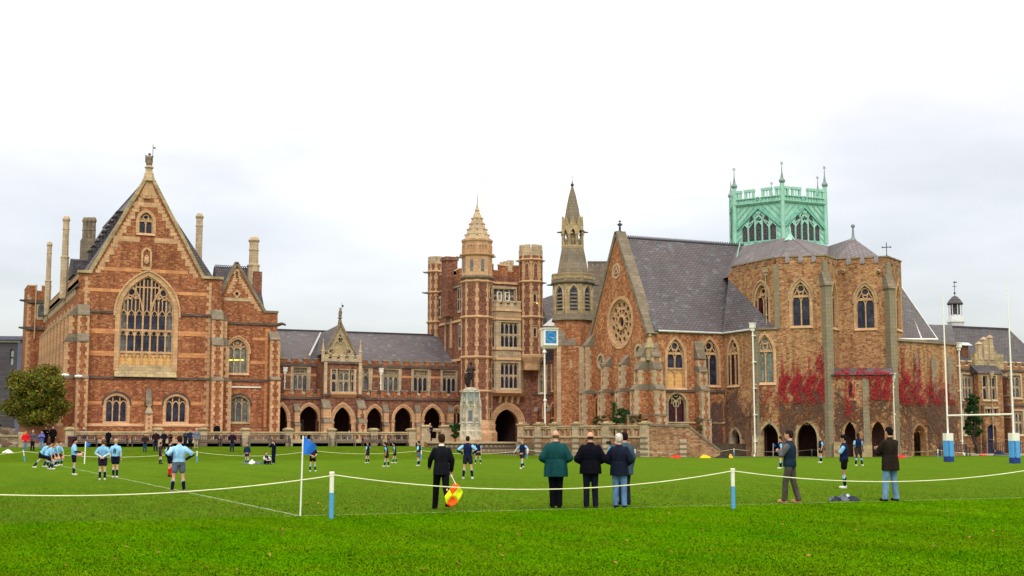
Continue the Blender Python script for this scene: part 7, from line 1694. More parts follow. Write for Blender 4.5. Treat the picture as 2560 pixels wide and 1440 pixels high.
def crown(cx_,cy_,cz_, rx,ry,rz_, nclump, per, size, flat=.0):
    P_ = []
    for k in range(nclump):
        while True:
            q = rng.uniform(-1,1,3); 
            if .25 < (q**2).sum() < 1: break
        th0 = math.atan2(q[2],q[0]); kf = .84+.2*sin(2*th0+2.2+cx_)+.13*sin(5*th0+cx_); c = np.array([cx_,cy_,cz_])+q*kf*np.array([rx,ry,rz_]); r_ = rng.uniform(.35,.75)*min(rx,rz_)*.42
        t = rng.normal(size=(per,3)); t /= np.linalg.norm(t,axis=1)[:,None]; P_.append(c+t*(rng.rand(per,1)**.4)*r_*np.array([1.25,1.25,.8]))
    return np.concatenate(P_)
def tree_obj(name,label,cat,px_,d_,yt,yb,wpx,mat,zb,nclump=70,per=130,size=.09,trunk=True,lean=0):
    p = pd(px_,d_); zt_,zb_ = zat(yt,d_),zat(yb,d_); w_ = wpx/FOC*d_/2; t_ = thing(name,label,cat,(p[0],p[1],zb))
    P_ = crown(p[0]+lean,p[1],(zt_+zb_)/2,w_,w_,(zt_-zb_)/2*1.02,nclump,per,size); leaves_obj('foliage',P_,size,mat,t_)
    if trunk:
        m = MB(); m.tube([(p[0]+.5,p[1],zb),(p[0]+.3,p[1],zb+.8),(p[0]+lean*.5,p[1],zb_+.4)],[.2,.16,.11],8)
        for k in range(7):
            a = k*.9; e = (p[0]+lean+w_*.7*cos(a),p[1]+w_*.7*sin(a),zb_+(zt_-zb_)*(.35+.07*k)); m.tube([(p[0]+lean*.5,p[1],zb_+.2),((p[0]*.5+e[0]*.5),(p[1]+e[1])/2,(zb_+e[2])/2+.2),e],[.09,.06,.02],6)
        part('trunk', m, MAT['bark'], t_)
    return t_
tree_obj('autumn_tree','broad olive and rust autumn tree at the left corner of the great hall','tree',104,109,924,1074,190,'leaf_autumn',1.0,190,170,.10)
tr2 = tree_obj('bush','dark green bush left of the memorial pedestal','bush',1143,117.5,1050,1106,40,'leaf_dark',1.1,30,100,.07,False)
tree_obj('bush','dark rounded bush on the terrace below the chapel gable','bush',1549,112,1018,1062,44,'leaf_dark',1.1,34,90,.07,False)
tree_obj('hedge_shrub','mixed low shrubs left of the dark bush below the gable','shrub',1502,113,1036,1062,72,'leaf_shrub',1.1,30,70,.06,False)
tree_obj('hedge_shrub','pale sprawling shrub right of the dark bush below the gable','shrub',1592,110.5,1032,1062,60,'leaf_shrub',1.1,26,70,.06,False)
tree_obj('climbing_shrub','straggly green climber on the nave wall above the stair','shrub',1738,109.5,1040,1100,34,'leaf_shrub',1.0,16,60,.06,False)
tree_obj('ivy_bush','tall dark ivy bush at the corner right of the chapel wing','bush',2419,124,985,1112,46,'leaf_dark',.0,60,110,.09,True)
tree_obj('bush','dark low bush under the right side of the autumn tree','bush',158,110.2,1062,1112,44,'leaf_dark',.9,22,90,.08,False)
tree_obj('bush','small dark shrub at the far left above the low wall','bush',6,118,1050,1090,40,'leaf_dark',1.0,14,70,.08,False)
t_ = thing('climbing_vine','narrow dark green vine on the chapel gable buttress','vine',GB.P(sG*.36,1.1)); P_=[]
for k in range(900): z=rng.uniform(1.2,4.6); P_.append(GB.P(sG*.36+rng.normal()*.16*(1+.3*sin(z*3)), z, 1.25+rng.uniform(0,.15)))
leaves_obj('foliage',P_,.07,'leaf_dark',t_)
# creeper
def fbm(x,y): return .5*sin(x*.11+1.3*sin(y*.07))+.3*sin(x*.31+y*.17+2)+.2*sin(x*.71-y*.43)
def creeper(label, w, pxr, zones, name='virginia_creeper', stems=60, zst=(0,6.5), d0=.04, hmax=3.6, avoid=()):
    av = [(w.S(p0,1110)-.1, w.S(p1,1110)+.1, w.Z(p0,yy)) for p0,p1,yy in avoid]
    s_0,s_1 = w.S(pxr[0],1050),w.S(pxr[1],1050); t_ = thing(name,label,'creeper',w.P((s_0+s_1)/2,0))
    for (mat,N_,fn,y0,y1,size) in zones:
        P_=[]; 
        px = rng.uniform(pxr[0],pxr[1],N_); py = rng.uniform(y0,y1,N_); rr_ = rng.rand(N_); dd = d0+rng.rand(N_)*.16
        for a,b,c,d_ in zip(px,py,rr_,dd):
            if c < fn(a,b): s,z = w.at(a,b); P_.append(w.P(s,z,d_))
        if P_: leaves_obj('foliage',P_,size,mat,t_,nrm=(w.n[0],w.n[1],.3))
    m = MB(); rnd = random.Random(int(pxr[0]))
    def grow(s,z,a,n_,wd):
        pts=[(s,z)]
        for i in range(n_):
            a += rnd.gauss(0,.28); a = max(-1.35,min(1.35,a*.97)); l = rnd.uniform(.16,.3); s += sin(a)*l; z += cos(a)*l
            if s<s_0 or s>s_1 or z>hmax+.9+.9*sin(s*1.7+1)+.5*sin(s*4.1) or any(q[0]<s<q[1] and z<q[2] for q in av): break
            pts.append((s,z))
            if rnd.random()<.28 and wd>.012: grow(s,z,a+rnd.choice((-1,1))*rnd.uniform(.4,1.0),int(n_*.6),wd*.65)
        if len(pts)>1:
            for p,q in zip(pts,pts[1:]):
                tx,tz_=q[0]-p[0],q[1]-p[1]; l=hypot(tx,tz_) or 1; nx,nz_=-tz_/l*wd,tx/l*wd; dd=d0+.02
                m.add([w.P(p[0]-nx,p[1]-nz_,dd),w.P(q[0]-nx,q[1]-nz_,dd),w.P(q[0],q[1],dd+wd),w.P(p[0],p[1],dd+wd),w.P(q[0]+nx,q[1]+nz_,dd),w.P(p[0]+nx,p[1]+nz_,dd)],[(0,1,2,3),(3,2,4,5)])
    for k in range(stems): grow(rnd.uniform(s_0,s_1),rnd.uniform(*zst)*rnd.random(),rnd.gauss(0,.4),rnd.randint(10,24),rnd.uniform(.016,.034))
    if m.f: part('stems', m, MAT['stem'], t_, kind='stuff')
def spk(px,base,amp): return base-amp*max(0,sin(px*.83)*sin(px*.37+1)+.5*sin(px*.19)+.35*sin(px*1.9))
def zB(px,py):
    top = spk(px,938 if px<2040 else 915,42)-(30 if 2035<px<2078 else 0)
    if py<top or py>1008: return 0
    return (.8 if 940<py<985 else .34)*max(0,.55+.9*fbm(px*1.7,py*1.5))
creeper('crimson creeper spreading over the choir wall between the grey window and the big buttress',Bf,(1946,2070),[('leaf_red',19000,zB,860,1012,.062),('leaf_rust',6500,lambda a,b:(.12+.5*fbm(a,b*1.3))*(1 if b>spk(a,1000,22) else .25),975,1062,.045)],stems=90,hmax=4.2,avoid=((1993,2043,1062),))
creeper('sparse rusty creeper around the downpipe at the choir corner',Bf,(1886,1946),[('leaf_rust',2200,lambda a,b:.15+.5*fbm(a*1.5,b),975,1050,.045),('leaf_red',1500,lambda a,b:.5*fbm(a*2,b)+.1,965,1010,.05)],stems=40,hmax=3.6,avoid=((1901,1946,1064),))
creeper('bare brown creeper stems over the return wall by the small arched doorway',RT,(1812,1880),[('leaf_rust',1300,lambda a,b:(.15+.5*fbm(a,b))*(1 if b>spk(a,1030,25) else .2),1000,1080,.04)],stems=40,hmax=4.0,avoid=((1827,1851,1078),))
creeper('bare creeper stems over the nave wall above the stair',NV.off(.02),(1750,1808),[('leaf_rust',800,lambda a,b:(.15+.5*fbm(a,b))*(1 if b>spk(a,1040,20) else .2),1000,1080,.04)],stems=36,hmax=4.0)
def zL(px,py):
    k = 0
    if 930<py<948: k=.7
    if px>2172 and 930<py<1000: k=.95
    if 2112<px<2138 and 935<py<1045: k=.45
    return k*max(0,.55+.8*fbm(px*2.3,py*1.3))
creeper('crimson and bare creeper covering the low lean-to porch',Lo,(2086,2232),[('leaf_red',11000,zL,925,1050,.062),('leaf_rust',4000,lambda a,b:.15+.5*fbm(a,b),990,1055,.045)],stems=110,d0=.05,hmax=4.2,avoid=((2112,2140,1062),(2180,2213,1060)))
rf_ = Lo.off(.3); t_ = thing('virginia_creeper','red creeper trailing along the lean-to roof edge','creeper',rf_.P(0,zlt)); P_=[]
for k in range(2600): 
    px_ = rng.uniform(2082,2225); s = Lo.S(px_,930); f_=rng.rand(); 
    if rng.rand() < .75*max(0,fbm(px_*1.3,f_*40)+.1): P_.append(Lo.P(s, zlt+.05+f_*(Lo.Z(2150,918)-zlt), .27-1.7*f_))
leaves_obj('foliage',P_,.06,'leaf_red',t_,nrm=(0,-.5,.8))
def zW(px,py):
    top = spk(px,955,50)-(35 if px<2300 else 0)
    if py<top or py>1012: return 0
    return (.85 if py>top+25 else .35)*max(0,.6+.8*fbm(px*1.5,py*1.4))*(1 if px<2360 else max(0,(2395-px)/35))
creeper('deep crimson creeper over the right wing behind the left goalpost',Rw,(2240,2396),[('leaf_red',19000,zW,860,1015,.066),('leaf_rust',5200,lambda a,b:.18+.5*fbm(a,b),1000,1085,.05)],stems=110,hmax=4.4,avoid=((2285,2316,1068),))
# fallen leaves
lm = MB(); rnd = random.Random(5)
m = MB(); m.add([(-.05,-.03,.0),(.0,-.045,.012),(.06,-.01,.0),(.03,.03,.016),(-.03,.04,.0)],[(0,1,2,3,4),(4,3,2,1,0)]); lme = m.mesh('fallen_leaf', MAT['leafdead'])
spots = [(881,1399,1.6,'large tan fallen leaf on the near grass, below the corner post'),(796,1262,.9,'orange fallen leaf beside the corner flag pole'),(889,1257,.8,'orange fallen leaf right of the near rope post'),(962,1225,.7,'pale fallen leaf left of the linesman'),(1194,1274,.8,'pinkish fallen leaf right of the linesman'),(2331,1372,.9,'fallen leaf at lower right on the near grass'),(493,1187,.9,'pale fallen leaf right of the player in grey shorts'),(58,1185,.8,'fallen leaf at left behind the rope'),(640,1178,.9,'orange fallen leaf on the pitch at left of the flag'),(1168,1386,.7,'tiny brown fallen leaf in the centre foreground')]
for px_,py_,sc_l,lb in spots:
    g_,d_ = ghit(px_,py_); o = link('fallen_leaf', lme, None, (g_[0],g_[1],.035), rnd.uniform(0,6)); o.scale=(sc_l,)*3; tag(o,lb,'leaf','fallen leaves on the grass')
# grass blades in the foreground
k = 620000
dd = 13.0+47*rng.rand(k)**2.1; lat = rng.uniform(-.42,.42,k)*dd
gx = lat*cT+dd*sT; gy = -lat*sT+dd*cT
h = (.007+.012*rng.rand(k))*np.clip((62-dd)/30,.2,1); th_ = rng.rand(k)*2*pi; wd = .0045+dd*.00022; lx, ly = rng.normal(size=k)*.012, rng.normal(size=k)*.012
v = np.stack([np.stack([gx-np.cos(th_)*wd,gy-np.sin(th_)*wd,np.zeros(k)-.003],1),np.stack([gx+np.cos(th_)*wd,gy+np.sin(th_)*wd,np.zeros(k)-.003],1),np.stack([gx+lx,gy+ly,h],1)],1).reshape(-1,3)
me = bpy.data.meshes.new('grass'); me.vertices.add(3*k); me.vertices.foreach_set('co',v.astype('f').ravel()); me.loops.add(3*k); me.loops.foreach_set('vertex_index',np.arange(3*k,dtype='i')); me.polygons.add(k); me.polygons.foreach_set('loop_start',np.arange(0,3*k,3,dtype='i')); me.update(); me.materials.append(MAT['blade']); o = link('grass', me); o['kind']='stuff'

# scattered leaf litter
k = 420; dd = rng.uniform(14,60,k); lat = rng.uniform(-.42,.42,k)*dd
leaves_obj('leaf_litter', np.stack([-lat*-cT+dd*sT, -lat*sT+dd*cT, np.full(k,.02)],1), .028, 'leaf_rust', None, nrm=(0,0,1))
# ================================================================== PEOPLE
CLM = {}
def cloth(col, rough=.85, var=.3):
    col = tuple(c*(.6 if max(col)<.12 else .8 if max(col)<.3 else 1) for c in col)
    k = tuple(round(c,4) for c in col)+(rough,)
    if k not in CLM:
        m, t, b = new_mat('fabric'); oc = mapping(t,(1,1,.6),'Object'); n = noise(t, oc, 7, 5, .6)
        t.links.new(ramp(t, n, [(.32,tuple(c*(1-var) for c in col)),(.68,tuple(min(1,c*(1+var)) for c in col))]), b.inputs['Base Color']); b.inputs['Roughness'].default_value = rough; b.inputs['Specular IOR Level'].default_value = .06
        bump(t, b, noise(t, oc, 9, 4, .6), .9, .05); CLM[k] = m
    return CLM[k]
NAVY=(.012,.022,.085); SKY=(.22,.48,.80); BLACK=(.008,.008,.012); SKINL=(.62,.33,.24); SKIND=(.09,.045,.03); SKINM=(.38,.2,.13)
HBROWN=(.035,.018,.012); HBLACK=(.008,.006,.006); HFAIR=(.16,.09,.045); HGREY=(.45,.43,.42); JEAN=(.10,.19,.38); DJEAN=(.03,.05,.10); GREY=(.15,.15,.20)
REM = []
def remobj(name, mb, mat, parent, vox, sm=4):
    me = bpy.data.meshes.new(name); me.from_pydata(mb.v, [], mb.f); me.materials.append(mat)
    o = link(name, me, parent); r = o.modifiers.new('r','REMESH'); r.mode='VOXEL'; r.voxel_size = vox; r.use_smooth_shade = True
    if sm: s = o.modifiers.new('s','SMOOTH'); s.iterations = sm; s.factor = .5
    REM.append(o); return o
def cap(m, p0, p1, r0, r1, n=10):
    m.tube([p0,p1],[r0,r1],n); m.ball(p0,r0*1.0,10,6); m.ball(p1,r1*1.0,10,6)
V = lambda *a: Vector(a)
def person(px, py, yt, face, label, top, sleeve=None, slen='long', hem=.84, bulk=1.0, legs='trousers', legc=BLACK, socks=None, shoe=(.02,.015,.012), hair=HBROWN, skin=SKINL,
           arms='hang', stance='stand', lean=0, headturn=0, fat=1.0, collar=None, cat='person', at=None, h=None, group='people', bald=False, sockc=(.012,.015,.05), socktop=SKY, sleeve_under=None, arml=None, gil=None, long_hair=False, name='person', material=None, headpitch=0, sitting=False):
    if at is None: g_, d_ = ghit(px, py)
    else: g_ = at; d_ = at[0]*sT+at[1]*cT
    H = h if h else max(.9,min(2.1,(py-yt)/FOC*d_/(1.0)))
    near = d_ < 45; vox = .0125 if near else (.021 if d_ < 75 else .028)
    S = H/1.76
    r_ = thing(name, label, cat, (g_[0],g_[1],g_[2]), -TH+radians({'away':0,'left':90,'right':-90,'toward':180}.get(face,0) if isinstance(face,str) else face), group)
    r_.scale = (S,S,S)
    pel = V(0,0,.95)
    rx = Matrix.Rotation(-radians(lean),3,'X')
    drop = 0
    # legs
    LG = {'stand':[(-.1,0),(.11,.02)],'wide':[(-.19,0),(.19,.03)],'walk':[(-.08,.26),(.09,-.24)],'step':[(-.1,.14),(.1,-.12)],'close':[(-.075,0),(.08,.01)],'stride':[(-.1,.13),(.11,-.15)]}
    if stance in LG: ank = [V(a,b,.085) for a,b in LG[stance]]; knees = [V((a+(-.085 if i==0 else .085))/2,b*.5+.035,.5) for i,(a,b) in enumerate(LG[stance])]
    if stance=='walk': ank[1] = V(.09,-.3,.16)
    if stance=='crouch': pel = V(0,-.22,.72); ank = [V(-.16,-.05,.085),V(.16,.1,.085)]; knees = [V(-.16,.17,.44),V(.17,.22,.45)]
    if stance=='lunge': pel = V(0,-.05,.82); ank = [V(-.14,.32,.085),V(.12,-.42,.1)]; knees=[V(-.13,.26,.5),V(.12,-.1,.46)]
    if stance=='sit': pel = V(0,-.1,.12); ank = [V(-.1,.5,.07),V(.12,.46,.07)]; knees=[V(-.14,.3,.42),V(.15,.28,.42)]
    if stance=='sitchair': pel = V(0,-.1,.5); ank=[V(-.12,.35,.08),V(.12,.35,.08)]; knees=[V(-.12,.36,.5),V(.12,.36,.5)]
    U = lambda x,y,z: pel+rx@(V(x,y,z)-V(0,0,.95))
    hips = [pel+rx@V(-.09,0,-.02), pel+rx@V(.09,0,-.02)]
    sh = [U(-.165*(.8+.2*fat),-.005,1.375), U(.165*(.8+.2*fat),-.005,1.375)]
    AR = {'hang':[(.235,-.02,1.14),(.24,.05,.90)],'hips':[(.40,-.1,1.17),(.20,.0,1.02)],'front':[(.31,-.05,1.12),(.12,.2,1.0)],'pockets':[(.31,-.07,1.12),(.22,.10,.95)],
          'crossed':[(.25,.14,1.15),(-.10,.25,1.19)],'behind':[(.29,-.13,1.15),(.04,-.19,1.0)],'face':[(.24,.22,1.30),(.06,.2,1.55)],'ball':[(.25,.04,1.14),(.14,.32,1.1)],
          'knees':[(.24,.22,1.12),(.17,.42,.93)],'camera':[(.22,.2,1.22),(.03,.3,1.42)],'flag':[(.25,-.03,1.14),(.27,.10,.9)],'swing':[(.25,-.14,1.16),(.27,-.12,.92)],'swingf':[(.24,.1,1.16),(.22,.28,1.0)],'chest':[(.3,.02,1.2),(.12,.18,1.28)],'out':[(.36,.0,1.22),(.46,.12,1.04)],'rest':[(.25,.12,1.15),(.12,.32,1.08)]}
    arml_ = arms if isinstance(arms,(list,tuple)) else (arms,arms)
    el, wr = [], []
    for i in (0,1):
        e,w_ = AR[arml_[i]]; sg = -1 if i==0 else 1
        el.append(U(e[0]*sg,e[1],e[2])); wr.append(U(w_[0]*sg,w_[1],w_[2]+(.04 if arml_[i]=='crossed' and i else 0)))
    if stance=='sit': wr=[V(-.08,.42,.3),V(.1,.4,.3)]; el=[V(-.24,.15,.35),V(.24,.15,.35)]
    nk = U(0,-.005,1.45); hd = U(0,.025,1.63); 
    hrot = Matrix.Rotation(radians(headturn),3,'Z') @ Matrix.Rotation(radians(-headpitch),3,'X')
    Hh = lambda x,y,z: hd+hrot@V(x,y,z)
    skinm = material or cloth(skin,.6,.08)
    def ring(c, rx_, ry_, n=14, tilt=None): 
        R = rx if tilt is None else tilt
        return [tuple(c+R@V(rx_*cos(2*pi*k/n),ry_*sin(2*pi*k/n),0)) for k in range(n)]
    f = fat
    def torso(m, e, z0=.86, z1=1.46):
        prof = [(.80,.155,.11,1),(.86,.165,.125,1),(.95,.17,.128,1),(1.05,.15,.115,1),(1.15,.155,.118,1),(1.27,.17,.125,.9),(1.35,.168,.118,.7),(1.40,.145,.10,.5),(1.44,.10,.082,.35),(1.475,.065,.066,.2),(1.50,.058,.06,.1)]
        rg = [ring(U(0,(.015 if z<1.1 else 0)*f,z),(a*f)+e*q,(b*f)+e*q) for z,a,b,q in prof if z>=z0-.001]
        m.loft(rg)
    b = MB(); torso(b, 0)
    for i in (0,1):
        cap(b, tuple(sh[i]), tuple(el[i]), .052, .04); cap(b, tuple(el[i]), tuple(wr[i]), .04, .027)
        cap(b, tuple(hips[i]), tuple(knees[i]), .085, .055); cap(b, tuple(knees[i]), tuple(ank[i]), .054, .038)
        cm = knees[i].lerp(ank[i],.3)+V(0,-.018,0); b.ball(tuple(cm),(.05,.052,.1),10,6)
        b.ball(tuple(ank[i]+V(0,.06,-.045)),(.045,.12,.04),10,5)
        # hand: palm, four fingers of different length, thumb from the side
        d = (wr[i]-el[i]).normalized(); s_ = -1 if i==0 else 1; sd_ = d.cross(V(0,1,.2)).normalized()*s_; nn = d.cross(sd_).normalized(); 
        pc = wr[i]+d*.055; b.add([tuple(pc+d*a+sd_*c_+nn*e) for a in (-.055,.04) for c_,e in ((-.036,-.014),(.036,-.014),(.036,.014),(-.036,.014))],[(3,2,1,0),(4,5,6,7),(0,1,5,4),(1,2,6,5),(2,3,7,6),(3,0,4,7)])
        if near:
            for k,l in enumerate((.062,.072,.068,.052)):
                o_ = pc+d*.035+sd_*(-.03+k*.02); k1 = o_+d*l*.5+nn*.008; k2 = k1+d*l*.3+nn*.026; k3=k2+d*l*.1+nn*.02
                cap(b,tuple(o_),tuple(k1),.0115,.0105,8); cap(b,tuple(k1),tuple(k2),.0105,.0095,8); cap(b,tuple(k2),tuple(k3),.0095,.0085,8)
            o_ = pc-d*.03-sd_*.03; k1=o_-sd_*.028+d*.03; cap(b,tuple(o_),tuple(k1),.0135,.012,8); cap(b,tuple(k1),tuple(k1+d*.028+nn*.012),.012,.0095,8)
        else: b.ball(tuple(pc+d*.06+nn*.012),(.034,.03,.04),8,5)
    cap(b, tuple(nk), tuple(Hh(0,-.02,-.06)), .058, .052)
    b.add([tuple(Hh(*[a*c_ for a,c_ in zip(((cos(ph)*cos(t)),(cos(ph)*sin(t)),sin(ph)),(.078,.096,.118))])) for ph in [(-pi/2+pi*j/8)*.99 for j in range(9)] for t in [2*pi*k/12 for k in range(12)]], [[j*12+k,j*12+(k+1)%12,(j+1)*12+(k+1)%12,(j+1)*12+k] for j in range(8) for k in range(12)]+[list(range(12))[::-1],list(range(96,108))])
    b.ball(tuple(Hh(0,.035,-.07)),(.058,.06,.05),10,6); cap(b, tuple(Hh(0,.088,.01)), tuple(Hh(0,.108,-.025)), .012,.016,8)
    b.ball(tuple(Hh(0,.088,-.058)),(.03,.014,.012),8,4); b.ball(tuple(Hh(0,.084,.032)),(.055,.016,.012),8,4)
    for sg in (-1,1): b.ball(tuple(Hh(.08*sg,-.005,-.005)),(.012,.022,.034),8,5)
    remobj('body', b, skinm, r_, vox, 2 if near else 1)
    if material: 
        # statue: uniform and cloak in the same metal
        c_ = MB(); torso(c_, .035, .80); 
        for i in (0,1): cap(c_,tuple(sh[i]),tuple(el[i]),.075,.062); cap(c_,tuple(el[i]),tuple(wr[i]),.06,.042); cap(c_,tuple(hips[i]),tuple(knees[i]),.12,.08); cap(c_,tuple(knees[i]),tuple(ank[i]),.075,.06)
        c_.loft([ring(V(0,0,.70),.2,.16),ring(V(0,0,.85),.19,.15),ring(V(0,0,1.0),.15,.13)])
        remobj('uniform', c_, material, r_, .02, 3)
        c_ = MB(); c_.loft([[ (.1,.05,1.0),(.34,.1,1.02),(.36,-.1,1.0),(.12,-.12,1.0)],[(.1,.08,.7),(.42,.14,.72),(.46,-.14,.7),(.12,-.16,.7)],[(.14,.06,.3),(.36,.1,.28),(.40,-.1,.3),(.14,-.12,.3)],[(.16,.02,.05),(.26,.03,.05),(.28,-.04,.05),(.16,-.05,.05)]]); remobj('draped_cloak', c_, material, r_, .02, 3)
        c_ = MB(); c_.ball(tuple(Hh(0,0,.075)),(.095,.11,.06)); c_.ball(tuple(Hh(0,.04,.06)),(.12,.14,.012)); remobj('hat', c_, material, r_, .015, 1)
        return r_
    if near:
        e_ = MB()
        for sg in (-1,1): e_.ball(tuple(Hh(.031*sg,.086,.018)),(.013,.008,.008),8,5)
        part('eyes', e_, cloth((.02,.015,.015),.2), r_, world=False)
    # hair
    if hair is not None:
        hm = MB()
        if bald: hm.ball(tuple(Hh(0,-.03,-.018)),(.083,.08,.055),12,7); 
        else:
            hm.ball(tuple(Hh(0,-.018,.035)),(.090,.104,.098),14,8); hm.ball(tuple(Hh(0,-.05,-.02)),(.082,.062,.07),12,6)
            for k in range(14): a=k*2.4; q=.3+.6*((k*37)%10)/10; hm.ball(tuple(Hh(.085*cos(a)*q,-.02+.095*sin(a)*q,.035+.085*sqrt(max(0,1-q*q)))),.026,6,4)
            if long_hair: hm.ball(tuple(Hh(0,-.06,-.05)),(.085,.055,.08),12,6)
        remobj('hair', hm, cloth(hair,.6,.35), r_, max(.014,vox*.8), 1)
    e = .022*bulk
    tm = cloth(top)
    g = MB(); torso(g, e, hem if hem>.8 else .80)
    if hem < .86 and stance not in ('sit','sitchair'):
        R3 = Matrix.Identity(3); hz = hem if hem<.8 else hem
        c0_ = pel+rx@V(0,.0,hem-.95); g.loft([ring(c0_,.178*f+e*1.2,.135*f+e*1.2),ring(pel+rx@V(0,.0,-.03),.178*f+e,.135*f+e),ring(pel+rx@V(0,0,.12),.155*f+e,.118*f+e)])
    smat = cloth(sleeve) if sleeve else tm
    sl = g if not sleeve else MB()
    for i in (0,1):
        rr_ = (.058+e*.5, .05+e*.75)
        g.ball(tuple(sh[i]),.056+e*.4,10,6)
        if slen=='long':
            w1 = el[i].lerp(wr[i],.97); cap(sl,tuple(sh[i].lerp(el[i],.06 if sleeve else 0)),tuple(el[i]),rr_[0],rr_[1]); cap(sl,tuple(el[i]),tuple(w1),rr_[1],.036+e*.6)
        else: cap(sl,tuple(sh[i].lerp(el[i],.12 if sleeve else 0)),tuple(sh[i].lerp(el[i],.82)),rr_[0]*.95,rr_[1]*1.08)
    remobj('jacket' if slen=='long' else 'shirt', g, tm, r_, vox, 4)
    if sleeve: remobj('sleeves', sl, smat, r_, vox, 2)
    if sleeve_under:
        s2 = MB()
        for i in (0,1): cap(s2,tuple(sh[i].lerp(el[i],.7)),tuple(el[i]),.056,.05); cap(s2,tuple(el[i]),tuple(el[i].lerp(wr[i],.9)),.05,.038)
        remobj('undershirt_sleeves', s2, cloth(sleeve_under), r_, vox, 1)
    if collar: 
        c_ = MB(); c_.loft([ring(U(0,0,1.425),.085,.085),ring(U(0,0,1.47),.072,.07),ring(U(0,-.005,1.515),.066,.062)]); remobj('collar', c_, cloth(collar), r_, vox*.9, 1)
    lm_ = cloth(legc); t_ = MB(); 
    t_.loft([ring(pel+rx@V(0,0,-.10),.15*f,.115*f),ring(pel+rx@V(0,0,-.03),.172*f,.13*f),ring(pel+rx@V(0,0,.08),.165*f,.125*f)])
    for i in (0,1):
        if legs=='trousers':
            cap(t_,tuple(hips[i]),tuple(knees[i]),.104*(.6+.4*f),.078); cap(t_,tuple(knees[i]),tuple(ank[i]+V(0,0,.01)),.078,.07); t_.ball(tuple(knees[i].lerp(ank[i],.5)),(.075,.08,.1)); t_.ball(tuple(ank[i]+V(0,.01,-.02)),(.075,.088,.045),10,5)
        else: cap(t_,tuple(hips[i]),tuple(hips[i].lerp(knees[i],.55)),.108,.104)
    remobj('trousers' if legs=='trousers' else 'shorts', t_, lm_, r_, vox, 3)
    for i in (0,1):
        if legs!='trousers' and socks!='none':
            s_ = MB(); top_ = knees[i].lerp(ank[i],.24); cap(s_,tuple(knees[i].lerp(ank[i],.42)),tuple(ank[i]),.062,.046); s_.ball(tuple(knees[i].lerp(ank[i],.42)+V(0,-.015,0)),(.058,.062,.08)); so_ = remobj('sock', s_, cloth(sockc), r_, vox, 1)
            s_ = MB(); cap(s_,tuple(top_),tuple(knees[i].lerp(ank[i],.46)),.060,.062); remobj('sock_top', s_, cloth(socktop), so_, vox, 1)
        s_ = MB(); dirf = V(0,1,0); s_.ball(tuple(ank[i]+V(0,.065,-.042)),(.052,.135,.04),12,6); s_.ball(tuple(ank[i]+V(0,-.01,-.02)),(.048,.06,.05),10,5); s_.loft([[tuple(ank[i]+V(.05*cos(a),.062+.13*sin(a),z)) for a in [2*pi*k/12 for k in range(12)]] for z in (-.085,-.06)])
        remobj('shoe', s_, cloth(shoe,.5,.15), r_, vox, 1)
    return r_
KIT = dict(top=NAVY, sleeve=SKY, slen='short', legs='shorts', legc=(.03,.03,.06), shoe=(.6,.6,.6), hem=.9)
SKK = dict(top=SKY, slen='short', legs='shorts', legc=(.014,.014,.05), shoe=(.6,.6,.6), hem=.88)
GP = 'onlookers at the near rope'
# ---- foreground
lin_ = person(1103,1274,1088,18,'linesman in black suit and white collar walking away with an orange and yellow flag',(.012,.013,.022),hem=.80,bulk=1.0,legc=(.008,.008,.014),hair=(.05,.022,.012),arms=('swingf','flag'),stance='walk',collar=(.75,.77,.85),group='near figures')
person(1390,1270,1078,'away','bald stout man in a dark green jacket and black trousers, seen from behind',(.012,.085,.10),hem=.70,bulk=2.4,fat=1.22,legc=(.006,.006,.012),hair=(.16,.09,.07),bald=True,arms='front',stance='close',group=GP)
person(1477,1270,1082,'away','balding man in a black jacket between the green-jacketed and white-haired men',(.006,.006,.014),hem=.78,bulk=2.2,fat=1.15,legc=(.012,.014,.035),shoe=(.09,.06,.04),hair=(.05,.03,.025),bald=True,arms='front',stance='stand',collar=(.006,.006,.014),group=GP)
person(1549,1269,1087,-20,'white-haired man in a dark blue jacket and blue jeans, seen from behind',(.014,.02,.045),hem=.76,bulk=1.9,fat=1.05,legc=JEAN,hair=(.62,.56,.56),arms='front',stance='stand',group=GP)
g_,d_ = ghit(1566,1262)
bl_ = person(1563,1262,1083,35,'dark-haired man in a hooded slate blue coat, mostly behind the white-haired man',(.045,.085,.14),hem=.72,bulk=2.0,legc=(.03,.03,.05),hair=(.03,.012,.014),arms=('camera','hang'),stance='stand',group=GP,collar=(.13,.22,.32))
cmp_ = thing('camera','small dark camera with a blue strap held up between the black and white-haired men','camera',(0,0,0)); q_ = pd(1519,30.2); cmp_.location=(q_[0],q_[1],zat(1107,30.2)); m = MB(); m.box(-.05,.05,-.03,.03,-.03,.04); m.turret(0,-.05,[(.03,-.02),(.03,.03)]); part('camera_body', m, MAT['clblack'], cmp_, world=False); m = MB(); m.tube([(.05,0,-.02),(.03,.0,-.1),(-.02,.02,-.16)],.02); part('strap', m, MAT['skyblue'], cmp_, world=False)
person(1978,1257,1077,62,'man in a navy gilet with grey sleeves and brown-grey trousers, arms folded, facing left',(.018,.04,.075),sleeve=(.13,.135,.16),hem=.86,bulk=1.5,legc=(.115,.095,.09),shoe=(.45,.24,.12),hair=(.045,.025,.02),arms='crossed',stance='stride',group='near figures')
person(2229,1253,1070,28,'man in a dark brown waxed jacket and blue jeans with folded arms at right',(.03,.021,.017),hem=.72,bulk=2.1,legc=(.13,.24,.42),hair=(.012,.009,.012),arms='crossed',stance='wide',group='near figures',collar=(.03,.02,.015))
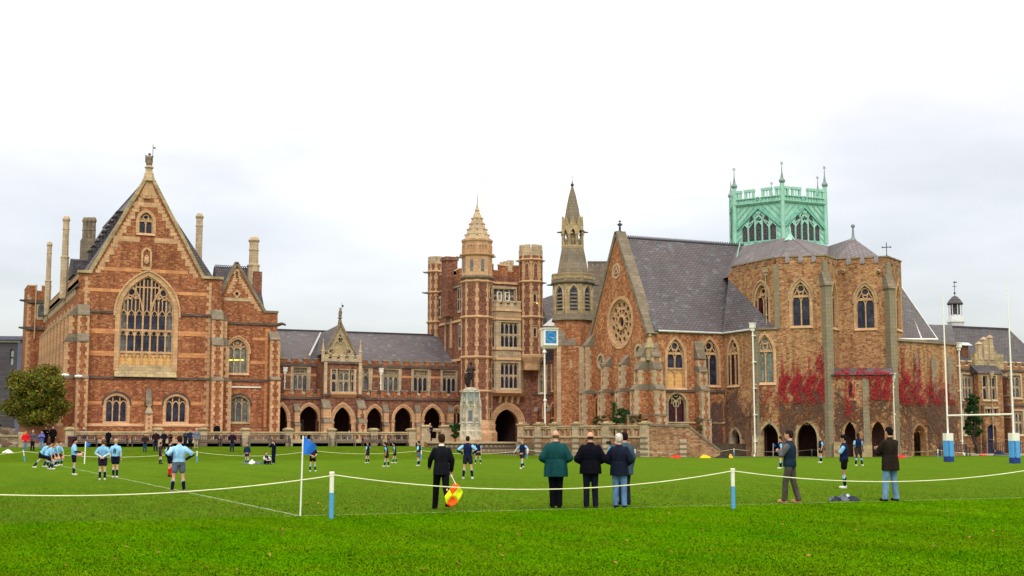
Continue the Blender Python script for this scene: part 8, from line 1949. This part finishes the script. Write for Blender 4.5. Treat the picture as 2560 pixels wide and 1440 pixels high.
person(445,1233,1092,25,'boy in a sky blue shirt and grey shorts, hands on hips, nearest player at left',(.27,.50,.86),slen='short',sleeve_under=(.012,.014,.06),hem=.88,bulk=1.6,legs='shorts',legc=(.12,.14,.22),shoe=(.3,.2,.2),hair=(.05,.016,.012),arms='hips',stance='wide',headturn=20,group='near figures')
# ---- players in navy and sky blue
G2 = 'players in navy and light blue kit'
person(2113,1221,1089,75,'dark-haired boy in navy kit with arms folded, nearest player at right',arms='crossed',stance='close',hair=HBLACK,skin=SKINM,group=G2,headpitch=12,**{**KIT,'legc':BLACK,'hem':.86})
person(2147,1165,1085,10+180,'dark-skinned boy in navy and light blue kit with grey-brown shorts',arms='hang',stance='wide',hair=HBLACK,skin=SKIND,group=G2,**{**KIT,'legc':(.06,.045,.055)})
person(2053,1157,1091,100,'fair boy in navy kit facing left before the wide dark doorway',arms='hang',stance='close',hair=HFAIR,group=G2,**KIT)
person(1953,1172,1093,80,'boy in navy kit half hidden by the man in the gilet',arms='hang',stance='wide',hair=HBROWN,group=G2,**KIT)
person(1306,1172,1100,150,'fair-haired boy in navy kit walking, right of the memorial bastion',arms='out',stance='walk',hair=(.3,.14,.06),group=G2,sleeve_under=(.5,.55,.65),**KIT)
person(1195,1160,1102,'toward','boy in navy kit facing the camera in front of the bastion',arms='hang',stance='wide',hair=HFAIR,group=G2,**KIT)
person(1169,1198,1092,-10,'boy in navy kit seen from behind with hands at his hips, below the memorial',arms='hips',stance='wide',hair=HBROWN,group=G2,sleeve_under=(.012,.014,.05),**KIT)
person(1047,1165,1103,70,'boy in navy kit and grey shorts standing left of the linesman',arms='front',stance='stand',hair=HBLACK,group=G2,**{**KIT,'legc':GREY})
person(987,1158,1106,85,'boy in navy kit leaning, right of a pair by the terrace benches',arms='hang',stance='step',lean=10,hair=HBROWN,group=G2,**KIT)
person(967,1167,1105,85,'boy in navy kit stooping forward, left of a pair by the terrace benches',arms='hang',stance='step',lean=14,hair=HBROWN,group=G2,**{**KIT,'legc':(.05,.02,.04)})
person(919,1158,1105,60,'boy in navy kit with bare shins striding, left of the stooping pair',arms='hang',stance='wide',hair=HFAIR,group=G2,**KIT)
person(781,1179,1110,-150,'player in dark kit standing behind the large blue corner flag',top=(.03,.03,.08),slen='short',hem=.88,legs='shorts',legc=BLACK,shoe=(.6,.6,.6),arms='front',stance='wide',hair=HBROWN,group=G2)
# ---- left-hand players in sky blue
G3_ = 'players in sky blue shirts'
person(183,1188,1098,-70,'dark-haired boy in a sky blue shirt holding the ball, facing right',arms='ball',stance='close',hair=HBLACK,group=G3_,sleeve_under=(.012,.014,.05),**SKK)
bb = thing('rugby_ball','white and pink rugby ball in the hands of the boy by the small corner flag','ball',(0,0,0)); g_,d_ = ghit(196,1188); bb.location=(g_[0],g_[1],.98*.88); m = MB(); m.ball((0,0,0),(.15,.1,.1),14,10); remobj('ball_shell', m, cloth((.72,.42,.42),.5,.15), bb, .02, 0)
person(255,1201,1100,10,'stocky boy in a grey-blue numbered shirt with hands behind his back',arms='behind',stance='stand',hair=(.16,.08,.04),fat=1.12,group=G3_,sleeve_under=(.6,.65,.75),**{**SKK,'top':(.16,.37,.60),'legc':(.04,.025,.08)})
b8 = person(287,1195,1098,0,'boy with cropped fair hair in a sky blue shirt, right of the stocky boy',arms='hang',stance='close',hair=(.5,.3,.22),group=G3_,sleeve_under=(.6,.65,.75),**SKK)
for (px_,py_,yt_,fc_,st_,ln_,lb,hr) in ((104,1170,1108,-80,'lunge',42,'crouching boy in sky blue at the left end of the scrum huddle',HBROWN),(124,1174,1110,-70,'crouch',34,'boy in grey-blue bending low, nearest of the scrum huddle',(.2,.1,.05)),(112,1168,1106,-60,'crouch',30,'crouching boy in sky blue between the two leftmost of the huddle',HBLACK),(136,1166,1104,-100,'crouch',22,'boy in sky blue with pale hair in the middle of the huddle',HFAIR),(148,1164,1102,-120,'crouch',18,'boy in sky blue at the right end of the scrum huddle',HBROWN)):
    g_,d_ = ghit(px_,py_); person(px_,py_,yt_,fc_,lb,arms='knees',stance=st_,lean=ln_,hair=hr,group=G3_,h=1.62,at=g_,**SKK)
person(423,1192,1100,-60,'referee in navy with white sleeves and bright red socks',top=(.018,.018,.07),sleeve=(.55,.65,.7),slen='short',hem=.86,legs='shorts',legc=(.012,.012,.05),sockc=(.55,.012,.02),socktop=(.55,.012,.02),shoe=(.05,.02,.02),hair=(.05,.03,.025),arms='hips',stance='close',group='officials')
person(400,1160,1106,-60,'child in a maroon striped shirt behind the referee',top=(.10,.03,.08),slen='short',hem=.86,legs='shorts',legc=(.03,.03,.07),shoe=(.03,.03,.03),hair=HBROWN,arms='hang',stance='wide',sleeve_under=(.2,.1,.15),socktop=(.2,.4,.4),group='substitutes on the bank')
person(617,1160,1108,-170,'boy in a navy training top and shorts standing on the bank',top=(.02,.04,.11),slen='long',hem=.88,legs='shorts',legc=(.04,.04,.09),shoe=(.6,.65,.65),hair=HBROWN,arms='hang',stance='step',group='substitutes on the bank')
person(684,1160,1103,150,'person in a navy tracksuit with white arm stripes raising both hands to the face',top=(.008,.012,.05),slen='long',hem=.86,legc=(.008,.012,.05),shoe=(.3,.3,.3),hair=HBROWN,arms='face',stance='close',collar=(.6,.6,.7),group='substitutes on the bank')
g_,d_ = ghit(667,1161); person(667,1161,1136,-150,'boy sitting on the grass beside the tracksuited figure',top=NAVY,sleeve=(.5,.6,.75),slen='short',hem=.9,legs='shorts',legc=BLACK,hair=HBROWN,stance='sit',lean=-8,arms='rest',at=g_,h=1.45,group='substitutes on the bank')
# ---- onlookers at the terrace
G4 = 'onlookers along the terrace wall'
def on(px_,py_,yt_,fc_,lb,top,legc,**k): person(px_,py_,yt_,fc_,lb,top,legc=legc,group=G4,bulk=1.6,hem=k.pop('hem',.78),**k)
on(63,1128,1077,-160,'onlooker in a bright red jacket and jeans at the far left',(.6,.012,.02),(.12,.22,.33),hair=(.2,.08,.05),arms='pockets')
on(81,1127,1076,-170,'onlooker in a grey-mauve hooded coat between red and blue jackets',(.10,.09,.14),(.02,.02,.03),hair=(.3,.24,.3),arms='pockets')
on(103,1124,1077,-170,'onlooker in a violet blue jacket and pale jeans with folded arms at left',(.09,.10,.42),(.16,.26,.45),hair=HBLACK,arms='crossed')
def onterr(px_,d_,z_,h_,fc_,lb,top,legc,**k):
    p = pd(px_,d_); person(px_,0,0,fc_,lb,top,legc=legc,at=(p[0],p[1],z_),h=h_,group='figures on the terrace',bulk=1.4,hem=.8,**k)
onterr(129,107.6,.74,1.78,-170,'left of two figures in black on the steps under the tree',BLACK,BLACK,arms='crossed')
onterr(147,107.6,.74,1.82,-175,'right of two figures in black on the steps under the tree',BLACK,BLACK,arms='hang')
onterr(225,111.6,1.1,1.35,170,'man in a blue jacket leaning over the balustrade below the left hall window',(.02,.06,.28),DJEAN,hair=(.5,.48,.5),arms='rest',lean=20)
on(270,1118,1074,-170,'onlooker in a long black coat below the left hall window',BLACK,BLACK,hair=HBLACK,arms='hang',hem=.7)
on(291,1112,1076,-170,'onlooker in a tan coat beside the one in long black',(.42,.24,.10),(.4,.32,.2),hair=(.2,.09,.04),arms='crossed',hem=.74)
on(362,1130,1083,-165,'onlooker in a dark brown coat and jeans, standing lowest on the bank at left',(.05,.028,.03),(.03,.08,.14),hair=(.12,.07,.05),arms='pockets')
on(389,1128,1075,-170,'tall onlooker in a dark maroon jacket left of the central buttress',(.035,.014,.022),(.02,.03,.08),hair=(.12,.06,.05),arms='pockets')
on(409,1122,1077,-150,'onlooker in black with a pale shirt, right of the tall maroon one',(.014,.014,.03),(.012,.012,.03),hair=HBROWN,arms='pockets',collar=(.5,.5,.55))
on(425,1120,1079,-160,'onlooker in a wine red sweater behind the referee',(.09,.014,.03),(.02,.02,.03),hair=HBROWN,arms='crossed')
on(463,1121,1076,170,'onlooker in slate blue, leftmost of three right of the nearest boy',(.03,.045,.10),(.02,.03,.05),hair=HBLACK,arms='crossed')
on(475,1122,1073,-175,'onlooker in a long navy coat, middle of three',(.025,.04,.085),(.012,.012,.02),hair=(.1,.1,.12),arms='pockets',hem=.68)
on(490,1123,1071,-170,'onlooker in a pale grey jacket and tan trousers, rightmost of three',(.17,.19,.25),(.38,.30,.22),hair=(.45,.4,.38),arms='pockets',hem=.74)
onterr(551,111.5,1.1,1.76,-170,'man in a black suit and pale tie behind the balustrade at the hall annex',BLACK,BLACK,hair=(.1,.05,.05),arms='hang',collar=(.5,.5,.5))
on(580,1130,1078,-170,'lone onlooker in dark plum top and jeans in front of the hall annex',(.03,.014,.035),(.03,.06,.10),hair=HBLACK,arms='pockets')
onterr(878,118.6,.9,1.3,-160,'person in a blue coat sitting in the cloister porch arch',(.02,.07,.25),DJEAN,hair=(.4,.2,.15),arms='rest')
onterr(1078,117.2,1.25,1.62,175,'bald elderly man in navy leaning on the balustrade right of the last cloister arch',(.02,.022,.06),BLACK,hair=(.5,.35,.3),bald=True,arms='rest',lean=8)
# memorial figure
st = person(1183,0,0,-150,'bronze soldier statue with cloak and hat, hand at the chest, on the tall memorial pedestal',BLACK,at=(bc_[0],bc_[1],mz(972)),h=(mz(905)-mz(972)),arms=('chest','front'),stance='step',name='bronze_statue',cat='statue',group=None,material=MAT['bronze'],hair=None,headturn=25)
# linesman's flag
fd = 28.5; FL = Fr(pd(1127,fd),-24.3+4); fs_ = lambda px_: FL.S(px_,1200); fz_ = lambda py_: FL.Z(1135,py_)
fg = thing('linesman_flag','orange and yellow quartered flag held low by the linesman','flag',(*pd(1127,fd),fz_(1190)))
m = MB(); m.tube([FL.P(fs_(1127),fz_(1186)),FL.P(fs_(1140),fz_(1212),.01)],.009,8); part('stick', m, MAT['white'], fg)
cmat = {}
for nm,c_ in (('or',(.95,.12,.015)),('ye',(.75,.85,.02))): cmat[nm] = cloth(c_,.7,.06)
A=(1137,1205); Bq=(1158,1230); C_=(1128,1268); D_=(1111,1242); O_=(1131,1238); mAB=(1149,1216); mBC=(1146,1254); mCD=(1116,1260); mDA=(1124,1224)
for nm,q in (('or',(A,mAB,O_,mDA)),('ye',(mAB,Bq,mBC,O_)),('or',(O_,mBC,C_,mCD)),('ye',(mDA,O_,mCD,D_))):
    m = MB(); n=5; vs=[]
    for i in range(n+1):
        for j in range(n+1):
            a,b=i/n,j/n; x_=(q[0][0]*(1-a)+q[1][0]*a)*(1-b)+(q[3][0]*(1-a)+q[2][0]*a)*b; y_=(q[0][1]*(1-a)+q[1][1]*a)*(1-b)+(q[3][1]*(1-a)+q[2][1]*a)*b
            vs.append(FL.P(fs_(x_),fz_(y_),.02*sin((x_+y_)*.16)+.015*sin(y_*.3)))
    m.add(vs,[(i*(n+1)+j,i*(n+1)+j+1,(i+1)*(n+1)+j+1,(i+1)*(n+1)+j) for i in range(n) for j in range(n)]); o = part('flag_quarter', m, cmat[nm], fg, smooth=True)
    so_ = o.modifiers.new('t','SOLIDIFY'); so_.thickness=.004
text_mesh('8', .30, cloth(NAVY), b8, Matrix(((1,0,0,0),(0,0,-1,-.172),(0,1,0,1.2),(0,0,0,1))), 'shirt_number')
# bake the surface modifiers into plain meshes
bpy.context.view_layer.update(); dg = bpy.context.evaluated_depsgraph_get(); baked = []
for o in REM: baked.append((o, bpy.data.meshes.new_from_object(o.evaluated_get(dg))))
for o,me in baked:
    o.modifiers.clear(); old = o.data; o.data = me; me.name = old.name; bpy.data.meshes.remove(old)
    me.polygons.foreach_set('use_smooth', [True]*len(me.polygons))
